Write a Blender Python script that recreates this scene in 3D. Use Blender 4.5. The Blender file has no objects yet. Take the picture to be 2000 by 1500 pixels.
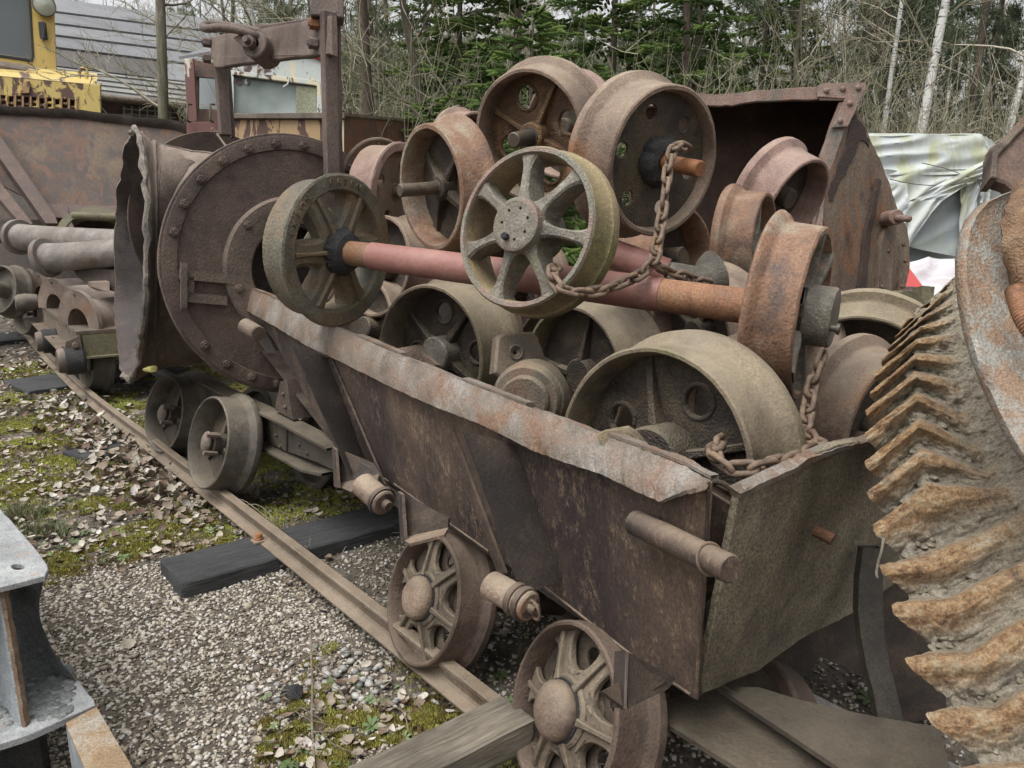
import bpy, bmesh, math, random
import numpy as np
from mathutils import Vector, Matrix, noise
rad = math.radians
# ---------------------------------------------------------------- camera, sky, sun, exposure
scn = bpy.context.scene
COL = scn.collection
CAM_H, PITCH, F = 1.45, rad(12.0), 1500.0
cam = bpy.data.cameras.new('camera'); cam.sensor_width = 36.0; cam.lens = 27.0
cam.clip_start = 0.05; cam.clip_end = 600
cam_o = bpy.data.objects.new('camera', cam); COL.objects.link(cam_o)
cam_o.location = (0, 0, CAM_H); cam_o.rotation_euler = (rad(90) - PITCH, 0, 0)
scn.camera = cam_o
world = bpy.data.worlds.new('World'); scn.world = world; world.use_nodes = True
wn = world.node_tree; wn.nodes.clear()
SUN_EL, SUN_AZ = rad(66), rad(-35)          # veiled high sun, from the upper left behind the camera
sky = wn.nodes.new('ShaderNodeTexSky'); sky.sky_type = 'NISHITA'; sky.sun_disc = False
sky.sun_elevation = SUN_EL; sky.sun_rotation = SUN_AZ; sky.dust_density = 4.0; sky.air_density = 1.0
hsv = wn.nodes.new('ShaderNodeHueSaturation'); hsv.inputs['Saturation'].default_value = 0.10
bg = wn.nodes.new('ShaderNodeBackground'); bg.inputs['Strength'].default_value = 0.12
wo = wn.nodes.new('ShaderNodeOutputWorld')
wn.links.new(sky.outputs[0], hsv.inputs['Color']); wn.links.new(hsv.outputs[0], bg.inputs['Color'])
wn.links.new(bg.outputs[0], wo.inputs['Surface'])
sl = bpy.data.lights.new('sun', 'SUN'); sl.energy = 1.5; sl.angle = rad(50); sl.color = (1.0, 0.98, 0.95)
so = bpy.data.objects.new('sun', sl); COL.objects.link(so)
# sky rotation 0 = sun along +Y, clockwise seen from above
sd = Vector((-0.45, -0.45, math.tan(SUN_EL) * 0.64)).normalized()
sky.sun_rotation = math.atan2(sd.x, sd.y)
so.rotation_euler = sd.to_track_quat('Z', 'Y').to_euler()
scn.view_settings.view_transform = 'Standard'; scn.view_settings.look = 'None'
scn.view_settings.exposure = 0.88; scn.view_settings.gamma = 1.0
scn.view_settings.use_curve_mapping = False
scn.cycles.max_bounces = 6; scn.cycles.diffuse_bounces = 4; scn.cycles.glossy_bounces = 2
scn.cycles.transmission_bounces = 4; scn.cycles.transparent_max_bounces = 6
scn.cycles.use_adaptive_sampling = True; scn.cycles.adaptive_threshold = 0.02
# ---------------------------------------------------------------- from picture measurements to places
CP, SP = math.cos(PITCH), math.sin(PITCH)
def C(px, py, d):
    """place seen at (px,py) of the 2000x1500 photograph, d metres along the view axis"""
    x = (px - 1000) / F * d; y = (750 - py) / F * d
    return Vector((x, d * CP + y * SP, CAM_H + y * CP - d * SP))
def cdir(x, y, z):                      # camera-space direction (right, up, forward) in the world
    return Vector((x, z * CP + y * SP, y * CP - z * SP))
EYE = Vector((0, 0, CAM_H))
def G(px, py, z=0.0):
    r = C(px, py, 1.0) - EYE
    return EYE + r * ((z - CAM_H) / r.z)
class Plane:
    def __init__(s, a, b, c):
        s.o = a.copy(); s.n = (b - a).cross(c - a).normalized()
        if s.n.dot(EYE - s.o) < 0: s.n = -s.n          # normal looks towards the viewer
        s.ex = (b - a).normalized(); s.ey = s.n.cross(s.ex)
    def at(s, px, py, off=0.0):
        r = C(px, py, 1.0) - EYE; o = s.o + s.n * off
        return EYE + r * ((o - EYE).dot(s.n) / r.dot(s.n))
    def uv(s, p): d = p - s.o; return (d.dot(s.ex), d.dot(s.ey))
    def M(s, off=0.0):
        m = Matrix((s.ex, s.ey, s.n)).transposed().to_4x4(); m.translation = s.o + s.n * off; return m
def frame(o, z, x=None):
    z = z.normalized(); x = (x if x is not None else (Vector((0, 0, 1)) if abs(z.z) < .9 else Vector((1, 0, 0))))
    x = (x - z * x.dot(z)).normalized(); y = z.cross(x)
    m = Matrix((x, y, z)).transposed().to_4x4(); m.translation = o; return m
def T(x=0, y=0, z=0): return Matrix.Translation((x, y, z))
def RX(a): return Matrix.Rotation(a, 4, 'X')
def RY(a): return Matrix.Rotation(a, 4, 'Y')
def RZ(a): return Matrix.Rotation(a, 4, 'Z')
I4 = Matrix.Identity(4)
# ---------------------------------------------------------------- geometry collector
class Geo:
    def __init__(s): s.v = []; s.f = []
    def add(s, vs, fs, M=None):
        b = len(s.v)
        s.v += [(M @ Vector(v)) if M is not None else Vector(v) for v in vs]
        s.f += [[i + b for i in f] for f in fs]; return s
    def box(s, c, size, M=None, bev=0.003):
        hx, hy, hz = size[0] / 2, size[1] / 2, size[2] / 2
        b = min(bev, hx * .45, hy * .45, hz * .45); vs = []; fs = []
        bm = bmesh.new(); bmesh.ops.create_cube(bm, size=1.0)
        for v in bm.verts: v.co = Vector((v.co.x * hx * 2, v.co.y * hy * 2, v.co.z * hz * 2))
        if b > 0: bmesh.ops.bevel(bm, geom=bm.edges[:], offset=b, segments=1, affect='EDGES', profile=.5)
        bm.verts.index_update()
        vs = [v.co + Vector(c) for v in bm.verts]; fs = [[v.index for v in f.verts] for f in bm.faces]; bm.free()
        return s.add(vs, fs, M)
    def lathe(s, prof, n=64, M=None, closed=True, a0=0, a1=2 * math.pi, wob=0, seed=0):
        vs = []; full = abs(a1 - a0 - 2 * math.pi) < 1e-6; m = n if full else n + 1; k = len(prof)
        for i in range(m):
            a = a0 + (a1 - a0) * i / n; ca, sa = math.cos(a), math.sin(a)
            for (r, z) in prof:
                if wob: r = r + wob * noise.noise((ca * 3 + seed, sa * 3, z * 9))
                vs.append((r * ca, r * sa, z))
        fs = []
        for i in range(n):
            j = (i + 1) % m
            for q in range(k if closed else k - 1):
                w = (q + 1) % k; fs.append([i * k + q, j * k + q, j * k + w, i * k + w])
        if not full and closed:
            fs.append(list(range(k))); fs.append([n * k + q for q in range(k)][::-1])
        return s.add(vs, fs, M)
    def tube(s, pts, r, n=10, caps=True, M=None):
        pts = [Vector(p) for p in pts]; rs = r if isinstance(r, (list, tuple)) else [r] * len(pts)
        vs = []; fs = []; up = None
        for i, p in enumerate(pts):
            t = (pts[min(i + 1, len(pts) - 1)] - pts[max(i - 1, 0)]).normalized()
            if up is None: up = t.orthogonal().normalized()
            up = (up - t * up.dot(t)); up = up.normalized() if up.length > 1e-6 else t.orthogonal().normalized()
            sd_ = t.cross(up)
            for q in range(n):
                a = 2 * math.pi * q / n; vs.append(p + (up * math.cos(a) + sd_ * math.sin(a)) * rs[i])
        for i in range(len(pts) - 1):
            for q in range(n):
                w = (q + 1) % n; fs.append([i * n + q, i * n + w, (i + 1) * n + w, (i + 1) * n + q])
        if caps: fs.append(list(range(n))[::-1]); fs.append([(len(pts) - 1) * n + q for q in range(n)])
        return s.add(vs, fs, M)
    def rod(s, p0, p1, r, n=24, ch=None, M=None):            # solid bar with chamfered ends
        p0, p1 = Vector(p0), Vector(p1); t = (p1 - p0); L = t.length; t = t / L; ch = ch if ch is not None else r * .12
        pts = [p0, p0 + t * ch] + [p0 + t * (ch + (L - 2 * ch) * i / 6) for i in range(1, 6)] + [p1 - t * ch, p1]
        return s.tube(pts, [r - ch] + [r] * 7 + [r - ch], n, True, M)
    def torus(s, R, r, n=40, m=8, M=None):
        return s.lathe([(R + r * math.cos(2 * math.pi * q / m), r * math.sin(2 * math.pi * q / m)) for q in range(m)], n, M)
    def sphere(s, c, r, sq=(1, 1, 1), n=12, M=None):
        vs = []; fs = []
        for i in range(1, n // 2):
            a = math.pi * i / (n // 2)
            for j in range(n):
                b = 2 * math.pi * j / n
                vs.append((c[0] + r * sq[0] * math.sin(a) * math.cos(b), c[1] + r * sq[1] * math.sin(a) * math.sin(b), c[2] + r * sq[2] * math.cos(a)))
        k = n // 2 - 1
        for i in range(k - 1):
            for j in range(n): fs.append([i * n + j, (i + 1) * n + j, (i + 1) * n + (j + 1) % n, i * n + (j + 1) % n])
        vs += [(c[0], c[1], c[2] + r * sq[2]), (c[0], c[1], c[2] - r * sq[2])]
        for j in range(n):
            fs.append([k * n, j, (j + 1) % n]); fs.append([k * n + 1, (k - 1) * n + (j + 1) % n, (k - 1) * n + j])
        return s.add(vs, fs, M)
    def grid(s, rows, closed_u=False, closed_v=False, M=None):  # rows of equally many points
        b = []; n = len(rows[0]); fs = []
        for r in rows: b += list(r)
        R = len(rows)
        for i in range(R if closed_v else R - 1):
            for j in range(n if closed_u else n - 1):
                i2, j2 = (i + 1) % R, (j + 1) % n
                fs.append([i * n + j, i * n + j2, i2 * n + j2, i2 * n + j])
        return s.add(b, fs, M)
    def prism(s, pts, d):                                   # polygon of world points pushed along vector d
        n = len(pts); vs = [Vector(p) for p in pts] + [Vector(p) + d for p in pts]
        fs = [list(range(n)), list(range(n, 2 * n))[::-1]] + [[i, (i + 1) % n, n + (i + 1) % n, n + i][::-1] for i in range(n)]
        return s.add(vs, fs)
    def plate(s, outline, th, holes=(), bev=0.002, M=None, jag=0, seg=0.03, seed=1):
        """flat plate from 2-D outlines, filled, extruded and bevelled"""
        cu = bpy.data.curves.new('tmp', 'CURVE'); cu.dimensions = '2D'; cu.fill_mode = 'BOTH'
        cu.extrude = max(th / 2 - bev, 1e-4); cu.bevel_depth = bev; cu.bevel_resolution = 0
        for q, pl in enumerate([outline] + list(holes)):
            pl = [Vector((p[0], p[1])) for p in pl]
            if jag:
                o = []
                for i in range(len(pl)):
                    a, b = pl[i], pl[(i + 1) % len(pl)]; L = (b - a).length; k = max(1, int(L / seg)); nn = Vector((-(b - a).y, (b - a).x)).normalized() if L > 1e-6 else Vector((0, 0))
                    for j in range(k):
                        p = a + (b - a) * (j / k)
                        o.append(p + nn * jag * (noise.noise((p.x / seg * .35 + seed * 7, p.y / seg * .35, q)) + .6 * noise.noise((p.x / seg * 1.3, p.y / seg * 1.3 + seed, q))))
                pl = o
            sp = cu.splines.new('POLY'); sp.points.add(len(pl) - 1)
            for i, p in enumerate(pl): sp.points[i].co = (p.x, p.y, 0, 1)
            sp.use_cyclic_u = True
        ob = bpy.data.objects.new('tmp', cu); me = bpy.data.meshes.new_from_object(ob)
        s.add([v.co.copy() for v in me.vertices], [list(f.vertices) for f in me.polygons], M)
        bpy.data.meshes.remove(me); bpy.data.objects.remove(ob); bpy.data.curves.remove(cu); return s
    def rough(s, amp, sc=8.0, seed=0, amp2=0, sc2=40):
        for v in s.v:
            d = noise.noise_vector((v.x * sc + seed, v.y * sc, v.z * sc)) * amp
            if amp2: d = d + noise.noise_vector((v.x * sc2, v.y * sc2 + seed, v.z * sc2)) * amp2
            v += d
        return s
    def subdiv(s, maxlen=0.04, it=3):
        bm = bmesh.new()
        vs = [bm.verts.new(v) for v in s.v]
        for f in s.f:
            try: bm.faces.new([vs[i] for i in f])
            except ValueError: pass
        bmesh.ops.triangulate(bm, faces=[f for f in bm.faces if len(f.verts) > 4])
        for _ in range(it):
            es = [e for e in bm.edges if e.calc_length() > maxlen]
            if not es: break
            bmesh.ops.subdivide_edges(bm, edges=es, cuts=1, use_grid_fill=True)
        bmesh.ops.remove_doubles(bm, verts=bm.verts, dist=1e-5)
        bm.verts.index_update()
        s.v = [v.co.copy() for v in bm.verts]; s.f = [[v.index for v in f.verts] for f in bm.faces]; bm.free(); return s
    def mesh(s, name, mat=None, smooth=35, Minv=None):
        me = bpy.data.meshes.new(name)
        me.from_pydata([tuple(Minv @ v) if Minv is not None else tuple(v) for v in s.v], [], s.f)
        bm = bmesh.new(); bm.from_mesh(me); bmesh.ops.recalc_face_normals(bm, faces=bm.faces); bm.to_mesh(me); bm.free()
        if mat: me.materials.append(mat)
        if smooth:
            me.shade_smooth()
            try: me.set_sharp_from_angle(angle=rad(smooth))
            except Exception: pass
        return me
def empty(name, M, label, cat, group=None):
    o = bpy.data.objects.new(name, None); COL.objects.link(o); o.empty_display_size = .1
    o.matrix_world = M; o['label'] = label; o['category'] = cat
    if group: o['group'] = group
    return o
MW = {}
def thing(name, label, cat, loc=None, group=None, M=None):
    M = M.copy() if M is not None else Matrix.Translation(loc if loc is not None else (0, 0, 0))
    o = empty(name, M, label, cat, group); MW[o.name] = M; return o
def part(t, name, geo, mat, smooth=35, label=None, kind=None, local=False, parent=None, Ml=None):
    """one part of thing t; geometry in world coordinates unless local"""
    Mi = None if local else MW[t.name].inverted()
    me = geo if isinstance(geo, bpy.types.Mesh) else geo.mesh(name, mat, smooth, Mi)
    o = bpy.data.objects.new(name, me); COL.objects.link(o); o.parent = parent or t
    if Ml is not None: o.matrix_local = Ml
    if label: o['label'] = label
    if kind: o['kind'] = kind
    return o
def tag(o, label, cat, group=None):
    o['label'] = label; o['category'] = cat
    if group: o['group'] = group
    return o
def single(name, geo, mat, label=None, cat=None, group=None, kind=None, smooth=35, origin=None):
    M = Matrix.Translation(origin) if origin is not None else I4
    me = geo if isinstance(geo, bpy.types.Mesh) else geo.mesh(name, mat, smooth, M.inverted())
    o = bpy.data.objects.new(name, me); COL.objects.link(o); o.matrix_world = M
    if label: o['label'] = label
    if cat: o['category'] = cat
    if group: o['group'] = group
    if kind: o['kind'] = kind
    return o
def add_part(t, name, geo, mat, **k): return part(t, name, geo, mat, **k)
# ---------------------------------------------------------------- materials
def new_mat(name):
    m = bpy.data.materials.new(name); m.use_nodes = True; nt = m.node_tree; nt.nodes.clear()
    out = nt.nodes.new('ShaderNodeOutputMaterial'); b = nt.nodes.new('ShaderNodeBsdfPrincipled')
    nt.links.new(b.outputs[0], out.inputs['Surface']); return m, nt, b
class N:
    """small node helper"""
    def __init__(s, nt): s.nt = nt
    def n(s, t, **k):
        q = s.nt.nodes.new(t)
        for a, v in k.items():
            if hasattr(q, a): setattr(q, a, v)
            else: q.inputs[a.replace('_', ' ')].default_value = v
        return q
    def l(s, a, b): s.nt.links.new(a, b)
    def coord(s, scale=(1, 1, 1), kind='Object', rnd=True):
        tc = s.n('ShaderNodeTexCoord'); mp = s.n('ShaderNodeMapping'); mp.inputs['Scale'].default_value = scale
        s.l(tc.outputs[kind], mp.inputs[0]); v = mp.outputs[0]
        if rnd:
            oi = s.n('ShaderNodeObjectInfo'); m = s.n('ShaderNodeMath', operation='MULTIPLY'); m.inputs[1].default_value = 37.0
            s.l(oi.outputs['Random'], m.inputs[0]); a = s.n('ShaderNodeVectorMath', operation='ADD'); s.l(v, a.inputs[0]); s.l(m.outputs[0], a.inputs[1]); v = a.outputs[0]
        return v
    def noise(s, v, scale, detail=6, rough=.6, dist=0):
        q = s.n('ShaderNodeTexNoise'); q.inputs['Scale'].default_value = scale; q.inputs['Detail'].default_value = detail
        q.inputs['Roughness'].default_value = rough; q.inputs['Distortion'].default_value = dist; s.l(v, q.inputs['Vector']); return q.outputs['Fac']
    def ramp(s, f, stops):
        q = s.n('ShaderNodeValToRGB'); e = q.color_ramp.elements
        while len(e) < len(stops): e.new(.5)
        for i, (p, c) in enumerate(stops):
            e[i].position = p; e[i].color = (c[0], c[1], c[2], 1) if isinstance(c, (tuple, list)) else (c, c, c, 1)
        s.l(f, q.inputs[0]); return q.outputs[0]
    def mix(s, f, a, b, mode='MIX'):
        q = s.n('ShaderNodeMixRGB'); q.blend_type = mode
        for i, x in ((0, f), (1, a), (2, b)):
            if hasattr(x, 'is_linked') or hasattr(x, 'links'): s.l(x, q.inputs[i])
            elif isinstance(x, (tuple, list)): q.inputs[i].default_value = (x[0], x[1], x[2], 1)
            else: q.inputs[i].default_value = x if i == 0 else (x, x, x, 1)
        return q.outputs[0]
    def math(s, op, a, b=None, clamp=False):
        q = s.n('ShaderNodeMath', operation=op); q.use_clamp = clamp
        for i, x in ((0, a), (1, b)):
            if x is None: continue
            if hasattr(x, 'links'): s.l(x, q.inputs[i])
            else: q.inputs[i].default_value = x
        return q.outputs[0]
    def bump(s, h, strength, dist, prev=None):
        q = s.n('ShaderNodeBump'); q.inputs['Strength'].default_value = strength; q.inputs['Distance'].default_value = dist
        s.l(h, q.inputs['Height'])
        if prev is not None: s.l(prev, q.inputs['Normal'])
        return q.outputs[0]
    def upness(s, lo=.35, hi=.9):
        g = s.n('ShaderNodeNewGeometry'); x = s.n('ShaderNodeSeparateXYZ'); s.l(g.outputs['Normal'], x.inputs[0])
        m = s.n('ShaderNodeMapRange'); m.inputs['From Min'].default_value = lo; m.inputs['From Max'].default_value = hi; s.l(x.outputs[2], m.inputs[0]); return m.outputs[0]
    def tint(s):                                 # per-thing variation
        oi = s.n('ShaderNodeObjectInfo'); return oi.outputs['Random']
MATS = {}
def rust(name, cols, scale=7.0, patch=None, pamt=.5, dust=None, damt=.6, fleck=None, famt=.3, bump=.5, rough=.74, stretch=(1, 1, 1), metal=0.0, pit=.5, pscale=.45, second=None, samt=.4, grain=1.0, coord='Object', speck=1.0):
    """weathered metal: three-tone base, large patches, fine flecks, dust on upward faces, pitted relief"""
    wm = lambda q: (q[0], q[1] * .995, q[2] * (.95 if q[0] > q[2] * 1.02 else 1))
    cols = [wm(q) for q in cols]; patch = patch and wm(patch); dust = dust and wm(dust); second = second and wm(second); fleck = fleck and wm(fleck)
    m, nt, b = new_mat(name); h = N(nt); v = h.coord(stretch, coord)
    n1 = h.noise(v, scale, 9, .68, .3); n2 = h.noise(v, scale * 9, 5, .75); n3 = h.noise(v, scale * pscale, 5, .6, .6)
    c = h.ramp(n1, [(.32, cols[0]), (.5, cols[1]), (.68, cols[2])])
    c = h.mix(h.ramp(n2, [(.36, .55), (.6, 0)]), c, h.mix(.5, c, cols[0]))
    if second:
        n5 = h.noise(v, scale * 1.3, 8, .7, 1.0); f = h.ramp(n5, [(1 - samt - .06, 0), (1 - samt + .06, 1)]); c = h.mix(h.math('MULTIPLY', f, .8), c, second)
    if patch:
        f = h.ramp(h.mix(.35, n3, n1), [(.62 - pamt * .3, 0), (.70 - pamt * .2, 1)])
        pc = h.mix(h.ramp(n2, [(.35, 0), (.65, 1)]), patch, tuple(x * .55 for x in patch)); c = h.mix(f, c, pc)
    if fleck:
        vv = h.mix(.32, h.noise(v, scale * 8, 9, .88), n1); f = h.ramp(vv, [(.60 - famt * .25, 0), (.70 - famt * .22, 1)]); c = h.mix(h.math('MULTIPLY', f, .6), c, fleck)
    gr = h.noise(v, scale * 28, 2, .8); c = h.mix(1.0, c, h.ramp(gr, [(.30, (1 - .40 * speck,) * 3), (.5, (1, 1, 1)), (.70, (1 + .36 * speck, 1 + .34 * speck, 1 + .3 * speck))]), 'MULTIPLY')
    if dust:
        f = h.math('MULTIPLY', h.upness(.2, .95), h.ramp(h.noise(v, scale * 1.1, 7, .7), [(.3, .15), (.62, 1)])); c = h.mix(h.math('MULTIPLY', f, damt), c, dust)
    # small value shift from thing to thing
    hs = h.n('ShaderNodeHueSaturation'); mr = h.n('ShaderNodeMapRange'); mr.inputs['To Min'].default_value = .95; mr.inputs['To Max'].default_value = 1.25
    h.l(h.tint(), mr.inputs[0]); h.l(mr.outputs[0], hs.inputs['Value']); h.l(c, hs.inputs['Color'])
    h.l(hs.outputs[0], b.inputs['Base Color'])
    b.inputs['Metallic'].default_value = metal
    h.l(h.ramp(n1, [(.3, rough - .12), (.7, min(rough + .12, 1))]), b.inputs['Roughness'])
    b.inputs['Specular IOR Level'].default_value = .5
    pt = h.n('ShaderNodeTexVoronoi'); pt.inputs['Scale'].default_value = scale * 16; h.l(v, pt.inputs['Vector'])
    hh = h.mix(.5, n1, h.mix(pit, n2, pt.outputs['Distance']))
    fine = h.noise(v, 260, 3, .7)
    b1 = h.bump(hh, bump, .012); b2 = h.bump(fine, .35 * grain, .0025, b1); h.l(b2, b.inputs['Normal'])
    MATS[name] = m; return m
K_DARK = (.032, .024, .021); K_BRN = (.085, .058, .045); K_TAUPE = (.16, .125, .10)
M_wagon = rust('wagon_rust', [(.036, .026, .026), (.115, .076, .054), (.20, .142, .10)], 6, patch=(.030, .020, .020), pamt=.78, fleck=(.29, .205, .13), famt=.35, dust=(.28, .22, .16), damt=.5, bump=.22, pscale=.38, pit=.6, stretch=(1, 1, .6))
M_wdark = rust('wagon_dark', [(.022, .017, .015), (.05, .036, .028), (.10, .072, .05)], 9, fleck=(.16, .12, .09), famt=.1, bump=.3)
M_lip = rust('lip_scale', [(.095, .072, .055), (.165, .142, .125), (.235, .222, .215)], 8, patch=(.185, .115, .078), pamt=.5, second=(.115, .08, .062), samt=.34, fleck=(.32, .305, .295), famt=.2, bump=.35, rough=.6, pscale=.9)
M_end = rust('end_plate', [(.075, .063, .048), (.19, .16, .118), (.30, .26, .195)], 5, fleck=(.26, .22, .16), famt=.35, bump=.5, pscale=.3, patch=(.05, .04, .034), pamt=.4, pit=.5, grain=2.5, speck=1.6)
M_wheelb = rust('wheel_brown', [(.075, .052, .042), (.15, .105, .08), (.235, .175, .135)], 6, patch=(.22, .105, .055), pamt=.25, dust=(.26, .215, .16), damt=.65, bump=.4)
M_wheelo = rust('wheel_ochre', [(.06, .046, .034), (.145, .113, .078), (.235, .19, .13)], 6, patch=(.13, .115, .06), pamt=.35, second=(.13, .085, .06), samt=.3, dust=(.28, .235, .175), damt=.7, bump=.35, fleck=(.11, .085, .06), famt=.15)
M_wheelp = rust('wheel_pinkish', [(.12, .075, .065), (.24, .155, .135), (.33, .24, .21)], 6, patch=(.20, .12, .08), pamt=.3, dust=(.30, .24, .19), damt=.5, bump=.3)
M_wheelr = rust('wheel_orange', [(.075, .05, .042), (.19, .105, .065), (.26, .19, .14)], 6, patch=(.27, .24, .19), pamt=.35, second=(.09, .06, .045), samt=.35, bump=.4)
M_moss = rust('wheel_mossgrey', [(.055, .048, .04), (.14, .125, .105), (.23, .215, .185)], 7, patch=(.12, .115, .045), pamt=.22, second=(.28, .15, .125), samt=.36, fleck=(.33, .32, .28), famt=.3, bump=.55)
M_mosstread = rust('wheel_mosstread', [(.075, .055, .035), (.16, .12, .07), (.25, .19, .11)], 6, patch=(.15, .135, .06), pamt=.35, bump=.35, dust=(.28, .24, .13), damt=.5)
M_pinkedge = rust('wheel_pinkpaint', [(.11, .09, .075), (.28, .17, .15), (.36, .24, .22)], 12, patch=(.20, .19, .155), pamt=.8, bump=.7, fleck=(.36, .34, .30), famt=.3)
M_green = rust('wheel_greengrey', [(.055, .052, .042), (.125, .115, .09), (.20, .17, .12)], 6, patch=(.17, .11, .06), pamt=.55, second=(.19, .15, .085), samt=.35, fleck=(.24, .23, .19), famt=.2, bump=.5)
M_webdark = rust('web_dark', [(.016, .012, .010), (.04, .029, .022), (.085, .063, .044)], 9, patch=(.10, .075, .045), pamt=.4, fleck=(.17, .14, .10), famt=.15, bump=1.0, dust=(.19, .16, .11), damt=.8)  # rust colour taken darker, so cavity shade is partly in the colour
M_weborange = rust('web_orange', [(.035, .022, .016), (.10, .055, .028), (.21, .12, .055)], 9, patch=(.26, .24, .18), pamt=.2, fleck=(.30, .27, .2), famt=.15, bump=1.1)
M_grease = rust('grease_black', [(.012, .012, .013), (.022, .022, .023), (.045, .043, .04)], 14, bump=1.2, rough=.7)
M_redpaint = rust('red_axle_paint', [(.15, .066, .056), (.205, .094, .08), (.26, .135, .115)], 3, stretch=(1, 1, 1), bump=.2, rough=.55, speck=.25, grain=.8, patch=(.33, .20, .17), pamt=.25, second=(.17, .10, .065), samt=.27)
M_axle = rust('axle_rust', [(.10, .055, .035), (.20, .095, .05), (.27, .16, .09)], 6, patch=(.12, .105, .08), pamt=.3, bump=.25)
M_shaft = rust('shaft_steel', [(.05, .045, .038), (.13, .10, .075), (.22, .17, .12)], 9, patch=(.07, .07, .065), pamt=.4, bump=.15, rough=.55, metal=.3)
M_orange = rust('stub_orange', [(.10, .045, .022), (.24, .10, .04), (.30, .14, .06)], 12, patch=(.12, .08, .05), pamt=.25, bump=.3)
M_chain = rust('chain_rust', [(.06, .042, .032), (.14, .095, .068), (.22, .16, .115)], 26, patch=(.19, .115, .06), pamt=.3, bump=.3, rough=.7)
# ---------------------------------------------------------------- wheels
def wheel_M(px, py, Rpx, D, k, phi, spin=0):
    """frame of a wheel whose front face centre shows at (px,py) with radius Rpx; k = cos of the tilt, phi = picture
    direction (degrees, clockwise from right) in which the back of the wheel lies. z runs from the front face backwards."""
    d = F * (D / 2) / Rpx; P = C(px, py, d); r = (P - EYE).normalized(); ph = rad(phi)
    u = cdir(math.cos(ph), -math.sin(ph), 0); u = (u - r * u.dot(r)).normalized()
    a = r * k + u * math.sqrt(1 - k * k)
    return frame(P, a) @ RZ(spin)
def rim_profile(R, W, th, fl, flange):
    Ri = R - th
    if flange == 'back':
        o = [(Ri + .004, 0), (R - .005, 0), (R, .005), (R + .005, W * .60), (R + .010, W * .66), (R + .014, W * .68), (R + fl * .75, W * .75), (R + fl * .97, W * .79), (R + fl, W * .83), (R + fl, W * .94), (R + fl - .007, W)]
        i = [(Ri - .002, W), (Ri - .006, W * .7), (Ri - .006, W * .3), (Ri, .006)]
    elif flange == 'front':
        o = [(Ri + .003, 0), (R + fl - .008, 0), (R + fl, .006), (R + fl, W * .08), (R + fl * .75, W * .17), (R + .008, W * .24), (R + .002, W * .32), (R - .003, W - .005), (R - .008, W)]
        i = [(Ri, W), (Ri - .006, W * .7), (Ri - .006, W * .3), (Ri - .002, .006)]
    else:
        o = [(Ri + .003, 0), (R - .004, 0), (R, .004), (R, W - .004), (R - .004, W)]; i = [(Ri, W), (Ri, .004)]
    return o + i
def spoke_geo(r0, r1, wm, we, za, zb, n=8):
    """cast spoke along +x: wm mid half-width, we half-width at the ends, za..zb depth (tuples at hub, rim)"""
    g = Geo(); rows = []
    for i in range(n + 1):
        t = i / n; r = r0 + (r1 - r0) * t; w = wm + (we - wm) * abs(2 * t - 1) ** 3
        a = za[0] + (za[1] - za[0]) * t; b = zb[0] + (zb[1] - zb[0]) * t; c = (a + b) / 2; q = min(w, (b - a) / 2) * .35
        rows.append([(r, -w, a + q), (r, -w + q, a), (r, w - q, a), (r, w, a + q), (r, w, b - q), (r, w - q, b), (r, -w + q, b), (r, -w, b - q)])
    g.grid(rows, closed_u=True); return g
SEED = [0]
def circle(r, n, cx=0, cy=0): return [(cx + r * math.cos(2 * math.pi * i / n), cy + r * math.sin(2 * math.pi * i / n)) for i in range(n)]
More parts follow.
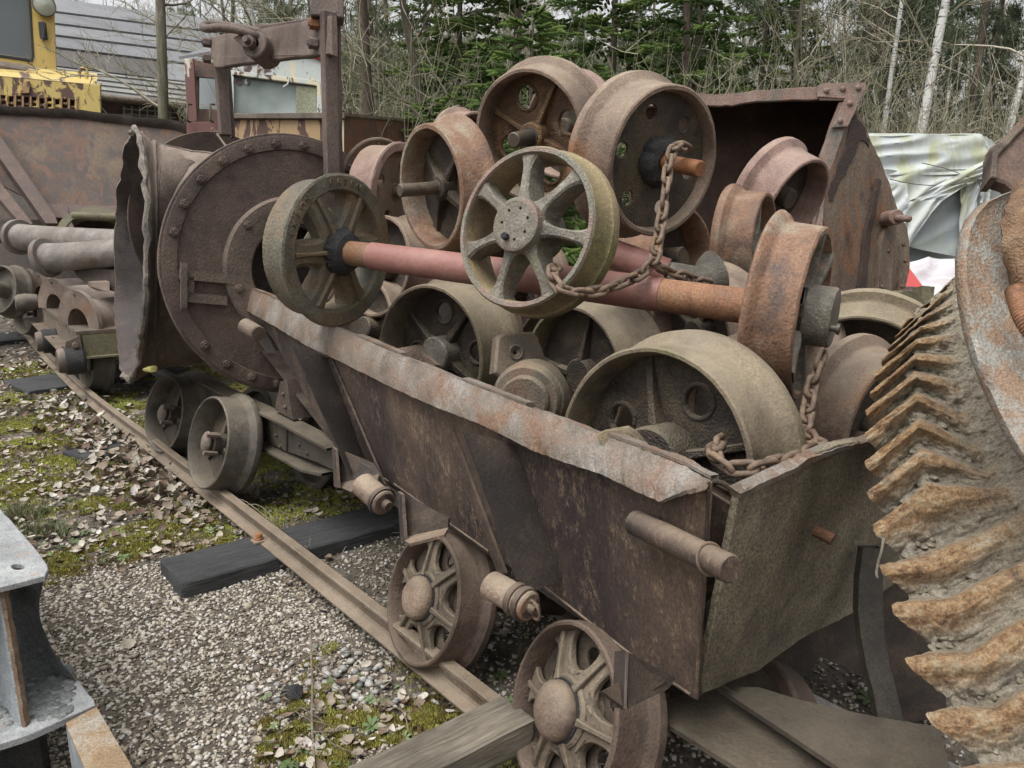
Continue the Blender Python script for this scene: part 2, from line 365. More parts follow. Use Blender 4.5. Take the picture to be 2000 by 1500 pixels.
def wheel(label, M, D, W=.14, th=.022, fl=.034, flange='back', mat=None, mweb=None, web='disc', webz=.5, holes=None, ribs=0, ribw=.009,
          spokes=None, hub=(.06, .1, .9), mhub=None, cap=None, stub=None, mstub=None, greasy=0, group='loose flanged wheels heaped in the tub wagon', t=None, mface=None, collars=False, ribphase=0, name='flanged_wheel', seg=72, hubpos=True):
    SEED[0] += 1; sd = SEED[0] * 3.7; R = D / 2 - (fl if flange == 'front' else 0)
    new = t is None
    if new: t = thing(name, label, 'wheel', M=M, group=group); L = True
    mweb = mweb or mat; mhub = mhub or mweb
    if not new:
        e = bpy.data.objects.new('wheel', None); COL.objects.link(e); e.parent = t; e.matrix_local = MW[t.name].inverted() @ M; e.empty_display_size = .1; t = e
    def P(nm, g, m, **k):
        return part(t, nm, g, m, local=True, **k)
    g = Geo().lathe(rim_profile(R, W, th, fl, flange), seg, wob=.0015, seed=sd); g.rough(.0012, 30, sd); P('rim', g, mat)
    Ri = R - th - .004; hr, hz0, hz1 = hub[0], hub[1] * W, hub[2] * W; wz = W * webz
    if web == 'disc':
        hs = []
        if holes: hs = [circle(holes[2], 22, math.cos(a) * holes[1], math.sin(a) * holes[1]) for a in [holes[3] + 2 * math.pi * i / holes[0] for i in range(holes[0])]]
        g = Geo().plate(circle(Ri + .003, seg), .014, hs, .003, M=T(0, 0, wz))
        P('web', g, mweb, smooth=30)
        if holes:
            for i in range(holes[0]):
                a = holes[3] + 2 * math.pi * i / holes[0]
                if collars: P('hole_collar', Geo().torus(holes[2] + .004, .0065, 28, 8, M=T(math.cos(a) * holes[1], math.sin(a) * holes[1], wz - .007)), mweb)
    for i in range(ribs):
        a = ribphase + 2 * math.pi * i / ribs
        g = spoke_geo(hr * .9, Ri + .002, ribw, ribw * 1.6, (wz - .055, wz - .016), (wz - .004, wz - .004)); g.v = [RZ(a) @ v for v in g.v]; P('rib', g, mweb)
    if spokes:
        n, wm, we, za, zb, ph = spokes[:6]
        for i in range(n):
            g = spoke_geo(hr * .85, Ri + .006, wm, we, za, zb); g.rough(.002, 25, sd + i); g.v = [RZ(ph + 2 * math.pi * i / n) @ v for v in g.v]
            o = P('spoke', g, spokes[6] if len(spokes) > 6 else mweb)
            if len(spokes) > 7 and spokes[7]:                      # raised fin along the spoke
                g = spoke_geo(hr * .85, Ri + .003, .006, .010, (za[0] - .018, za[1] - .012), (za[0] + .01, za[1] + .01)); g.v = [RZ(ph + 2 * math.pi * i / n) @ v for v in g.v]; P('spoke_fin', g, mweb)
    g = Geo().lathe([(.001, hz0), (hr - .006, hz0), (hr, hz0 + .006), (hr * 1.04, (hz0 + hz1) / 2), (hr * 1.02, hz1 - .005), (hr - .005, hz1), (.001, hz1)], 40, closed=False, wob=.002, seed=sd)
    P('hub', g, mhub)
    if greasy:
        g = Geo().lathe([(greasy * .5, hz0 - .018), (greasy * .85, hz0 - .012), (greasy, hz0 + .004), (greasy * 1.03, hz0 + .03), (greasy * .9, hz0 + .045)], 32, closed=False, wob=.012, seed=sd); g.rough(.004, 35, sd); P('grease_collar', g, M_grease)
    if stub:
        sr, sl_ = stub; g = Geo(); z0 = hz0 - sl_
        g.lathe([(.0005, z0), (sr * .35, z0 + .001), (sr - .004, z0), (sr, z0 + .004), (sr, hz0 - .004), (sr * 1.25, hz0 - .003), (sr * 1.3, hz0 + .004)], 36, closed=False); P('axle_stub', g, mstub or M_shaft)
    return t
Z0 = Vector((0, 0, 1)); SG = -1
# the long red wheelset lying across the heap
def wheelset():
    D = .58; P0 = C(666, 492, 2.92); P1 = C(1493, 603, 2.15); ax = (P1 - P0); L = ax.length; M0 = frame(P0, ax)
    t = thing('wheelset', 'wheelset with long red painted axle lying across the whole heap', 'wheelset', M=M0)
    W = .14
    Ml = M0 @ RX(math.pi)                       # left wheel: flange face looks along the axle
    wheel('', Ml, D, W, .034, .026, 'front', M_green, M_green, web=None, t=t, hub=(.082, -.18, .9), spokes=(6, .046, .062, (.004, .012), (.075, .11), .5, M_green, True), greasy=.085, mhub=M_green)
    Mr = M0 @ T(0, 0, L) 
    wheel('', Mr, .545, .13, .022, .032, 'front', M_wheelr, M_moss, web=None, t=t, hub=(.085, -.06, .9), spokes=(6, .014, .03, (.03, .05), (.12, .135), .2), greasy=.11, mhub=M_grease)
    # raised lettering cast round the flange face of the left wheel
    el = next(c for c in t.children if c.name.startswith('wheel')); up_ = (Z0 - (Ml.col[2].xyz.normalized()) * Z0.dot(Ml.col[2].xyz.normalized())).normalized(); th0 = math.degrees(math.atan2((Ml.inverted().to_3x3() @ up_).y, (Ml.inverted().to_3x3() @ up_).x))
    for word, mid in (('IXION', 58), ('PATENT', -8)):
        for q, ch in enumerate(word):
            cu = bpy.data.curves.new('tmp', 'FONT'); cu.body = ch; cu.size = .034; cu.extrude = .0025; cu.align_x = 'CENTER'; ob = bpy.data.objects.new('tmp', cu); me = bpy.data.meshes.new_from_object(ob); bpy.data.objects.remove(ob); bpy.data.curves.remove(cu)
            an = rad(th0 + SG * (mid - (q - (len(word) - 1) / 2) * 8.2)); me.transform(T(math.cos(an) * (D / 2 - .042), math.sin(an) * (D / 2 - .042), -.002) @ RZ(an - math.pi / 2 * SG * 1) @ RX(math.pi)); me.name = 'letter'; me.materials.append(M_green)
            part(t, 'letter', me, None, local=True, parent=el)
    r = .047
    def bar(z0, z1, ra, rb, m, lab=None):
        g = Geo(); n = 16; g.lathe([(.001, z0)] + [(ra + (rb - ra) * i / n + (.0007 * noise.noise((i * 1.7, z0, 0))), z0 + (z1 - z0) * i / n) for i in range(n + 1)] + [(.001, z1)], 40, closed=False, M=M0); part(t, 'axle', g, m, label=lab)
    bar(.0, .155, r * .98, r, M_axle, 'bare rusty end of the axle'); bar(.155, L - .30, r * 1.08, r * 1.12, M_redpaint, 'red painted middle of the axle'); bar(L - .30, L, r * 1.05, r * 1.07, M_axle, 'bare rusty end of the axle')
    g = Geo().lathe([(r * 1.6, .004), (r * 1.7, .03), (r * 1.5, .045), (r * .99, .05), (r * .99, 0)], 32, M=M0, wob=.003); part(t, 'seal_ring', g, M_grease)
    z = L + .125
    g = Geo().lathe([(.001, z - .03), (.082, z - .03), (.083, z + .052), (.079, z + .060), (.07, z + .061), (.001, z + .056)], 40, closed=False, M=M0, wob=.002); part(t, 'axle_box', g, M_moss)
    g = Geo().lathe([(.001, 0), (.009, 0), (.009, .02), (.015, .02), (.015, .028), (.001, .03)], 14, closed=False, M=M0 @ T(-.02, .055, z + .057)); part(t, 'bolt', g, M_shaft)
wheelset()
# spoked wheel with the bolted hub cap, in front
Mb = wheel_M(1022, 444, 160, .475, .79, 22)
tb = wheel('grey spoked wheel with flaking pink paint and a bolted hub cap', Mb, .475, .125, .020, .014, 'back', M_mosstread, M_moss, web=None, hub=(.075, -.28, .95), spokes=(7, .014, .034, (-.02, .006), (.085, .07), -.10, M_moss, False), mhub=M_moss, seg=80)
hz = -.28 * .125
g = Geo().lathe([(.475 / 2 - .020, .004), (.475 / 2 - .017, -.004), (.475 / 2 - .005, -.004), (.475 / 2 - .001, .004)], 80, closed=True, wob=.002); part(tb, 'rim_face', g, M_pinkedge, local=True)
g = Geo().lathe([(.079, hz + .03), (.078, hz - .006), (.070, hz - .010), (.064, hz - .010), (.062, hz - .004)], 48, closed=False, wob=.0015); part(tb, 'hub_ring', g, M_pinkedge, local=True)
g = Geo().plate(circle(.0635, 40), .008, [circle(.0055, 10, math.cos(a) * .046, math.sin(a) * .046) for a in [.3 + i * 2 * math.pi / 7 for i in range(7)]], .001, M=T(0, 0, hz - .006)); part(tb, 'hub_cap', g, M_moss, local=True)
g = Geo().lathe([(.001, hz - .03), (.008, hz - .03), (.011, hz - .027), (.011, hz - .008)], 6, closed=False, M=T(-.038, -.02, 0)); part(tb, 'bolt', g, M_grease, local=True)
# top middle
wheel('topmost wheel of the heap, big round holes and short grey axle stub', wheel_M(1030, 268, 126, .52, .83, -12, .35), .52, .155, .020, .038, 'back', M_wheelb, M_weborange, holes=(4, .155, .047, .95), ribs=4, ribphase=.15, webz=.6, hub=(.055, .12, 1), stub=(.030, .12), collars=True)
# top right with the chain
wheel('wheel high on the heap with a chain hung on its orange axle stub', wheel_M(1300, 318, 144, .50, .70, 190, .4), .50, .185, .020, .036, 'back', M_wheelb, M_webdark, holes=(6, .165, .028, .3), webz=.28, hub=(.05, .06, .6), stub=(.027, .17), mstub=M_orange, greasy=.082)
# left top with brown axle stub
wheel('brown wheel with long smooth axle stub pointing left from the heap', wheel_M(838, 368, 121, .50, .50, -4, .2), .50, .145, .024, .036, 'back', M_wheelr, M_webdark, web='disc', webz=.75, ribs=4, ribw=.014, ribphase=.5, hub=(.05, .25, 1), stub=(.026, .17), mstub=M_shaft)
# pinkish behind
wheel('small pinkish wheel with slotted disc, behind the left end of the heap', wheel_M(782, 376, 95, .50, .55, 186, .2), .50, .17, .022, .024, 'front', M_wheelp, M_wheelb, holes=(4, .13, .032, .2), webz=.25, hub=(.05, .2, 1), stub=(.028, .05))
# lower left big one
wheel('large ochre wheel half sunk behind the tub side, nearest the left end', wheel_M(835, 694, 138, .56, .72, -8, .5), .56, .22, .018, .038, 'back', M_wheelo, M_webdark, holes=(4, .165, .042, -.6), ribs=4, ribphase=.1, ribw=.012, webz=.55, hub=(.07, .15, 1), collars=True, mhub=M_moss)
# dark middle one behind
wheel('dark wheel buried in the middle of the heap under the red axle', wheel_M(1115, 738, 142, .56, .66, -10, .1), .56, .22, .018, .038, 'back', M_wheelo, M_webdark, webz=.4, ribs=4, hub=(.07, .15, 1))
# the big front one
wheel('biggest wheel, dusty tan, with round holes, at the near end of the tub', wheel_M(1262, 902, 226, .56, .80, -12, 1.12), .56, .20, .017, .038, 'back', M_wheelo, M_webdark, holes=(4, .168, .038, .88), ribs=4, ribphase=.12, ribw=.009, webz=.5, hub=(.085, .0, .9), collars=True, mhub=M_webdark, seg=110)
# right hand ones whose openings look right
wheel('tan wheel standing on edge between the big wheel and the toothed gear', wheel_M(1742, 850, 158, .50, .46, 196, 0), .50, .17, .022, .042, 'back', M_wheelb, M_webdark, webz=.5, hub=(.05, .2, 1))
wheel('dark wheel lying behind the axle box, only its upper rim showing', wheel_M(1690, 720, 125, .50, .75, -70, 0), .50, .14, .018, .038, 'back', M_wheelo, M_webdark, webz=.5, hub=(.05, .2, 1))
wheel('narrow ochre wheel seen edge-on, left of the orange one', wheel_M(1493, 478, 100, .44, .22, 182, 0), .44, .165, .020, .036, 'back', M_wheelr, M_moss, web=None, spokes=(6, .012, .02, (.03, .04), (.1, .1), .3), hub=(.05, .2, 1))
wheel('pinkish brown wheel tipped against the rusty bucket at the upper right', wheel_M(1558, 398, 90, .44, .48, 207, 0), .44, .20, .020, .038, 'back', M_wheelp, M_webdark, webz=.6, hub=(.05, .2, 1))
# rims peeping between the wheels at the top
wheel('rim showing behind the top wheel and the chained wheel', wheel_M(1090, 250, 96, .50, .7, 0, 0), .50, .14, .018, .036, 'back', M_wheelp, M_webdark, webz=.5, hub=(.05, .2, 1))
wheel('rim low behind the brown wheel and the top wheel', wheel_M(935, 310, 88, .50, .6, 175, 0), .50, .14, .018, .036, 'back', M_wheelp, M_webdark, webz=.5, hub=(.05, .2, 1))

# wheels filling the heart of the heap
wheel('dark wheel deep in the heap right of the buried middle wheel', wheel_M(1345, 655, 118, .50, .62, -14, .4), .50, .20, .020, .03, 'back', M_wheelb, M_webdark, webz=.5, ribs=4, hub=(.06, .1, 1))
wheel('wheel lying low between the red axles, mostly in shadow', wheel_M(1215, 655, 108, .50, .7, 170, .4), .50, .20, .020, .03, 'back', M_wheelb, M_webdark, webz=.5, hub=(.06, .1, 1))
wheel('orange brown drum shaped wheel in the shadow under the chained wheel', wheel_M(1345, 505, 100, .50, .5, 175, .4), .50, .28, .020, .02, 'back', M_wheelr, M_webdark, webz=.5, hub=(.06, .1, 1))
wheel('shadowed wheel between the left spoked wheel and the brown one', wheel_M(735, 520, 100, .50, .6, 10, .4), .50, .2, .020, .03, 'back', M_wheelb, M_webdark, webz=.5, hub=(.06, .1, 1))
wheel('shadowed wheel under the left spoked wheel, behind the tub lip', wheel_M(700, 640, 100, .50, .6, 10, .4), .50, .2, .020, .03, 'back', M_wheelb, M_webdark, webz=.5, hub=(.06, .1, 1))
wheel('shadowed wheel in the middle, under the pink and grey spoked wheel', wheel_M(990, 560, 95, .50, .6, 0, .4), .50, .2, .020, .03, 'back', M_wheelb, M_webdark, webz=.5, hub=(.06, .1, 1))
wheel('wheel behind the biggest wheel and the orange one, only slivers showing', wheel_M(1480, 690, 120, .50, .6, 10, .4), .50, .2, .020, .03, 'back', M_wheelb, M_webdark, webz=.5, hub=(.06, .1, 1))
wheel('added dark filler wheel behind the biggest wheel, darkening its round hole', wheel_M(1430, 820, 150, .50, .7, -10, .4), .50, .1, .020, .03, 'back', M_wheelb, M_webdark, webz=.5, hub=(.06, .1, 1))  # added so the round hole shows dark instead of bright ground
wheel('added dark filler wheel behind the sunk ochre wheel, darkening its hole', wheel_M(900, 650, 120, .56, .7, -10, .4), .56, .08, .020, .03, 'back', M_wheelb, M_webdark, webz=.5, hub=(.06, .1, 1))  # filler, added to keep the ochre wheel's hole dark
# ---------------------------------------------------------------- front tub wagon
SIDE = Plane(C(1385, 958, 1.42), C(1358, 1364, 1.60), C(655, 872, 3.30))
ENDP = Plane(C(1446, 962, 1.45), C(1368, 1350, 1.62), C(1700, 862, 1.80))
def on_plate(pl, px_pts, th, off=0, holes=(), bev=.002, jag=0, seg=.03, geo=None, sub=.05):
    g = geo or Geo(); out = [pl.uv(pl.at(x, y, off)) for x, y in px_pts]
    g.plate(out, th, [[pl.uv(pl.at(x, y, off)) for x, y in h] for h in holes], bev, M=pl.M(off - th / 2), jag=jag, seg=seg); return g
w1 = thing('tub_wagon', 'long rusty tub wagon in front, heaped full of old flanged wheels', 'rail wagon', loc=G(1000, 1250))
W1M = w1
g = on_plate(SIDE, [(497, 600), (560, 640), (900, 800), (1250, 925), (1386, 945), (1360, 1366), (1240, 1288), (1060, 1150), (960, 1082), (850, 1008), (764, 944), (655, 872)], .008, jag=.004, seg=.03)
part(w1, 'side_plate', g, M_wagon)
# turned-over lip, with a crack along it
outer = [(437, 578), (480, 606), (544, 642), (600, 676), (660, 704), (768, 758), (848, 794), (932, 826), (1036, 878), (1100, 902), (1172, 926), (1240, 958), (1288, 980), (1332, 960), (1384, 946)]
inner = [(456, 552), (520, 576), (576, 602), (636, 626), (676, 648), (760, 684), (832, 714), (904, 744), (1024, 792), (1096, 818), (1172, 848), (1240, 872), (1290, 892), (1340, 912), (1388, 938)]
g = Geo(); rows = []
def lerp(a, b, t): return a + (b - a) * t
def pil(pl, t):
    k = t * (len(pl) - 1); i = min(int(k), len(pl) - 2); f = k - i; return (lerp(pl[i][0], pl[i + 1][0], f), lerp(pl[i][1], pl[i + 1][1], f))
NL = 200
for i in range(NL + 1):
    t = i / NL; o = pil(outer, t); n_ = pil(inner, t); jo = .005 * noise.noise((t * 26, 0, 0)) + .0035 * noise.noise((t * 110, 5, 0)); 
    A = SIDE.at(o[0], o[1], .035 + jo); B = SIDE.at(n_[0], n_[1], -.012)
    row = [lerp(A, B, s) + SIDE.n * (.007 * math.sin(math.pi * min(s * 1.1, 1)) + .0022 * noise.noise((t * 60, s * 8, 3)) + .003 * noise.noise((t * 12, s, 8))) for s in (0, .08, .22, .4, .6, .8, .93, 1)]
    dn = (B - A).cross(SIDE.ex if False else Vector((0, 0, 1)))
    nrm = (row[4] - row[2]).cross(SIDE.at(*pil(inner, min(t + .01, 1)), -.012) - SIDE.at(*pil(inner, max(t - .01, 0)), -.012)).normalized()
    if nrm.dot(EYE - A) < 0: nrm = -nrm
    th = .010; rows.append(row + [p - nrm * th for p in row[::-1]])
g.grid(rows, closed_u=True); g.f.append(list(range(16))); g.f.append([NL * 16 + q for q in range(16)][::-1]); g.rough(.0015, 60, 2)
part(w1, 'rolled_lip', g, M_lip, smooth=30)
# inner strip welded beyond the lip
g = Geo(); rows = []
for i in range(NL + 1):
    t = i / NL; n_ = pil(inner, t); gp = any(a_ < n_[0] < b_ for a_, b_ in ((612, 696), (788, 904), (1028, 1176))); P0 = SIDE.at(n_[0], n_[1], -.014 - .009 * gp) - Vector((0, 0, .010 * gp)); wv = .022 + .008 * noise.noise((t * 14, 2, 0)) + .004 * noise.noise((t * 60, 2, 0)); hz_ = Vector((0, 0, .010 + .003 * noise.noise((t * 30, 1, 1))))
    Q = P0 - SIDE.n * wv - Vector((0, 0, .002)); rows.append([P0 + hz_ * .2, P0 + hz_ * .9, Q + hz_ * .7, Q - hz_ * .3])
g.grid(rows, closed_u=True); part(w1, 'inner_strip', g, M_lip)
# gusset ribs standing out from the side
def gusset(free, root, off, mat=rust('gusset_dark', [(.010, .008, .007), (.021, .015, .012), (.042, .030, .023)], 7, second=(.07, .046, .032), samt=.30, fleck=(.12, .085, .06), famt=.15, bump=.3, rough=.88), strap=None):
    A = [SIDE.at(x, y, off) for x, y in free]; B = [SIDE.at(x, y, .001) for x, y in root]; g = Geo(); rows = []
    n = 24; fl = [(lerp(A[0], A[1], i / n)) for i in range(n + 1)]; rt = [(lerp(B[0], B[1], i / n)) for i in range(n + 1)]
    nn = (B[0] - A[0]).cross(A[1] - A[0]).normalized() * .007
    for a, b in zip(fl, rt): rows.append([a, lerp(a, b, .33), lerp(a, b, .66), b, b + nn, lerp(a, b, .66) + nn, lerp(a, b, .33) + nn, a + nn])
    g.grid(rows, closed_u=True); g.f.append(list(range(8))); g.f.append([n * 8 + q for q in range(8)][::-1]); g.rough(.002, 20, off * 50)
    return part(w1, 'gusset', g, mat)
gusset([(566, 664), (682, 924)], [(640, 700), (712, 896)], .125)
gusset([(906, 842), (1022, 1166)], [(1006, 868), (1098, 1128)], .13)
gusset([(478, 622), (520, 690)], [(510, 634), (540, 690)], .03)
# hinge straps down to the pivot tubes
def strap(pts, w, off, th=.009):
    g = Geo(); ps = [SIDE.at(x, y, off) for x, y in pts]; d = (ps[-1] - ps[0]).normalized(); s_ = d.cross(SIDE.n).normalized() * w / 2
    for a, b in zip(ps, ps[1:]): g.prism([a - s_, a + s_, b + s_, b - s_], SIDE.n * th)
    part(w1, 'hinge_strap', g, M_wagon)
strap([(646, 700), (752, 950)], .045, .004); strap([(880, 840), (985, 1120)], .05, .001)
def pivot(a, b, r, d0, d1, pin=True, extra=0):
    A = C(a[0], a[1], d0); B = C(b[0], b[1], d1); ax = (B - A).normalized(); g = Geo().rod(A, B, r, 28); g.rough(.0015, 20)
    o = part(w1, 'pivot_tube', g, M_wheelb)
    m = frame(B, ax)
    if pin:
        g = Geo().lathe([(.001, .022), (r * .36, .022), (r * .42, .018), (r * .42, .0), (r * .78, .0), (r * .82, -.004), (r * .82, -.012)], 24, closed=False, M=m); part(w1, 'pivot_pin', g, M_wagon, parent=o) if False else part(w1, 'pivot_pin', g, M_wagon)
    for q in range(extra):
        g = Geo().lathe([(r * 1.02, -.03), (r * 1.15, -.028), (r * 1.15, -.012), (r * 1.02, -.01)], 28, M=m @ T(0, 0, -.025 * q)); part(w1, 'collar', g, M_wagon)
pivot((708, 946), (752, 984), .040, 2.45, 2.36, True, 1)
pivot((958, 1142), (1036, 1186), .036, 1.90, 1.80, True, 2)
pivot((478, 636), (506, 652), .030, 3.00, 2.92, False)
# split ring through the second pin
P = C(1044, 1192, 1.78); part(w1, 'split_ring', Geo().torus(.022, .004, 24, 8, M=frame(P, cdir(.8, .2, .4))), M_chain)
# side catch tube pointing out past the corner
A = SIDE.at(1240, 1020, .03); B = C(1428, 1112, 1.32); g = Geo().rod(A, B, .026, 32, .003); g.rough(.002, 30)
part(w1, 'catch_tube', g, M_wagon)
ax = (B - A).normalized(); part(w1, 'wire_ring', Geo().torus(.0285, .0028, 28, 6, M=frame(B - ax * .055, ax + Vector((0, 0, .3)))), M_chain)
# end plate
g = on_plate(ENDP, [(1446, 962), (1560, 912), (1568, 900), (1640, 868), (1698, 862), (1790, 826), (1775, 1120), (1676, 1192), (1560, 1250), (1480, 1310), (1376, 1352), (1370, 1335)], .016, jag=.005, seg=.03)
part(w1, 'end_plate', g, M_end)
g = Geo(); rows = []
te = [(1446, 964), (1500, 938), (1556, 912), (1580, 896), (1640, 874), (1700, 862), (1780, 830)]
for i in range(61):
    t = i / 60; p = pil(te, t); A = ENDP.at(p[0], p[1], .004 + .003 * noise.noise((t * 30, 0, 0))); dn = (ENDP.at(p[0], p[1] + 10, 0) - ENDP.at(p[0], p[1], 0)).normalized(); hh = .014 + .005 * noise.noise((t * 25, 3, 0))
    rows.append([A, A + dn * hh, A + dn * hh - ENDP.n * .024, A - ENDP.n * .026 - dn * .004])
g.grid(rows, closed_u=True); g.f.append([0, 1, 2, 3]); g.rough(.002, 40, 5); part(w1, 'top_flange', g, M_lip)
b0 = ENDP.at(1588, 1034, -.005); b1 = b0 + ENDP.n * .045 + Vector((.012, 0, -.008)); g = Geo()
n = 40; ax = (b1 - b0).normalized(); g.lathe([(.0005, .0)] + [(.0135 + .0008 * (i % 2), .0012 * i) for i in range(n)] + [(.0005, .0012 * n)], 20, closed=False, M=frame(b0, ax)); part(w1, 'threaded_stud', g, M_axle)
# corner angle between side and end
cn = Plane(C(1388, 960, 1.48), C(1440, 985, 1.47), C(1400, 1160, 1.60))
g = on_plate(cn, [(1386, 962), (1426, 986), (1444, 978), (1404, 1150), (1376, 1178)], .006); part(w1, 'corner_angle', g, M_wagon)
for (xa, ya, xb, yb) in ((1384, 960, 1360, 1356), (660, 872, 760, 944), (770, 948, 955, 1080), (1065, 1150, 1236, 1284), (1246, 1292, 1350, 1360)):
    part(w1, 'weld_bead', Geo().tube([SIDE.at(lerp(xa, xb, q / 24), lerp(ya, yb, q / 24) - 3, .001) for q in range(25)], [.004 + .002 * noise.noise((q * .9, xa, 0)) for q in range(25)], 6), M_wagon)
for x, y in ((1290, 1010), (1262, 1010), (1330, 1040), (1318, 1052)): part(w1, 'rivet', Geo().sphere(SIDE.at(x, y, .0), .0045, n=8), M_wdark)
# inner walls and floor of the tub
nb = SIDE.at(1358, 1360, -.02); fb = SIDE.at(655, 872, -.02); nt_ = SIDE.at(1385, 950, -.02); ft_ = SIDE.at(500, 625, -.02)
across = ENDP.at(1700, 1000) - ENDP.at(1446, 1000); across.z = 0; across = across.normalized()
def slab(pts, th, mat, name='wall_plate'):
    n_ = (pts[1] - pts[0]).cross(pts[2] - pts[0]).normalized() * th; g = Geo().prism(pts, n_); part(w1, name, g, mat)
WF = .80
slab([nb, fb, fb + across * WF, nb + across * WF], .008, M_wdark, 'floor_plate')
lift = Vector((0, 0, .0))
ntf = nt_ + across * (WF + .25); ftf = ft_ + across * (WF + .15); ntf.z -= .12; ftf.z -= .25
slab([nb + across * WF, fb + across * WF, ftf, ntf], .008, M_wagon, 'side_plate')
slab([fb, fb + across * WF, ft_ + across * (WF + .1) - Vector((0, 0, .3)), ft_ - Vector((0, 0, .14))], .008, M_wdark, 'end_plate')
# running gear: wheels, underframe, brackets
M_wwebd = rust('wagon_web_dark', [(.03, .022, .017), (.065, .048, .036), (.11, .085, .06)], 8, bump=.5)
def wagon_wheel(t, M, D, mat, mw, dome=.070):
    wheel('', M, D, .13, .016, .026, 'back', mat, mw, web=None, t=t, hub=(.086, .02, .95), spokes=(6, .026, .072, (.012, .040), (.040, .056), .35, mw, True), mhub=mw, seg=80)
    hs = [circle(.026, 18, .132 * math.cos(a), .132 * math.sin(a)) for a in [.35 + math.pi / 6 + i * math.pi / 3 for i in range(6)]]
    part(t, 'web', Geo().plate(circle(.192, 64), .010, hs, .002, M=M @ T(0, 0, .068)), M_wwebd)
    g = Geo().lathe([(.0005, -.046), (dome * .45, -.045), (dome * .78, -.038), (dome * .95, -.026), (dome, -.010), (dome * .97, -.004), (dome * .97, .012)], 40, closed=False, M=M, wob=.002); part(t, 'axle_cap', g, M_wheelb)
WA = wheel_M(822, 1168, 128, .42, .55, 4, .3); WB = wheel_M(1093, 1388, 172, .42, .60, 4, .0)
wagon_wheel(w1, WA, .42, M_wdkrim := rust('wagon_rim', [(.04, .028, .022), (.085, .055, .042), (.14, .10, .075)], 7, fleck=(.26, .22, .18), famt=.05, bump=.45, dust=(.2, .16, .12), damt=.4), M_wweb := rust('wagon_wheel_web', [(.055, .042, .032), (.115, .09, .068), (.18, .145, .105)], 6, bump=.5, patch=(.09, .055, .038), pamt=.3, dust=(.22, .18, .13), damt=.7))
wagon_wheel(w1, WB, .42, M_wdkrim, M_wweb)
for Mw in (WA, WB): part(w1, 'cap_seam', Geo().torus(.071, .004, 40, 6, M=Mw @ T(0, 0, -.001)), M_grease)
# far wheels of the same axles
ac = across
for Mw in (WA, WB):
    Mf = Mw.copy(); Mf.translation = Mw.translation + (Mw.col[2].xyz.normalized()) * .62; wheel('', Mf, .42, .13, .016, .026, 'front', M_wdkrim, M_wweb, web='disc', t=w1, hub=(.06, .1, 1))
    c0 = Mw.translation; part(w1, 'axle', Geo().rod(c0, Mf.translation, .028, 16), M_wdark)
def pbox(a, b, w, h, mat, name='beam', t=None, up=Vector((0, 0, 1))):     # straight bar between two places
    ax = (b - a); m = frame((a + b) / 2, ax, up); g = Geo().box((0, 0, 0), (h, w, ax.length), m, .004); g.subdiv(.12, 3); g.rough(.0015, 12, a.x * 9); return part(t or w1, name, g, mat)
# brackets between tub and axle boxes
def cam_poly(pts, th, mat, name, t=None, dirv=None):
    P = [C(*p) for p in pts]; n_ = (P[1] - P[0]).cross(P[2] - P[0]).normalized()
    if n_.dot(EYE - P[0]) > 0: n_ = -n_
    g = Geo().prism(P, n_ * th); return part(t or w1, name, g, mat, smooth=0)
cam_poly([(776, 960, 2.32), (876, 1012, 2.20), (874, 1032, 2.20), (852, 1042, 2.21), (782, 1057, 2.28)], .008, M_wdark, 'bracket')
cam_poly([(776, 960, 2.32), (782, 1057, 2.28), (790, 1060, 2.22), (784, 966, 2.26)], .01, M_wagon, 'bracket')
cam_poly([(782, 1050, 2.28), (876, 1030, 2.20), (868, 1044, 2.12), (800, 1062, 2.17)], .008, M_wagon, 'bracket')
cam_poly([(648, 872, 2.92), (652, 950, 2.88), (690, 958, 2.80), (745, 930, 2.75), (730, 905, 2.80)], .008, M_wdark, 'bracket')
cam_poly([(648, 872, 2.92), (652, 950, 2.88), (660, 953, 2.80), (655, 878, 2.84)], .01, M_wagon, 'bracket')
cam_poly([(652, 946, 2.88), (740, 926, 2.76), (735, 945, 2.68), (685, 960, 2.74)], .008, M_wagon, 'bracket')
cam_poly([(1222, 1270, 1.56), (1228, 1276, 1.56), (1224, 1384, 1.52), (1218, 1384, 1.52)], .05, M_wagon, 'bracket')
cam_poly([(1228, 1276, 1.57), (1320, 1325, 1.60), (1306, 1345, 1.60), (1226, 1384, 1.53)], .008, M_wdark, 'bracket')
cam_poly([(1176, 1350, 1.50), (1216, 1330, 1.57), (1222, 1384, 1.53)], .008, M_wagon, 'bracket')
# underframe running out to the right
def flat_poly(pts, z, th, mat, name, t=None):
    P = [G(x, y, z) for x, y in pts]; g = Geo().prism(P, Vector((0, 0, -th))); g.subdiv(.15, 2); g.rough(.002, 9, z * 30); return part(t or w1, name, g, mat)
M_frame = rust('frame_dusty', [(.035, .028, .022), (.085, .068, .052), (.15, .122, .09)], 5, patch=(.05, .042, .036), pamt=.5, second=(.10, .062, .042), samt=.3, bump=.45, dust=(.16, .135, .10), damt=.5)
flat_poly([(1200, 1330), (1395, 1345), (1660, 1520), (1850, 1640), (1560, 1640), (1440, 1500), (1280, 1400)], .34, .012, M_frame, 'frame_flange')
flat_poly([(1400, 1340), (1484, 1342), (1560, 1366), (1710, 1400), (1830, 1420), (1900, 1640), (1830, 1640), (1640, 1500)], .385, .012, M_frame, 'frame_plate')
cam_poly([(1395, 1344, 1.84), (1402, 1340, 1.80), (1640, 1498, 1.55), (1636, 1506, 1.57)], .01, M_frame, 'frame_web')
g = Geo().lathe([(.001, .012), (.012, .012), (.012, 0), (.022, 0), (.022, -.004)], 12, closed=False, M=frame(G(1298, 1358, .345), Vector((0, 0, 1)))); part(w1, 'bolt', g, M_wdark)
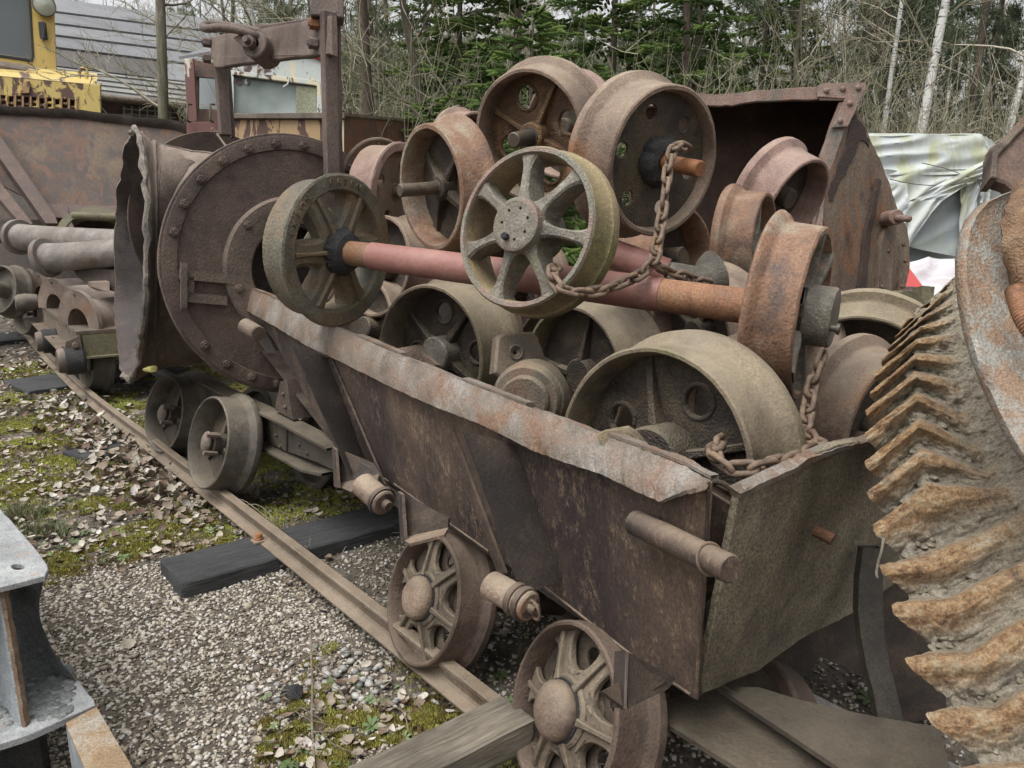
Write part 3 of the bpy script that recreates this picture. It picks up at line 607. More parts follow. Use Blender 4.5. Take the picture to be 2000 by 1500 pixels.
L_ = [(1686, 1070), (1678, 1130), (1676, 1190), (1682, 1245), (1692, 1300), (1708, 1360), (1718, 1420), (1690, 1450)]
R_ = [(1722, 1070), (1724, 1130), (1725, 1190), (1728, 1245), (1738, 1300), (1754, 1360), (1766, 1410), (1818, 1432)]
g = Geo(); rows = []
for i in range(29):
    t = i / 28; a = pil(L_, t); b = pil(R_, t); d = 1.92 - .16 * t; A = C(a[0], a[1], d); B = C(b[0], b[1], d); q = cdir(0, 0, 1) * .03; rows.append([A, lerp(A, B, .5) - q * .3, B, B + q, A + q])
g.grid(rows, closed_u=True); part(w1, 'curved_strut', g, rust('strut', [(.02, .017, .014), (.045, .038, .03), (.09, .08, .06)], 8, bump=.4))
cam_poly([(1480, 1300, 2.25), (1560, 1235, 2.25), (1680, 1160, 2.25), (1730, 1180, 2.25), (1840, 1250, 2.25), (1850, 1400, 2.25), (1768, 1412, 2.25), (1720, 1336, 2.25), (1602, 1282, 2.25), (1585, 1310, 2.25), (1545, 1332, 2.25), (1485, 1342, 2.25)], .02, M_wdark, 'cradle')
cam_poly([(1700, 1060, 2.35), (1790, 1110, 2.35), (1860, 1280, 2.35), (1740, 1250, 2.35), (1700, 1180, 2.35)], .02, M_wdark, 'cradle')
# castings and scraps between the wheels
tb2 = thing('bearing_block', 'cast bearing block with a square lug and round cap, between the lower wheels', 'bearing block', loc=C(1030, 760, 2.1))
M_cast = rust('casting', [(.055, .048, .038), (.12, .10, .075), (.20, .165, .12)], 8, patch=(.17, .10, .07), pamt=.3, bump=.4, dust=(.27, .22, .15), damt=.6)
pb = Plane(C(985, 655, 2.36), C(972, 725, 2.34), C(1046, 652, 2.40))
g = on_plate(pb, [(976, 662), (984, 655), (1040, 652), (1048, 660), (1062, 700), (1090, 745), (1080, 790), (1010, 760), (970, 726)], .05, bev=.008, holes=[[(1008 + 8 * math.cos(a), 688 + 9 * math.sin(a)) for a in [i * .5236 for i in range(12)]]]); part(tb2, 'lug', g, M_cast)
g = Geo().torus(.021, .004, 24, 8, M=frame(pb.at(1008, 688, .002), pb.n)); part(tb2, 'lug_ring', g, M_cast)
Mc = frame(C(1022, 784, 2.20), cdir(.25, .12, .8)); g = Geo().lathe([(.001, 0), (.066, 0), (.073, .006), (.074, .02), (.094, .022), (.099, .03), (.102, .045), (.108, .05), (.11, .12)], 40, closed=False, M=Mc, wob=.002); part(tb2, 'round_cap', g, M_cast)
tf = thing('cast_fragment', 'jagged broken casting with yellowish edge poking up behind the tub lip', 'scrap', loc=C(1215, 870, 1.7))
g = Geo().prism([C(1165, 850, 1.66), (C(1180, 842, 1.66)), C(1225, 838, 1.68), C(1240, 846, 1.70), (C(1262, 872, 1.72)), C(1280, 900, 1.70), C(1200, 900, 1.66)], cdir(.1, 0, .5) * .18); g.subdiv(.03, 3); g.rough(.006, 18, 3); part(tf, 'casting', g, rust('ochre_cast', [(.10, .075, .05), (.19, .15, .10), (.28, .24, .17)], 10, patch=(.24, .19, .11), pamt=.3, bump=.4))
tf = thing('cast_fragment', 'broken brown casting leaning behind the tub lip below the left spoked wheel', 'scrap', loc=C(800, 700, 2.5))
g = Geo().prism([C(757, 684, 2.62), C(812, 672, 2.62), C(822, 688, 2.64), C(850, 712, 2.66), C(850, 760, 2.66), C(770, 725, 2.62)], cdir(.1, 0, .5) * .15); g.subdiv(.04, 3); g.rough(.005, 18, 5); part(tf, 'casting', g, M_wheelb)
# second red axle and its grey cone end, low in the heap
ta = thing('loose_axle', 'second red axle with greenish grey tapered end, under the chain', 'axle', loc=C(1300, 520, 2.7))
a, b, c_, d_ = C(1150, 480, 2.75), C(1300, 535, 2.7), C(1360, 548, 2.7), C(1395, 535, 2.72)
part(ta, 'shaft', Geo().tube([a, lerp(a, b, .5), b], [.05, .055, .055], 28), M_redpaint)
part(ta, 'tapered_end', Geo().tube([b, c_, lerp(c_, d_, .6), d_], [.045, .05, .07, .085], 28), M_moss)
tr = thing('tyre_ring', 'thin bent hand ring sticking up behind the pinkish wheel', 'ring', loc=C(720, 350, 4.1))
Mr = wheel_M(745, 370, 95, .54, .8, 180); part(tr, 'ring', Geo().lathe([(.265 + .012 * math.cos(a), .012 * math.sin(a)) for a in [i * .785 for i in range(8)]], 60, M=Mr), M_wheelb)
for i in range(4): part(tr, 'spoke', Geo().rod(Mr @ Vector((0, 0, 0)), Mr @ Vector((.26 * math.cos(i * 1.57 + .5), .26 * math.sin(i * 1.57 + .5), 0)), .008, 10), M_wheelb)
# ---------------------------------------------------------------- chains
def link_mesh(r, Lh, Wd, name='link'):
    """one welded link, long axis x"""
    pts = []; R = Wd; n = 10
    for i in range(n + 1): a = -math.pi / 2 + math.pi * i / n; pts.append((Lh + R * math.cos(a), R * math.sin(a), 0))
    for i in range(n + 1): a = math.pi / 2 + math.pi * i / n; pts.append((-Lh + R * math.cos(a), R * math.sin(a), 0))
    rows = []; m = 8; k = len(pts)
    for i in range(k):
        p = Vector(pts[i]); t = (Vector(pts[(i + 1) % k]) - Vector(pts[i - 1])).normalized(); s_ = Vector((0, 0, 1)).cross(t)
        rows.append([p + (s_ * math.cos(2 * math.pi * q / m) + Vector((0, 0, 1)) * math.sin(2 * math.pi * q / m)) * r for q in range(m)])
    g = Geo(); g.grid(rows, closed_u=True, closed_v=True); return g.mesh('link', M_chain, 60)
LINK = link_mesh(.0072, .0165, .0135)
rng = random.Random(5)
def chain(label, pts, group='rusty chains round the heap', pitch=.044):
    P = [C(*p) for p in pts]
    # smooth the path, then walk along it
    Q = []
    for i in range(len(P) - 1):
        p0, p1, p2, p3 = P[max(i - 1, 0)], P[i], P[i + 1], P[min(i + 2, len(P) - 1)]
        for j in range(12):
            t = j / 12; Q.append(.5 * ((2 * p1) + (p2 - p0) * t + (2 * p0 - 5 * p1 + 4 * p2 - p3) * t * t + (3 * p1 - p0 - 3 * p2 + p3) * t ** 3))
    Q.append(P[-1]); t = thing('chain', label, 'chain', loc=P[0], group=group); Mi = MW[t.name].inverted()
    acc = 0; nxt = pitch / 2; k = 0
    for a, b in zip(Q, Q[1:]):
        L = (b - a).length
        while acc + L >= nxt:
            p = lerp(a, b, (nxt - acc) / max(L, 1e-9)); d = (b - a).normalized(); view = (EYE - p).normalized()
            side = (view - d * view.dot(d)).normalized(); ang = (math.pi / 4 if k % 2 else -math.pi / 4) + rng.uniform(-.35, .35)
            z = (side * math.cos(ang) + d.cross(side) * math.sin(ang)); y = z.cross(d)
            m = Matrix((d, y, z)).transposed().to_4x4(); m.translation = p
            o = bpy.data.objects.new('link', LINK); COL.objects.link(o); o.parent = t; o.matrix_local = Mi @ m; nxt += pitch; k += 1
        acc += L
    return t
chain('chain hanging from the orange axle stub and hooked into the pink and grey spoked wheel', [(1342, 290, 2.50), (1322, 284, 2.46), (1308, 310, 2.42), (1300, 370, 2.38), (1292, 430, 2.34), (1282, 480, 2.30), (1276, 508, 2.27), (1250, 536, 2.24), (1215, 552, 2.20), (1180, 566, 2.16), (1140, 572, 2.13), (1105, 566, 2.11), (1084, 552, 2.12), (1080, 528, 2.16), (1092, 520, 2.22)])
chain('short end of chain trailing to the right over the red axle', [(1276, 512, 2.27), (1300, 528, 2.32), (1330, 538, 2.36), (1362, 549, 2.40), (1392, 556, 2.44)])
chain('chain round the biggest wheel running down beside the axle box', [(1608, 690, 2.0), (1598, 715, 1.98), (1585, 760, 1.95), (1578, 800, 1.92), (1576, 835, 1.86), (1588, 862, 1.78), (1600, 872, 1.72), (1570, 888, 1.66), (1530, 900, 1.60), (1480, 912, 1.57), (1430, 914, 1.58), (1402, 900, 1.60), (1396, 875, 1.66), (1415, 860, 1.74)])
# ---------------------------------------------------------------- track
RAILP = [(-60, 500), (-20, 560), (24, 606), (75, 668), (165, 755), (300, 856), (450, 968), (700, 1157), (945, 1345), (1090, 1460), (1200, 1545)]
RZH = .13; RP = [G(x, y, RZH) for x, y in RAILP]
tdir = (RP[4] - RP[7]); tdir.z = 0; tdir.normalize(); ndir = Vector((-tdir.y, tdir.x, 0)) * -1
if ndir.x < 0: ndir = -ndir
def spline(P, k=10):
    Q = []
    for i in range(len(P) - 1):
        p0, p1, p2, p3 = P[max(i - 1, 0)], P[i], P[i + 1], P[min(i + 2, len(P) - 1)]
        for j in range(k):
            t = j / k; Q.append(.5 * ((2 * p1) + (p2 - p0) * t + (2 * p0 - 5 * p1 + 4 * p2 - p3) * t * t + (3 * p1 - p0 - 3 * p2 + p3) * t ** 3))
    Q.append(P[-1]); return Q
M_rail = rust('rail_rust', [(.085, .062, .045), (.16, .125, .095), (.24, .195, .15)], 6, patch=(.13, .08, .05), pamt=.3, bump=.3, rough=.65, dust=(.25, .2, .15), damt=.5)
RPROF = [(-.045, -.082), (-.045, -.076), (-.012, -.066), (-.006, -.058), (-.006, -.026), (-.020, -.018), (-.021, -.006), (-.016, 0), (.016, 0), (.021, -.006), (.020, -.018), (.006, -.026), (.006, -.058), (.012, -.066), (.045, -.076), (.045, -.082)]
def rail(P, label_name='rail'):
    g = Geo(); rows = []
    for i, p in enumerate(P):
        t = (P[min(i + 1, len(P) - 1)] - P[max(i - 1, 0)]).normalized(); s_ = t.cross(Vector((0, 0, 1))).normalized()
        rows.append([p + s_ * a + Vector((0, 0, b)) for a, b in RPROF])
    g.grid(rows, closed_u=True); k = len(RPROF); g.f.append(list(range(k))[::-1]); g.f.append([(len(P) - 1) * k + q for q in range(k)])
    return g
QN = spline(RP); single('rail', rail(QN), M_rail, kind='structure')
a_, b_ = G(1542, 1332, RZH), G(1664, 1392, RZH); GA = (a_ - RP[7]).dot(ndir); print('gauge', GA)
QF = [p + ndir * GA for p in QN] + [RP[10] + ndir * GA - tdir * q for q in (.4, .8)]
single('rail', rail(QF), rust('rail_grey', [(.12, .115, .11), (.2, .19, .18), (.27, .26, .25)], 6, bump=.2, rough=.6), kind='structure')
M_tie = rust('tie_black', [(.014, .015, .016), (.035, .036, .037), (.075, .075, .073)], 5, stretch=(1, 1, 1), bump=.5, rough=.75, patch=(.09, .085, .075), pamt=.15, dust=(.10, .10, .095), damt=.6)
def wood(name, c1, c2, c3, sc=6, stretch=(1, 14, 14), bump=.9):
    m, nt, b = new_mat(name); h = N(nt); v = h.coord(stretch); n1 = h.noise(v, sc, 8, .7, .8); n2 = h.noise(h.coord((1, 1, 1)), 4, 5, .6)
    c = h.ramp(n1, [(.3, c1), (.5, c2), (.7, c3)]); c = h.mix(h.ramp(n2, [(.5, 0), (.7, .5)]), c, tuple(x * .45 for x in c1)); h.l(c, b.inputs['Base Color']); b.inputs['Roughness'].default_value = .9
    h.l(h.bump(n1, bump, .006, h.bump(h.noise(v, 40, 4, .7), .4, .002)), b.inputs['Normal']); return m
M_tiew = wood('tie_wood', (.014, .015, .016), (.04, .041, .042), (.085, .085, .082), 7, (1, 18, 18), 1.2)
M_timber = wood('grey_timber', (.075, .062, .045), (.17, .145, .11), (.27, .24, .19), 7, bump=1.0)
def tie(px, z, th, label, mat=None, seed=0, ends=None):
    P = [G(x, y, z) for x, y in px]; ctr = sum(P, Vector()) / 4; ax = ((P[1] + P[2]) / 2 - (P[0] + P[3]) / 2); L = ax.length; w = ((P[3] - P[0]).length + (P[2] - P[1]).length) / 2
    M = frame(Vector((ctr.x, ctr.y, z - th / 2)), Vector((0, 0, 1)), ax); g = Geo().box((0, 0, 0), (L, w, th), None, .007); g.subdiv(.05, 6); g.rough(.004, 7, seed, .002, 30)
    for v in g.v: v.z += .0025 * noise.noise((v.x * 2, v.y * 60, seed)); v.x += .008 * noise.noise((seed, v.y * 30, v.z * 30)) * (abs(v.x) > L / 2 - .03)
    o = single('sleeper', g.mesh('sleeper', mat or M_tiew, 40), None, label, 'sleeper', 'sleepers under the narrow track'); o.matrix_world = M; return o
tie([(312, 1094), (775, 975), (800, 1018), (352, 1138)], .05, .13, 'nearest black sleeper, its sawn end lying on the gravel, bolted to the rail')
tie([(136, 876), (290, 840), (310, 862), (160, 900)], .035, .12, 'black sleeper end half buried in leaves, left of the drum wagon', seed=3)
tie([(16, 742), (330, 700), (345, 722), (45, 765)], .035, .12, 'black sleeper under the pipe wagon nearest wheel', seed=5)
tie([(-60, 655), (60, 645), (64, 660), (-60, 672)], .035, .12, 'far black sleeper at the left edge', seed=8)
tie([(1150, 1130), (1500, 1040), (1530, 1068), (1180, 1165)], .05, .12, 'black sleeper beneath the far side of the tub wagon', seed=9)
# loose grey timber chocked under the near wheel
Ab = G(640, 1560, .215); Bb = G(1012, 1378, .215); ax = (Bb - Ab); M = frame((Ab + Bb) / 2 + Vector((0, 0, -.042)), Vector((0, 0, 1)), ax)
g = Geo().box((0, 0, 0), (ax.length, .135, .084), None, .006); g.subdiv(.03, 6)
for v in g.v: v.z += .004 * noise.noise((v.x * 3, v.y * 90, 1)) + .002 * noise.noise((v.x * 9, v.y * 200, 4)); v.y += .004 * noise.noise((v.x * 7, 0, v.z * 30)); v.x += .012 * noise.noise((0, v.y * 40, v.z * 40)) * (abs(v.x) > ax.length / 2 - .03)
o = single('timber', g.mesh('timber', M_timber, 40), None, 'weathered grey timber baulk lying across the rail under the nearest wheel', 'timber'); o.matrix_world = M
# rail clip with an orange bolt
cl = thing('rail_clip', 'rail clip plate with bright orange bolt on the nearest sleeper', 'rail clip', loc=G(505, 1052, .05))
mc = frame(G(506, 1056, .058), Vector((0, 0, 1)), tdir)
part(cl, 'plate', Geo().box((0, 0, 0), (.055, .06, .014), mc, .003), M_rail)
part(cl, 'bolt', Geo().lathe([(.001, .034), (.014, .034), (.016, .031), (.016, .016), (.020, .014), (.020, .006)], 12, closed=False, M=mc), M_orange)
# ---------------------------------------------------------------- wagon with the riveted drum
M_drum = rust('drum_brown', [(.045, .032, .027), (.085, .06, .05), (.135, .098, .08)], 5, patch=(.045, .034, .03), pamt=.4, second=(.115, .07, .05), samt=.35, bump=.45, dust=(.19, .14, .115), damt=.5, pscale=.5, grain=1.5)
M_duct = rust('duct_taupe', [(.06, .046, .04), (.12, .092, .076), (.175, .14, .115)], 5, patch=(.07, .055, .045), pamt=.35, bump=.5, dust=(.24, .185, .155), damt=.7)
M_torn = rust('torn_edge', [(.05, .04, .035), (.15, .125, .105), (.26, .235, .21)], 16, patch=(.035, .03, .028), pamt=.4, fleck=(.36, .35, .32), famt=.3, bump=.8)
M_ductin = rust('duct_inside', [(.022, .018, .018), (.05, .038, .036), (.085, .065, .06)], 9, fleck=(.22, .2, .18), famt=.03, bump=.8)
w2 = thing('drum_wagon', 'wagon carrying a big bolted drum with a wide bent mouth and a portal frame', 'rail wagon', loc=G(560, 900))
Rw = .675; MD = wheel_M(578, 521, 249, 1.35, .93, 183); kpx = 1.35 / (2 * 249)
g = Geo().plate(circle(Rw, 120), .018, [circle(.235, 60, -.02, 0)], .003, M=MD @ T(0, 0, .009)); g.rough(.0015, 6, 1); part(w2, 'face_disc', g, M_drum)
g = Geo().lathe([(Rw * .9, .035), (Rw - .004, .035), (Rw - .002, .050), (Rw * .9, .052)], 110, M=MD, wob=.004, seed=3); part(w2, 'back_flange', g, M_duct)
g = Geo().lathe([(Rw * .985, .0), (Rw * .985, -.010), (Rw * .972, -.013), (Rw * .885, -.012), (Rw * .878, -.006), (Rw * .878, .002)], 110, M=MD, wob=.002, seed=8); part(w2, 'bolt_ring', g, M_drum)
def bolt_at(M, r=.022, mat=M_drum, nm='bolt', t=None, washer=True):
    g = Geo().lathe([(.0005, -.024), (r * .5, -.026), (r * .55, -.018), (r * .92, -.018), (r, -.014), (r, -.004), (r * 1.35, -.003), (r * 1.35, .001)] if washer else [(.0005, -.018), (r * .9, -.018), (r, -.014), (r, .001)], 6, closed=False, M=M); return part(t or w2, nm, g, mat, smooth=25)
xs = MD.col[0].xyz; up_cam = cdir(0, 1, 0); rt_cam = cdir(1, 0, 0); zc = MD.col[2].xyz.normalized()
e1 = (rt_cam - zc * rt_cam.dot(zc)).normalized(); e2 = (up_cam - zc * up_cam.dot(zc) - e1 * up_cam.dot(e1)).normalized()
MDo = MD.translation
def dpt(ang, r, z=0): return MDo + e1 * (r * math.cos(rad(ang))) + e2 * (r * math.sin(rad(ang))) + zc * z
for k in range(27):
    ang = 84 + 13.33 * k
    if 170 < ang % 360 < 205: continue
    bolt_at(frame(dpt(ang, Rw * .925, -.012), zc, e1) @ RZ(k))
# inner ring and toothed ring behind it
g = Geo().lathe([(.245, -.004), (.245, -.022), (.30, -.032), (.372, -.030), (.382, -.020), (.384, .0)], 90, closed=True, M=MD @ T(-.02, 0, 0), wob=.002); part(w2, 'bearing_ring', g, M_duct)
for a_ in (198, 255, 140, 100, 60): bolt_at(frame(dpt(a_, .33, -.03) , zc, e1), .02, M_duct)
pts = []
for i in range(48):
    a0 = 2 * math.pi * i / 48; da = 2 * math.pi / 48
    pts += [(.255 * math.cos(a0), .255 * math.sin(a0)), (.255 * math.cos(a0 + da * .3), .255 * math.sin(a0 + da * .3)), (.225 * math.cos(a0 + da * .42), .225 * math.sin(a0 + da * .42)), (.225 * math.cos(a0 + da * .62), .225 * math.sin(a0 + da * .62)), (.255 * math.cos(a0 + da * .76), .255 * math.sin(a0 + da * .76))]
g = Geo().plate(circle(.30, 60), .03, [pts], .001, M=MD @ T(-.02, 0, .03)); part(w2, 'gear_ring', g, M_drum)
g = Geo().lathe([(.001, .22), (.24, .22), (.26, .05)], 40, closed=False, M=MD); part(w2, 'inner_shaft', g, M_ductin)
# hinge straps at the left edge of the disc
def dbox(x0, y0, x1, y1, dz, th, mat, nm):     # on the disc plane by picture position
    pl = Plane(dpt(0, 0), dpt(0, 1), dpt(90, 1)); P = [pl.at(x0, y0), pl.at(x1, y0 + (x1 - x0) * .09), pl.at(x1, y1 + (x1 - x0) * .09), pl.at(x0, y1)]
    part(w2, nm, Geo().prism([p - zc * dz for p in P], -zc * th), mat)
dbox(348, 526, 456, 545, .002, .03, M_duct, 'strap'); dbox(350, 570, 440, 588, .002, .03, M_duct, 'strap'); dbox(348, 512, 360, 600, .034, .02, M_duct, 'hinge_bar'); dbox(364, 540, 376, 574, .002, .03, M_duct, 'strap')
# bent duct opening to the left
st = [(345, 3.97, -.62, 4.38, 521, .61), (338, 3.96, -.95, 4.75, 518, .60), (330, 3.95, -1.40, 4.95, 512, .60), (322, 3.94, -1.80, 5.02, 508, .605), (313, 3.90, -2.15, 5.00, 505, .62), (302, 3.84, -2.38, 4.96, 504, .655), (288, 3.76, -2.55, 4.92, 503, .70)]
def duct(inset, mat, nm):
    rows = []; K = 42
    for i in range(K + 1):
        t = i / K * (len(st) - 1); j = min(int(t), len(st) - 2); f = t - j
        npx, nd, fx, fd, cy, R = [lerp(st[j][q], st[j + 1][q], f) for q in range(6)]; Nn = C(npx, cy, nd); Ff = C(1000 + 1500 * fx / fd, cy, fd); c = (Nn + Ff) / 2; a = (Ff - Nn) / 2; ra = a.length; a = a / ra; b = cdir(0, 1, 0)
        b = (b - a * b.dot(a)).normalized(); row = []
        for q in range(96):
            an = 2 * math.pi * q / 96; k8 = min(1, max(0, (t - 3) / 2)); oct_ = 1 - .022 * math.cos(8 * an) * k8
            w = .010 * noise.noise((math.cos(an) * 2, math.sin(an) * 2, t * 1.2)) + .005 * noise.noise((math.cos(an) * 9, math.sin(an) * 9, t * 4)) * (1 + k8)
            p = c + a * ((ra - inset) * oct_ * math.cos(an) + w * math.cos(an)) + b * ((R - inset) * oct_ * math.sin(an) + w * math.sin(an))
            if i == K: p = p + a.cross(b) * (.014 * noise.noise((math.cos(an) * 3, math.sin(an) * 3, 0)) + .014 * noise.noise((math.cos(an) * 12, math.sin(an) * 12, 0)) + .008 * noise.noise((an * 30, 3, 0)))
            row.append(p)
        rows.append(row)
    return rows
ro = duct(0, None, ''); ri = duct(.022, None, '')
g = Geo(); g.grid(ro, closed_u=True); g.grid([ro[-1], ri[-1]], closed_u=True); part(w2, 'duct', g, M_duct, smooth=50)
n0 = 24; tor = [ro[-1][q % 96] for q in range(n0, 76)]; part(w2, 'torn_rim', Geo().tube(tor, [.016 + .012 * noise.noise((q * .35, 2, 0)) + .008 * noise.noise((q * 1.3, 5, 0)) for q in range(len(tor))], 7).rough(.006, 40, 1), M_torn)
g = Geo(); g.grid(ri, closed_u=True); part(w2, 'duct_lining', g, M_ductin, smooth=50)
# weld patches and seams on the duct
def on_duct(t, an, off=.006):
    i = t * 42; i0 = int(i); f = i - i0; q = (an / 360 * 96) % 96; q0 = int(q); h = q - q0
    def rr(i_, q_): return ro[min(i_, 42)][q_ % 96]
    p = lerp(lerp(rr(i0, q0), rr(i0, q0 + 1), h), lerp(rr(i0 + 1, q0), rr(i0 + 1, q0 + 1), h), f); c = sum(ro[min(i0, 42)], Vector()) / 96; return p + (p - c).normalized() * off
g = Geo(); rows = []
for i in range(19):
    a_ = 118 + i * 5; rows.append([on_duct(.36 + .03 * noise.noise((i * .5, 1, 0)), a_, .0), on_duct(.365 + .03 * noise.noise((i * .5, 1, 0)), a_, .010), on_duct(.70 + .02 * noise.noise((i, 0, 0)), a_, .010), on_duct(.705 + .02 * noise.noise((i, 0, 0)), a_, 0)])
g.grid(rows); part(w2, 'patch_plate', g, M_duct, smooth=50)
for t_, a0, a1 in ((.80, 85, 275), (.955, 80, 280)):
    part(w2, 'weld_bead', Geo().tube([on_duct(t_ + .010 * noise.noise((q * .3, 0, t_)), lerp(a0, a1, q / 60), .003) for q in range(61)], [.010 + .006 * noise.noise((q * .9, 3, 0)) for q in range(61)], 6), M_duct)
part(w2, 'weld_bead', Geo().tube([on_duct(lerp(.1, .95, q / 30), 98 + 1.5 * math.sin(q), .003) for q in range(31)], .008, 6), M_duct)
part(w2, 'weld_bead', Geo().tube([on_duct(lerp(.1, .95, q / 30), 254 + 1.5 * math.sin(q), .003) for q in range(31)], .006, 6), M_duct)
g = Geo().sphere((0, 0, 0), .035, (1, 1, .5), 10); g.v = [v + C(296, 722, 3.93) for v in g.v]; g.rough(.012, 40, 2)
part(w2, 'moss_clump', g, rust('moss_lump', [(.12, .11, .03), (.22, .20, .06), (.30, .28, .11)], 30, bump=.8))
# second disc behind
g = Geo().plate(circle(.59, 90), .015, (), .003, M=wheel_M(428, 436, 170, 1.18, .9, 183)); part(w2, 'rear_disc', g, M_drum)
part(w2, 'disc_rib', Geo().rod(C(424, 262, 5.0), C(444, 290, 4.9), .008, 8), M_duct)
# portal frame
M_post = rust('post_rust', [(.055, .038, .034), (.10, .072, .062), (.155, .12, .10)], 6, bump=.4, stretch=(1, 1, .4), patch=(.06, .043, .038), pamt=.3)
def post(pa, pb, da, db, w, t, mat, nm='post', base=w2):
    a, b = C(*pa, da), C(*pb, db); ax = b - a; M = frame((a + b) / 2, ax, cdir(.8, 0, .6)); g = Geo().box((0, 0, 0), (w, t, ax.length), M, .006); g.subdiv(.15, 5); g.rough(.003, 6, w * 99); return part(base, nm, g, mat)
post((640, 22), (648, 345), 3.86, 3.98, .075, .05, M_post); post((658, 24), (664, 345), 3.96, 4.06, .02, .05, M_post)
post((430, 110), (440, 265), 4.95, 5.0, .075, .05, M_post); post((444, 110), (455, 270), 5.02, 5.07, .02, .05, M_post)
post((606, 17), (671, 23), 3.88, 3.92, .085, .11, M_post, 'post_cap')
g = Geo(); A = [(408, 74, 4.9), (470, 62, 4.6), (500, 50, 4.45), (560, 44, 4.2), (644, 32, 3.82), (646, 104, 3.82), (560, 112, 4.2), (500, 120, 4.45), (418, 131, 4.9)]
nb_ = Plane(C(408, 74, 4.9), C(644, 32, 3.82), C(646, 104, 3.82)); g.plate([nb_.uv(nb_.at(x, y)) for x, y, d in A], .04, (), .006, M=nb_.M(-.02), jag=.006, seg=.06); g.subdiv(.1, 2); g.rough(.003, 8, 4); part(w2, 'cross_beam', g, M_post)
for x, y, m_ in ((622, 48, M_orange), (620, 86, M_post), (411, 84, M_post), (412, 115, M_post)):
    p = nb_.at(x, y); part(w2, 'nut', Geo().lathe([(.0005, .05), (.014, .052), (.016, .045), (.028, .045), (.030, .04), (.030, 0)], 6, closed=False, M=frame(p, nb_.n + Vector((-.8, 0, 0)))), m_, smooth=20)
# shackle
pth = [(520, 84, 4.30), (500, 70, 4.22), (470, 60, 4.2), (430, 54, 4.18), (404, 56, 4.2), (397, 52, 4.3), (405, 48, 4.42), (440, 50, 4.45), (480, 56, 4.42), (510, 62, 4.4)]
part(w2, 'shackle_bow', Geo().tube(spline([C(*p) for p in pth], 6), .022, 12), M_post)
me_ = frame(C(496, 86, 4.22), cdir(.25, 0, 1)); part(w2, 'shackle_eye', Geo().lathe([(.03, 0), (.068, 0), (.074, .006), (.076, .16), (.03, .165)], 36, M=me_, wob=.004), M_post)
part(w2, 'shackle_eye', Geo().prism([C(455, 74, 4.2), C(490, 56, 4.22), C(505, 108, 4.22), C(478, 90, 4.2)], cdir(.2, 0, 1) * .05), M_post)
part(w2, 'shackle_pin', Geo().lathe([(.001, -.05), (.018, -.05), (.02, -.046), (.02, -.02), (.035, -.02), (.035, .01)], 8, closed=False, M=frame(C(488, 83, 4.2), cdir(.25, 0, 1))), M_post)
# chassis and wheels
def vplate(pts, d0, th, mat, nm, t=w2, off=0):       # upright plate running parallel to the track
    pl = Plane(C(*d0), C(*d0) + tdir, C(*d0) + Vector((0, 0, 1))); g = Geo().plate([pl.uv(pl.at(x, y, off)) for x, y in pts], th, (), .002, M=pl.M(off)); return part(t, nm, g, mat), pl
FR0 = (560, 850, 3.75)
_, plf = vplate([(380, 730), (470, 778), (560, 822), (612, 848), (655, 872), (655, 918), (622, 902), (560, 880), (492, 848), (440, 815), (380, 775)], FR0, .012, M_frame, 'frame_web')
for pts, nm in (([(372, 726), (470, 775), (560, 818), (616, 846), (660, 872)], 'top_flange'), ([(430, 818), (492, 850), (560, 886), (610, 912), (650, 920)], 'bottom_flange')):
    g = Geo(); rows = []
    for x, y in pts:
        p = plf.at(x, y); q = plf.n; rows.append([p + q * .055, p - q * .04, p - q * .04 - Vector((0, 0, .012)), p + q * .055 - Vector((0, 0, .012))])
    g.grid(rows, closed_u=True); g.f.append([0, 1, 2, 3]); g.rough(.003, 9, 3); part(w2, nm, g, M_frame)
part(w2, 'stiffener', Geo().rod(plf.at(560, 826, .01), plf.at(560, 880, .01), .008, 8), M_frame)
for x, y in ((540, 850), (548, 872), (585, 868), (600, 885)): part(w2, 'rivet', Geo().sphere(plf.at(x, y, .008), .011, n=8), M_frame)
part(w2, 'pedestal', Geo().prism([plf.at(536, 800), plf.at(548, 745), plf.at(560, 742), plf.at(572, 820)], plf.n * -.12), M_drum)
for x, y in ((556, 770), (560, 795)): part(w2, 'rivet', Geo().sphere(plf.at(x - 3, y, .004), .011, n=8), M_drum)
M_w2 = rust('wheel_grime', [(.035, .03, .026), (.085, .073, .06), (.15, .13, .105)], 7, bump=.4, dust=(.2, .17, .13), damt=.5, patch=(.11, .07, .045), pamt=.15)
for (Mx, cap) in ((wheel_M(404, 864, 91, .47, .40, 4), 1), (wheel_M(318, 808, 76, .47, .44, 4), 1)):
    wheel('', Mx, .47, .17, .014, .03, 'back', M_w2, M_webdark, webz=.7, ribs=3, ribw=.012, t=w2, hub=(.055, .1, 1)); 
    g = Geo().sphere((0, 0, 0), .058, (1, .75, .45), 16); g.v = [Mx @ (v + Vector((0, 0, .0))) for v in g.v]; part(w2, 'axle_cap', g, M_duct)
    for s_ in (-1, 1): part(w2, 'bolt', Geo().lathe([(.001, -.03), (.012, -.03), (.012, .04)], 6, closed=False, M=Mx @ T(.045 * s_, .05, 0)), M_duct)
    Mf = Mx.copy(); Mf.translation = Mx.translation + Mx.col[2].xyz.normalized() * (GA - .1); wheel('', Mf, .47, .15, .014, .03, 'front', M_w2, M_webdark, webz=.3, t=w2, hub=(.055, .1, 1))
    part(w2, 'axle', Geo().rod(Mx.translation + Mx.col[2].xyz * .1, Mf.translation, .03, 14), M_wdark)
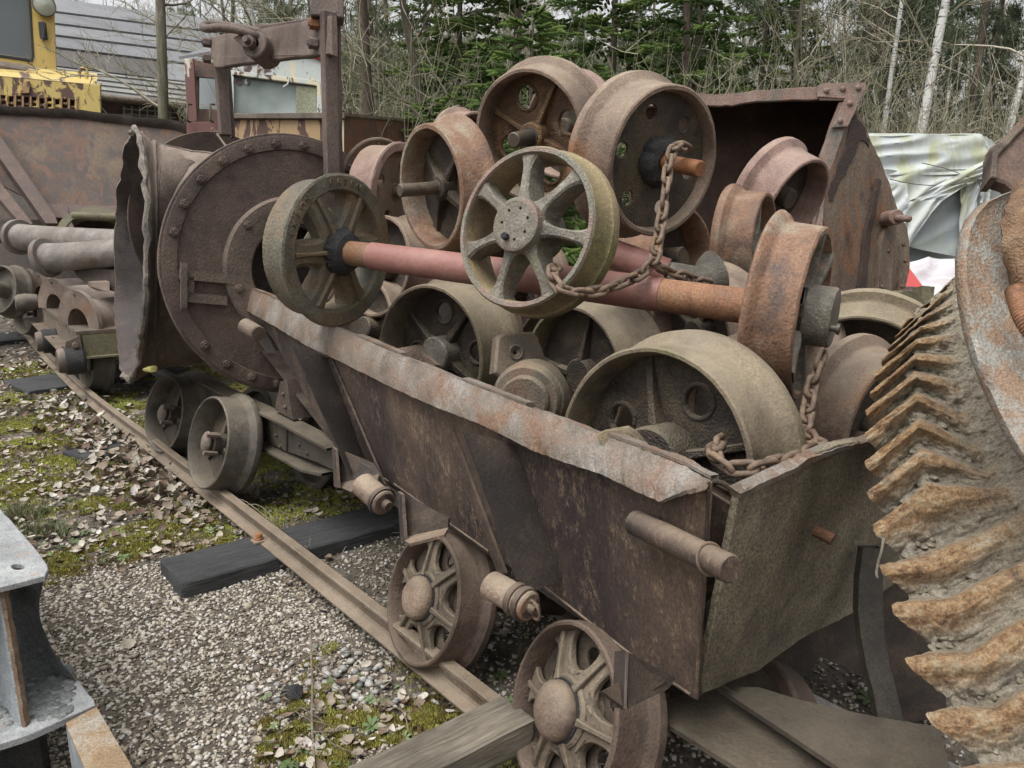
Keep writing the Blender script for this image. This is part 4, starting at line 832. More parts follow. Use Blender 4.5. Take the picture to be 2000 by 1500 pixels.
# ---------------------------------------------------------------- flat wagon with flanged pipes
w3 = thing('flat_wagon', 'low flat wagon stacked with flanged pipes at the left', 'rail wagon', loc=G(110, 740))
DZ = .60; dk = [G(148, 648, DZ), G(34, 560, DZ)]; ft = (dk[1] - dk[0]).normalized(); fn = Vector((ft.y, -ft.x, 0)); fn = fn if fn.x > 0 else -fn
print('flat wagon length', (dk[1] - dk[0]).length)
A0, A1 = dk; Wd = 1.25
M_deck = rust('deck_rust', [(.06, .045, .036), (.12, .09, .068), (.19, .155, .125)], 5, bump=.3, rough=.6, patch=(.13, .12, .11), pamt=.3)
M_olive = rust('olive_beam', [(.07, .062, .038), (.125, .112, .068), (.18, .165, .105)], 4, bump=.25, patch=(.09, .08, .05), pamt=.3)
Z = Vector((0, 0, 1))
part(w3, 'deck_plate', Geo().prism([A0, A1, A1 + fn * Wd, A0 + fn * Wd], -Z * .025), M_deck)
a0, a1 = A0 + fn * .02 - Z * .03, A1 + fn * .02 - Z * .03
part(w3, 'side_channel', Geo().prism([a0, a1, a1 - Z * .17, a0 - Z * .17], fn * .012), M_deck)
part(w3, 'channel_flange', Geo().prism([a0 - Z * .17, a1 - Z * .17, a1 - Z * .17 - fn * .11, a0 - Z * .17 - fn * .11], -Z * .012), M_deck)
for i in range(4):
    p = lerp(a0, a1, .12 + i * .13) - Z * .168 - fn * .055; part(w3, 'slot', Geo().box((0, 0, 0), (.02, .07, .006), frame(p, Z, fn), .001), M_wdark)
part(w3, 'end_post', Geo().prism([a0 - Z * .0 - fn * .0, a0 - fn * .1 - Z * .04, a0 - Z * .185 - fn * .12, a0 - Z * .185 + fn * .02], -ft * .015), M_deck)
part(w3, 'nut', Geo().lathe([(.001, .03), (.02, .03), (.022, .025), (.022, 0)], 6, closed=False, M=frame(a0 - Z * .07 - fn * .04 - ft * .02, -ft)), M_deck)
part(w3, 'end_beam', Geo().prism([a0 + fn * .02, a0 + fn * Wd, a0 + fn * Wd - Z * .17, a0 + fn * .02 - Z * .17], ft * .03), M_olive)
part(w3, 'end_beam', Geo().prism([a0 - Z * .17, a0 + fn * Wd - Z * .17, a0 + fn * Wd - Z * .17 - ft * .06, a0 - Z * .17 - ft * .06], -Z * .014), M_olive)
wheel('', wheel_M(168, 712, 52, .44, .25, 2), .44, .16, .014, .03, 'back', M_w2, M_webdark, webz=.6, t=w3, hub=(.05, .1, 1))
wheel('', wheel_M(45, 615, 38, .44, .45, 4), .44, .16, .014, .03, 'back', M_w2, M_webdark, webz=.6, t=w3, hub=(.05, .1, 1))
for px, py, R, d in ((112, 706, 27, 6.0), (70, 668, 22, 7.2)):
    m = frame(C(px, py, d), fn); r = R / F * d
    part(w3, 'axle_box', Geo().lathe([(.001, 0), (r * .8, 0), (r * .9, .02), (r * .9, .06)], 20, closed=False, M=m), M_duct)
    part(w3, 'axle_box', Geo().lathe([(.001, .05), (r * 1.02, .05), (r * 1.08, .07), (r * 1.08, .17), (r * .9, .19), (.001, .19)], 22, closed=False, M=m), M_grease)
g = Geo().lathe([(.001, 0), (.07, .0), (.09, .03), (.095, .1), (.08, .2)], 20, closed=False, M=frame(C(30, 592, 8.0), fn)); part(w3, 'axle_box', g, M_w2)
# pipes
M_pipe = rust('pipe_rust', [(.075, .055, .045), (.15, .11, .09), (.22, .175, .15)], 6, patch=(.20, .10, .05), pamt=.2, bump=.35, dust=(.27, .24, .22), damt=.5)
M_gpipe = rust('pipe_grey', [(.105, .09, .085), (.17, .15, .14), (.235, .215, .205)], 9, patch=(.15, .11, .09), pamt=.4, bump=.6, fleck=(.29, .275, .265), famt=.3)
def half_pipe(px, py, d, Ro, Ri, L, label, tz=DZ):
    p = G(px, py, tz); ax = (fn + ft * .40).normalized(); t = thing('half_pipe', label, 'pipe', loc=p, group='flanged half pipes on the flat wagon')
    m = frame(p, ax, -ft + fn * .4)   # x along -ft, y = up or down
    if m.col[1].z < 0: m = frame(p, ax, ft - fn * .4)
    g = Geo().lathe([(Ri, 0), (Ro * 1.0, 0), (Ro, .035), (Ri, .035)], 28, M=m, a0=0, a1=math.pi, wob=.003); part(t, 'flange', g, M_pipe)
    rp = Ro * .72; g = Geo().lathe([(Ri, .03), (rp, .03), (rp, L), (Ri, L)], 28, M=m, a0=0, a1=math.pi, wob=.003); part(t, 'pipe_shell', g, M_pipe)
    part(t, 'bolt_hole', Geo().lathe([(.001, -.002), (.014, -.002), (.014, .002)], 10, closed=False, M=m @ T(.0, Ro * .86, 0)), M_grease)
half_pipe(153, 638, 0, .30, .15, 1.1, 'nearest half pipe on the flat wagon, arch standing at the deck corner')
half_pipe(107, 604, 0, .30, .15, 1.1, 'second half pipe from the near end of the flat wagon')
half_pipe(82, 586, 0, .30, .15, 1.1, 'third half pipe from the near end of the flat wagon')
half_pipe(50, 572, 0, .31, .16, 1.1, 'farthest and reddest half pipe on the flat wagon')
def pipe(fx, fy, fd, ex, ey, ed, Rf, rp, label, lean=0):
    a, b = C(fx, fy, fd), C(ex, ey, ed); ax = (b - a).normalized(); m = frame(a, (ax + Z * lean).normalized()); t = thing('pipe', label, 'pipe', loc=a, group='whole flanged pipes on top of the half pipes')
    part(t, 'flange', Geo().lathe([(rp * .7, 0), (Rf - .004, 0), (Rf, .004), (Rf, .046), (Rf - .004, .05), (rp * .7, .05)], 40, M=m, wob=.002), M_gpipe)
    L = (b - a).length; m2 = frame(a, ax); part(t, 'tube', Geo().lathe([(rp * .8, .03)] + [(rp + .012 * math.exp(-i * .8), .04 + (L - .04) * i / 12) for i in range(13)] + [(rp * .8, L)], 40, M=m2, wob=.002), M_gpipe)
pipe(34, 463, 7.3, 300, 478, 6.6, .165, .115, 'upper grey flanged pipe, lying level on the pile')
pipe(86, 505, 6.5, 300, 488, 6.3, .165, .115, 'lower grey flanged pipe with a broken underside, tilted flange', .18)
t = thing('valve_casting', 'flat lugged casting between the half pipes and the grey pipe', 'casting', loc=C(200, 560, 6.4))
part(t, 'body', Geo().prism([C(140, 520, 6.5), C(250, 530, 6.3), C(250, 575, 6.3), C(180, 560, 6.4), C(150, 540, 6.5)], Z * .02 + fn * .2), M_wdark)
part(t, 'lug', Geo().prism([C(178, 552, 6.3), C(214, 550, 6.25), C(214, 570, 6.25), C(190, 568, 6.3), C(178, 560, 6.3)], ft * .2), M_pipe)
part(t, 'flange', Geo().lathe([(.06, 0), (.20, 0), (.20, .03), (.06, .03)], 30, M=frame(C(238, 572, 6.0), fn)), M_gpipe)
# other wheelset at the far left
t = thing('rail_wheelset', 'wagon wheel with bulging hub at the far left edge', 'wheel', loc=C(5, 570, 8.2))
wheel('', wheel_M(-4, 565, 48, .52, .6, 10), .52, .2, .02, .03, 'back', M_w2, M_w2, web='disc', t=t, hub=(.08, -.3, 1))
# ---------------------------------------------------------------- big tipping hopper behind
w4 = thing('hopper_wagon', 'large rusty tipping hopper with ragged turned rim, behind the pipes', 'rail wagon', loc=G(150, 620))
M_hop = rust('hopper_rust', [(.030, .021, .018), (.062, .044, .037), (.10, .078, .07)], 2.2, second=(.115, .055, .032), samt=.46, patch=(.14, .105, .07), pamt=.3, bump=.3, stretch=(2.6, 2.6, .22), pscale=.6)
HP = Plane(C(0, 300, 8.4), C(400, 300, 9.3), C(0, 420, 8.1))
part(w4, 'side_plate', on_plate(HP, [(-120, 225), (0, 222), (240, 238), (345, 250), (402, 272), (420, 330), (300, 420), (95, 416), (40, 380), (-120, 300)], .02), M_hop)
top = [(-120, 212), (-60, 209), (0, 209), (50, 211), (90, 214), (125, 214), (160, 217), (200, 223), (240, 227), (290, 232), (340, 237), (368, 246), (404, 268)]
g = Geo(); rows = []
for i in range(71):
    t = i / 70; p = pil(top, t); wv = 2.2 * noise.noise((t * 16, 0, 0)); A = HP.at(p[0], p[1] + wv, .09); B = HP.at(p[0], p[1] + 17 + 3 * t + wv * .5, -.02); D = HP.at(p[0], p[1] + 2 + wv, -.02); rows.append([A, HP.at(p[0], p[1] + 9, .05), B, D, A + Z * .015])
g.grid(rows, closed_u=True); part(w4, 'turned_rim', g, rust('rim_dark', [(.03, .022, .02), (.06, .045, .04), (.11, .09, .08)], 5, dust=(.3, .27, .24), damt=.9, bump=.4), smooth=50)
def hbar(pts, off, th, mat, nm): part(w4, nm, Geo().prism([HP.at(x, y, off) for x, y in pts], HP.n * th), mat)
M_rib = rust('rib_brown', [(.06, .038, .034), (.10, .068, .058), (.15, .105, .09)], 5, bump=.3)
hbar([(-60, 235), (-35, 225), (112, 440), (118, 456), (95, 456)], .01, .18, M_rib, 'brace'); hbar([(-60, 330), (-50, 300), (68, 450), (50, 456)], .02, .12, M_rib, 'brace')
hbar([(84, 404), (240, 408), (240, 432), (84, 430)], .01, .05, M_rib, 'sill')
part(w4, 'roller', Geo().rod(HP.at(140, 422, .15), HP.at(260, 426, .15), .045, 16), M_olive)
part(w4, 'bracket', Geo().prism([HP.at(122, 408, .1), HP.at(134, 407, .1), HP.at(136, 430, .1), HP.at(146, 450, .1), HP.at(134, 452, .1), HP.at(124, 432, .1)], HP.n * .06), M_rib)
part(w4, 'wheel_arch', Geo().lathe([(.30, 0), (.38, 0), (.38, .12), (.30, .12)], 40, M=frame(HP.at(190, 474, .05), HP.n), a0=0, a1=2 * math.pi), M_olive)
part(w4, 'frame_beam', Geo().prism([HP.at(-120, 440, -.3), HP.at(330, 440, -.3), HP.at(330, 475, -.3), HP.at(-120, 475, -.3)], HP.n * .1), M_wdark)
part(w4, 'far_plate', Geo().prism([HP.at(-120, 230, -1.2), HP.at(400, 272, -1.2), HP.at(400, 600, -1.2), HP.at(-120, 600, -1.2)], HP.n * .02), M_wdark)
t = thing('blue_skip', 'dark blue sheet steel skip at the left edge behind the pipes', 'skip', loc=G(-20, 610))
mb, ntb, bb = new_mat('dark_blue'); bb.inputs['Base Color'].default_value = (.008, .016, .03, 1); bb.inputs['Roughness'].default_value = .6
part(t, 'side_plate', Geo().prism([C(-90, 405, 9.6), C(60, 405, 9.6), C(60, 560, 9.6), C(-90, 560, 9.6)], cdir(0, 0, 1) * .6), mb)
# ---------------------------------------------------------------- rusty bucket at the upper right
M_bk = rust('bucket_plate', [(.05, .034, .026), (.105, .075, .055), (.155, .125, .095)], 4, second=(.16, .065, .025), samt=.42, patch=(.022, .013, .011), pamt=.35, bump=.7, pscale=.8, stretch=(1.3, 1.3, .6))
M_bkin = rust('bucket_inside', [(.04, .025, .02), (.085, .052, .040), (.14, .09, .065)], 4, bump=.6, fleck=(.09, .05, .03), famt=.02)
M_bkrim = rust('bucket_rim', [(.11, .065, .05), (.18, .115, .095), (.24, .18, .16)], 7, patch=(.10, .10, .085), pamt=.4, second=(.20, .085, .045), samt=.35, bump=.5, pscale=.8)
bk = thing('scrap_bucket', 'big riveted steel bucket lying open on its side behind the heap', 'bucket', loc=C(1600, 600, 4.6))
BF = Plane(C(1340, 190, 4.25), C(1690, 165, 4.25), C(1595, 440, 4.15))
part(bk, 'top_rim', on_plate(BF, [(1240, 185), (1345, 180), (1395, 186), (1500, 176), (1600, 170), (1600, 192), (1560, 194), (1500, 196), (1430, 203), (1360, 205), (1240, 208)], .02, bev=.004, jag=.008, seg=.03), M_bkrim)
part(bk, 'corner_plate', on_plate(BF, [(1598, 168), (1606, 163), (1690, 162), (1692, 170), (1656, 246), (1626, 248), (1652, 192), (1598, 188)], .012, off=.02, bev=.003), M_bkrim)
for x, y in ((1614, 177), (1646, 174), (1676, 172), (1660, 202), (1641, 236)): part(bk, 'rivet', Geo().sphere(BF.at(x, y, .022), .017, n=10), M_bkrim)
part(bk, 'side_rim', on_plate(BF, [(1664, 196), (1652, 246), (1633, 300), (1616, 350), (1608, 400), (1606, 450), (1590, 450), (1588, 400), (1592, 350), (1604, 300), (1622, 250), (1640, 200)], .03, bev=.003, jag=.004), M_bkrim)
BS = Plane(C(1655, 240, 4.24), C(1598, 440, 4.16), C(1776, 490, 4.55))
hole = [(1660, 262), (1668, 250), (1664, 290), (1652, 320), (1655, 345), (1640, 350), (1632, 378), (1622, 385), (1618, 360), (1630, 310)]
part(bk, 'side_plate', on_plate(BS, [(1664, 196), (1676, 222), (1690, 240), (1702, 280), (1722, 318), (1742, 372), (1757, 420), (1772, 446), (1776, 480), (1776, 530), (1765, 575), (1750, 596), (1736, 604), (1700, 612), (1560, 612), (1592, 440), (1602, 400), (1612, 350), (1632, 300), (1650, 250)], .014, jag=.010, seg=.025), M_bk)
g = Geo(); M_sc = rust('scale_dark', [(.018, .010, .009), (.035, .02, .016), (.06, .035, .026)], 8, bump=1.)
part(bk, 'scaled_patch', on_plate(BS, [(1672, 226), (1690, 250), (1698, 282), (1682, 272), (1672, 300), (1660, 322), (1652, 345), (1640, 350), (1636, 372), (1622, 392), (1620, 370), (1640, 318), (1652, 280), (1662, 246)], .006, off=.006, jag=.02, seg=.02), M_sc)
part(bk, 'stiffener', on_plate(BS, [(1716, 350), (1722, 352), (1700, 470), (1688, 606), (1676, 606), (1688, 470)], .03, off=.02, jag=.01, seg=.02), M_sc)
part(bk, 'stiffener', on_plate(BS, [(1736, 440), (1752, 440), (1748, 470), (1738, 600), (1712, 604), (1722, 470)], .05, off=.03, jag=.006), M_bk)
for x, y in ((1765, 478), (1768, 510), (1735, 490), (1722, 560), (1762, 560)): part(bk, 'rivet', Geo().sphere(BS.at(x, y, .03), .013, n=8), M_bk)
p = BS.at(1738, 424, .0); q = C(1756, 424, 4.25)
g = Geo().rod(BS.at(1728, 428, .0), C(1752, 424, 4.28), .042, 24); g.rough(.003, 20); part(bk, 'pivot_boss', g, M_bkrim)
part(bk, 'pivot_pin', Geo().rod(C(1748, 425, 4.28), C(1780, 428, 4.22), .019, 16, .008), M_bkrim)
BB = Plane(C(1340, 200, 4.9), C(1640, 190, 4.9), C(1600, 500, 5.0))
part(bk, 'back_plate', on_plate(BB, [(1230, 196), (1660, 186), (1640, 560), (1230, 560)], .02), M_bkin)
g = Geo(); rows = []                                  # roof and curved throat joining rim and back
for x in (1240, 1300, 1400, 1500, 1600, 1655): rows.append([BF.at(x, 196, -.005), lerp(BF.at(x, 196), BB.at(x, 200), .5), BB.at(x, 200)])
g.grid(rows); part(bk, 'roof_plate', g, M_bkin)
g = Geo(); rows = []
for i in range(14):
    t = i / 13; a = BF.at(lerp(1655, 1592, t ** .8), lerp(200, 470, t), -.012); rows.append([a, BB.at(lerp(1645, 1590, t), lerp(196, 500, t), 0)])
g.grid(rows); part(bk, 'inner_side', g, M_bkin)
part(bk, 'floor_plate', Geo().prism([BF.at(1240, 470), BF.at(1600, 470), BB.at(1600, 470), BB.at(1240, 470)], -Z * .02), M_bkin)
part(bk, 'post_stub', Geo().prism([C(1718, 566, 4.1), C(1742, 568, 4.1), C(1734, 602, 4.1), C(1712, 602, 4.1)], cdir(0, 0, .1)), M_olive)
part(bk, 'post_stub', Geo().prism([C(1802, 558, 4.0), C(1826, 560, 4.0), C(1820, 610, 4.0), C(1796, 606, 4.0)], cdir(0, 0, .1)), M_olive)
# deck below and curved casting
t = thing('curved_casting', 'grey curved casting lying below the red and white sheet', 'casting', loc=C(1765, 600, 3.9))
part(t, 'shell', Geo().lathe([(.075, 0), (.115, 0), (.115, .25), (.075, .25)], 30, M=frame(C(1772, 614, 3.75), cdir(-.25, .1, .9)), a0=0, a1=2 * math.pi, wob=.004), M_olive)
# ---------------------------------------------------------------- sheeted stack
def cloth_mat(name, base, algae, streak=True):
    m, nt, b = new_mat(name); h = N(nt); v = h.coord((1.4, 1.4, .5)); n1 = h.noise(v, 3.2, 6, .65, .8); n2 = h.noise(h.coord((1, 1, 1)), 5, 6, .6)
    c = h.mix(h.ramp(n1, [(.46, 0), (.60, .85)]), base, algae); c = h.mix(h.ramp(n2, [(.5, 0), (.75, .25)]), c, (.40, .42, .40)); h.l(c, b.inputs['Base Color']); b.inputs['Roughness'].default_value = .5
    h.l(h.bump(n2, .2, .02), b.inputs['Normal']); return m
M_tarp = cloth_mat('white_tarp', (.43, .46, .455), (.33, .34, .19)); M_tarpg = cloth_mat('grey_sheet', (.26, .285, .295), (.30, .33, .28))
def cloth(t, nm, quad, n, m, amp, mat, seed=0, sag=0, ragged=0):
    a, b, c, d = quad; g = Geo(); rows = []; nn = (b - a).cross(d - a).normalized()
    if nn.dot(EYE - a) < 0: nn = -nn
    for j in range(m + 1):
        v = j / m; r = []
        for i in range(n + 1):
            u = i / n; p = lerp(lerp(a, b, u), lerp(d, c, u), v); w = noise.noise((u * 1.8 + v * 1.5 + seed, v * 2 - u * 1.2, seed)); ridge = 1 - abs(noise.noise((u * 1.8 + v * 2.6, v * 1.4 - u * 1.6, seed + 5))) * 2.4
            p = p + nn * (amp * (.5 * w + 1.0 * ridge)) + Vector((0, 0, -sag * v * (.5 + .5 * math.sin(u * 9))))
            if v == 1 and ragged: p.z += ragged * noise.noise((u * 7, 0, seed))
            r.append(p)
        rows.append(r)
    g.grid(rows); k = len(g.v); g.v += [p - nn * .006 for p in g.v]; g.f += [[i + k for i in f][::-1] for f in g.f[:]]
    return part(t, nm, g, mat, smooth=60)
tp = thing('covered_stack', 'boxy stack under a dirty white sheet stained yellow green, tied with wire', 'covered stack', loc=G(1800, 620))
D_ = 7.6; q = lambda x, y, d=D_: C(x, y, d)
part(tp, 'load', Geo().box((0, 0, 0), (1.1, 1.2, .95), Matrix.Translation(C(1800, 408, 8.6)) @ RZ(-.05), .02), M_tarpg)
cloth(tp, 'sheet_front', (q(1660, 267), q(1915, 262), q(1945, 340), q(1660, 345)), 60, 26, .028, M_tarp, 1)
cloth(tp, 'sheet_front', (q(1660, 335), q(1945, 330), q(1830, 395), q(1750, 520)), 60, 30, .035, M_tarp, 4)
cloth(tp, 'sheet_front', (q(1640, 330), q(1770, 335), q(1770, 440), q(1640, 520)), 30, 30, .05, M_tarp, 9)
cloth(tp, 'sheet_fold', (q(1945, 300, 7.5), q(1946, 335, 7.5), q(1830, 390, 7.45), q(1770, 395, 7.4)), 40, 20, .04, M_tarp, 14)
cloth(tp, 'grey_sheet', (q(1765, 380, 7.7), q(1880, 355, 7.7), q(1880, 505, 7.7), q(1740, 475, 7.7)), 36, 30, .02, M_tarpg, 6)
cloth(tp, 'hanging_flap', (q(1876, 350, 7.62), q(1912, 345, 7.62), q(1906, 400, 7.62), q(1872, 505, 7.62)), 16, 30, .03, M_tarp, 7)
cloth(tp, 'hanging_flap', (q(1912, 345, 7.62), q(1936, 340, 7.62), q(1930, 392, 7.62), q(1912, 398, 7.62)), 16, 20, .03, M_tarp, 8)
cloth(tp, 'sheet_top', (q(1660, 264, 8.6), q(1905, 264, 8.6), q(1918, 266), q(1660, 271)), 40, 10, .02, M_tarp, 3)
cloth(tp, 'sheet_side', (q(1915, 262), q(1944, 282, 8.1), q(1946, 335, 8.1), q(1940, 345)), 12, 16, .02, M_tarp, 11)
for P in ([(1738, 350), (1790, 360), (1850, 362), (1905, 352), (1938, 352)], [(1800, 318), (1850, 330), (1900, 348), (1940, 352)], [(1815, 372), (1826, 380)]): part(tp, 'tie_wire', Geo().tube(spline([C(x, y, 7.44) for x, y in P], 5), .004, 6), M_shaft)
part(tp, 'pallet', Geo().prism([C(1700, 478, 7.9), C(1900, 500, 7.9), C(1900, 530, 7.9), C(1700, 530, 7.9)], cdir(0, 0, .8)), M_tarpg)
rs = thing('red_white_sheet', 'white plastic sheet with a red triangle, bundled below the covered stack', 'plastic sheet', loc=C(1800, 580, 6.6))
mw_, ntw, bw = new_mat('sheet_white'); hw = N(ntw); vw = hw.coord((1, 1, 1)); cw = hw.ramp(hw.noise(vw, 3, 5, .6, 1.), [(.45, (.55, .56, .57)), (.62, (.42, .38, .40)), (.75, (.50, .51, .50))]); hw.l(cw, bw.inputs['Base Color']); bw.inputs['Roughness'].default_value = .45
mr_, ntr, br = new_mat('sheet_red'); br.inputs['Base Color'].default_value = (.42, .06, .055, 1); br.inputs['Roughness'].default_value = .5
cloth(rs, 'sheet', (C(1690, 512, 6.8), C(1890, 508, 6.8), C(1905, 640, 6.2), C(1690, 640, 6.2)), 60, 40, .05, mw_, 21)
g = Geo().prism([C(1764, 512, 6.55), C(1768, 512, 6.55), C(1804, 561, 6.4), C(1750, 558, 6.4), C(1740, 540, 6.45)], cdir(0, 0, 1) * .01); part(rs, 'red_triangle', g, mr_)
# dark bucket edge at the right border
t = thing('bucket_edge', 'dark rusty bucket lip entering the frame at the right edge above the gear', 'bucket', loc=C(1980, 370, 2.6))
Pl = Plane(C(1945, 290, 2.6), C(2060, 180, 2.75), C(1990, 370, 2.5))
part(t, 'plate', on_plate(Pl, [(1942, 288), (1960, 275), (2000, 232), (2080, 160), (2150, 200), (2120, 380), (2000, 370), (1982, 366), (1968, 354), (1938, 344)], .05, bev=.008, jag=.004), M_bkin)
part(t, 'edge_strip', on_plate(Pl, [(1942, 288), (1962, 272), (2000, 228), (2080, 156), (2084, 166), (2004, 240), (1966, 282), (1950, 300), (1946, 344), (1938, 344)], .07, off=.02, bev=.004, jag=.003), M_bk)
# ---------------------------------------------------------------- toothed crusher gear in the right foreground
M_gear = rust('gear_rust', [(.17, .12, .075), (.30, .225, .15), (.40, .32, .225)], 11, second=(.33, .16, .06), samt=.40, patch=(.40, .35, .27), pamt=.65, fleck=(.48, .44, .36), famt=.3, bump=1.2, rough=.88, pscale=.8, grain=2.0)
M_cem = rust('gear_cement', [(.17, .145, .11), (.31, .27, .21), (.42, .38, .31)], 16, fleck=(.44, .42, .36), famt=.3, patch=(.10, .085, .07), pamt=.3, bump=1.3, grain=2.0, second=(.24, .13, .055), samt=.3)
M_rim2 = rust('gear_rim', [(.17, .155, .14), (.25, .24, .22), (.32, .32, .30)], 10, second=(.22, .13, .075), samt=.50, patch=(.17, .10, .06), pamt=.3, bump=.7, pscale=.8)
ge = thing('toothed_gear', 'huge rusted herringbone gear caked with cement, close at the right', 'gear', loc=C(1900, 1300, 1.2))
TIPS = [(1762, 634), (1750, 655), (1736, 677), (1722, 701), (1707, 729), (1700, 765), (1691, 801), (1688, 845), (1690, 901), (1693, 961), (1703, 1025), (1718, 1106), (1740, 1182), (1768, 1286), (1808, 1394), (1862, 1508), (1925, 1640)]
BENDS = [(1812, 590), (1806, 606), (1800, 622), (1796, 640), (1790, 664), (1788, 694), (1786, 728), (1790, 770), (1796, 820), (1800, 880), (1812, 950), (1832, 1090), (1858, 1174), (1896, 1282), (1946, 1390), (2010, 1500), (2080, 1620)]
ENDS = [(1868, 536), (1862, 556), (1856, 588), (1854, 622), (1858, 655), (1862, 700), (1866, 748), (1878, 812), (1900, 872), (1926, 925), (1946, 958), (1992, 1010), (2030, 1085), (2070, 1170), (2110, 1280), (2150, 1400), (2200, 1520)]
OUTR = [(1905, 480), (1900, 500), (1905, 540), (1910, 580), (1915, 620), (1925, 660), (1935, 700), (1955, 760), (1980, 820), (2010, 860), (2040, 900), (2090, 950), (2130, 1020), (2170, 1100), (2210, 1210), (2250, 1330), (2300, 1450)]
nT = len(TIPS)
def gdepth(i): u = i / (nT - 1); return 1.95 - 1.02 * u + .14 * u * (1 - u)
S = 46; K = 64; rows = []; CR = []
for i in range((nT - 1) * S + 1):
    u = i / S; i0 = min(int(u), nT - 2); f = u - i0; un = i / ((nT - 1) * S)
    wv_ = [.025 * noise.noise((u * 1.1, q * .07, 9)) for q in range(K + 1)]
    d = gdepth(u); pitch_px = abs(TIPS[min(i0 + 1, nT - 1)][1] - TIPS[i0][1]) * .5; row = []; cr = []
    for j in range(K + 1):
        ff = (f + wv_[j]) % 1.0 if 0 < i < (nT - 1) * S else f
        if ff < .24: h = 1 - .10 * (ff / .24) ** 2
        elif ff < .74: h = .90 * (1 - (ff - .24) / .50)
        elif ff < .84: h = 0
        else: h = (ff - .84) / .16
        h = h * h * (3 - 2 * h) if ff > .7 else max(0, h) ** 1.1
        s_ = j / K * 3
        a = pil(TIPS, un); b = pil(BENDS, un); c = pil(ENDS, un); o = pil(OUTR, un)
        if s_ <= 1: x, y = lerp(a[0], b[0], s_), lerp(a[1], b[1], s_); hh = 1.0
        elif s_ <= 2: x, y = lerp(b[0], c[0], s_ - 1), lerp(b[1], c[1], s_ - 1); hh = lerp(1, .42, s_ - 1)
        else: x, y = lerp(c[0], o[0], s_ - 2), lerp(c[1], o[1], s_ - 2); hh = lerp(.42, 0, min(1, (s_ - 2) * 2.5))
        dd = d + .05 * (s_ / 3) ** 2; xin = (1 - h) * max(0, 1 - s_) * pitch_px * 1.05
        h2 = h + .12 * noise.noise((u * 3, s_ * 3, 1)); p = C(x + xin, y, dd + .062 * (d / 1.4) * (1 - h2) * hh)
        q3 = Vector(p); n1_ = noise.noise(q3 * 16); n2_ = noise.noise(q3 * 45); n3_ = noise.noise(q3 * 110); vl = .4 + .8 * (1 - h)
        p = p + (EYE - p).normalized() * (.007 * n1_ + .008 * n2_ * vl + .0055 * n3_ * vl + .0035 * noise.noise(q3 * 200)) + Vector((n2_, n1_, n3_)) * .0025
        row.append(p); cr.append(min(1, max(0, h * hh * 1.15 + .25 * n1_)))
    e = C(TIPSx := pil(TIPS, un)[0] + (1 - cr[0]) * pitch_px * 1.2 + 26, pil(TIPS, un)[1], d + .20); e2_ = C(pil(TIPS, un)[0] + 90, pil(TIPS, un)[1], d + .38); row = [e2_, e] + row; cr = [0, 0] + cr
    rows.append(row); CR += cr
g = Geo(); g.grid(rows)
mgr, ntgr, bgr = new_mat('gear_cast'); h_ = N(ntgr); vg_ = h_.coord((1, 1, 1), rnd=False); at_ = h_.n('ShaderNodeAttribute'); at_.attribute_name = 'crest'
na = h_.noise(vg_, 18, 9, .84, .5); nb2 = h_.noise(vg_, 70, 6, .8); nc = h_.noise(vg_, 6, 6, .7); nd_ = h_.noise(vg_, 220, 3, .8)
cem = h_.ramp(h_.mix(.5, na, nb2), [(.36, (.12, .098, .07)), (.48, (.26, .225, .165)), (.60, (.38, .345, .28))])
rst_ = h_.ramp(h_.mix(.45, na, nb2), [(.38, (.07, .045, .038)), (.44, (.21, .115, .058)), (.50, (.33, .205, .10)), (.55, (.35, .265, .165)), (.63, (.42, .37, .29))])
fm = h_.math('ADD', h_.math('MULTIPLY', at_.outputs['Fac'], .55), h_.math('MULTIPLY', na, .75)); cc_ = h_.mix(h_.ramp(fm, [(.46, 0), (.80, .95)]), cem, rst_)
cc_ = h_.mix(h_.ramp(nc, [(.58, 0), (.68, .55)]), cc_, (.10, .09, .085)); cc_ = h_.mix(1.0, cc_, h_.ramp(nd_, [(.32, (.55, .55, .55)), (.5, (1, 1, 1)), (.68, (1.35, 1.33, 1.3))]), 'MULTIPLY')
h_.l(cc_, bgr.inputs['Base Color']); bgr.inputs['Roughness'].default_value = .95; h_.l(h_.bump(nb2, 1., .008, h_.bump(nd_, .8, .003)), bgr.inputs['Normal'])
me_g = g.mesh('teeth', mgr, 60, MW[ge.name].inverted()); at2 = me_g.attributes.new('crest', 'FLOAT', 'POINT'); at2.data.foreach_set('value', np.array(CR, dtype=np.float32)); part(ge, 'teeth', me_g, None)
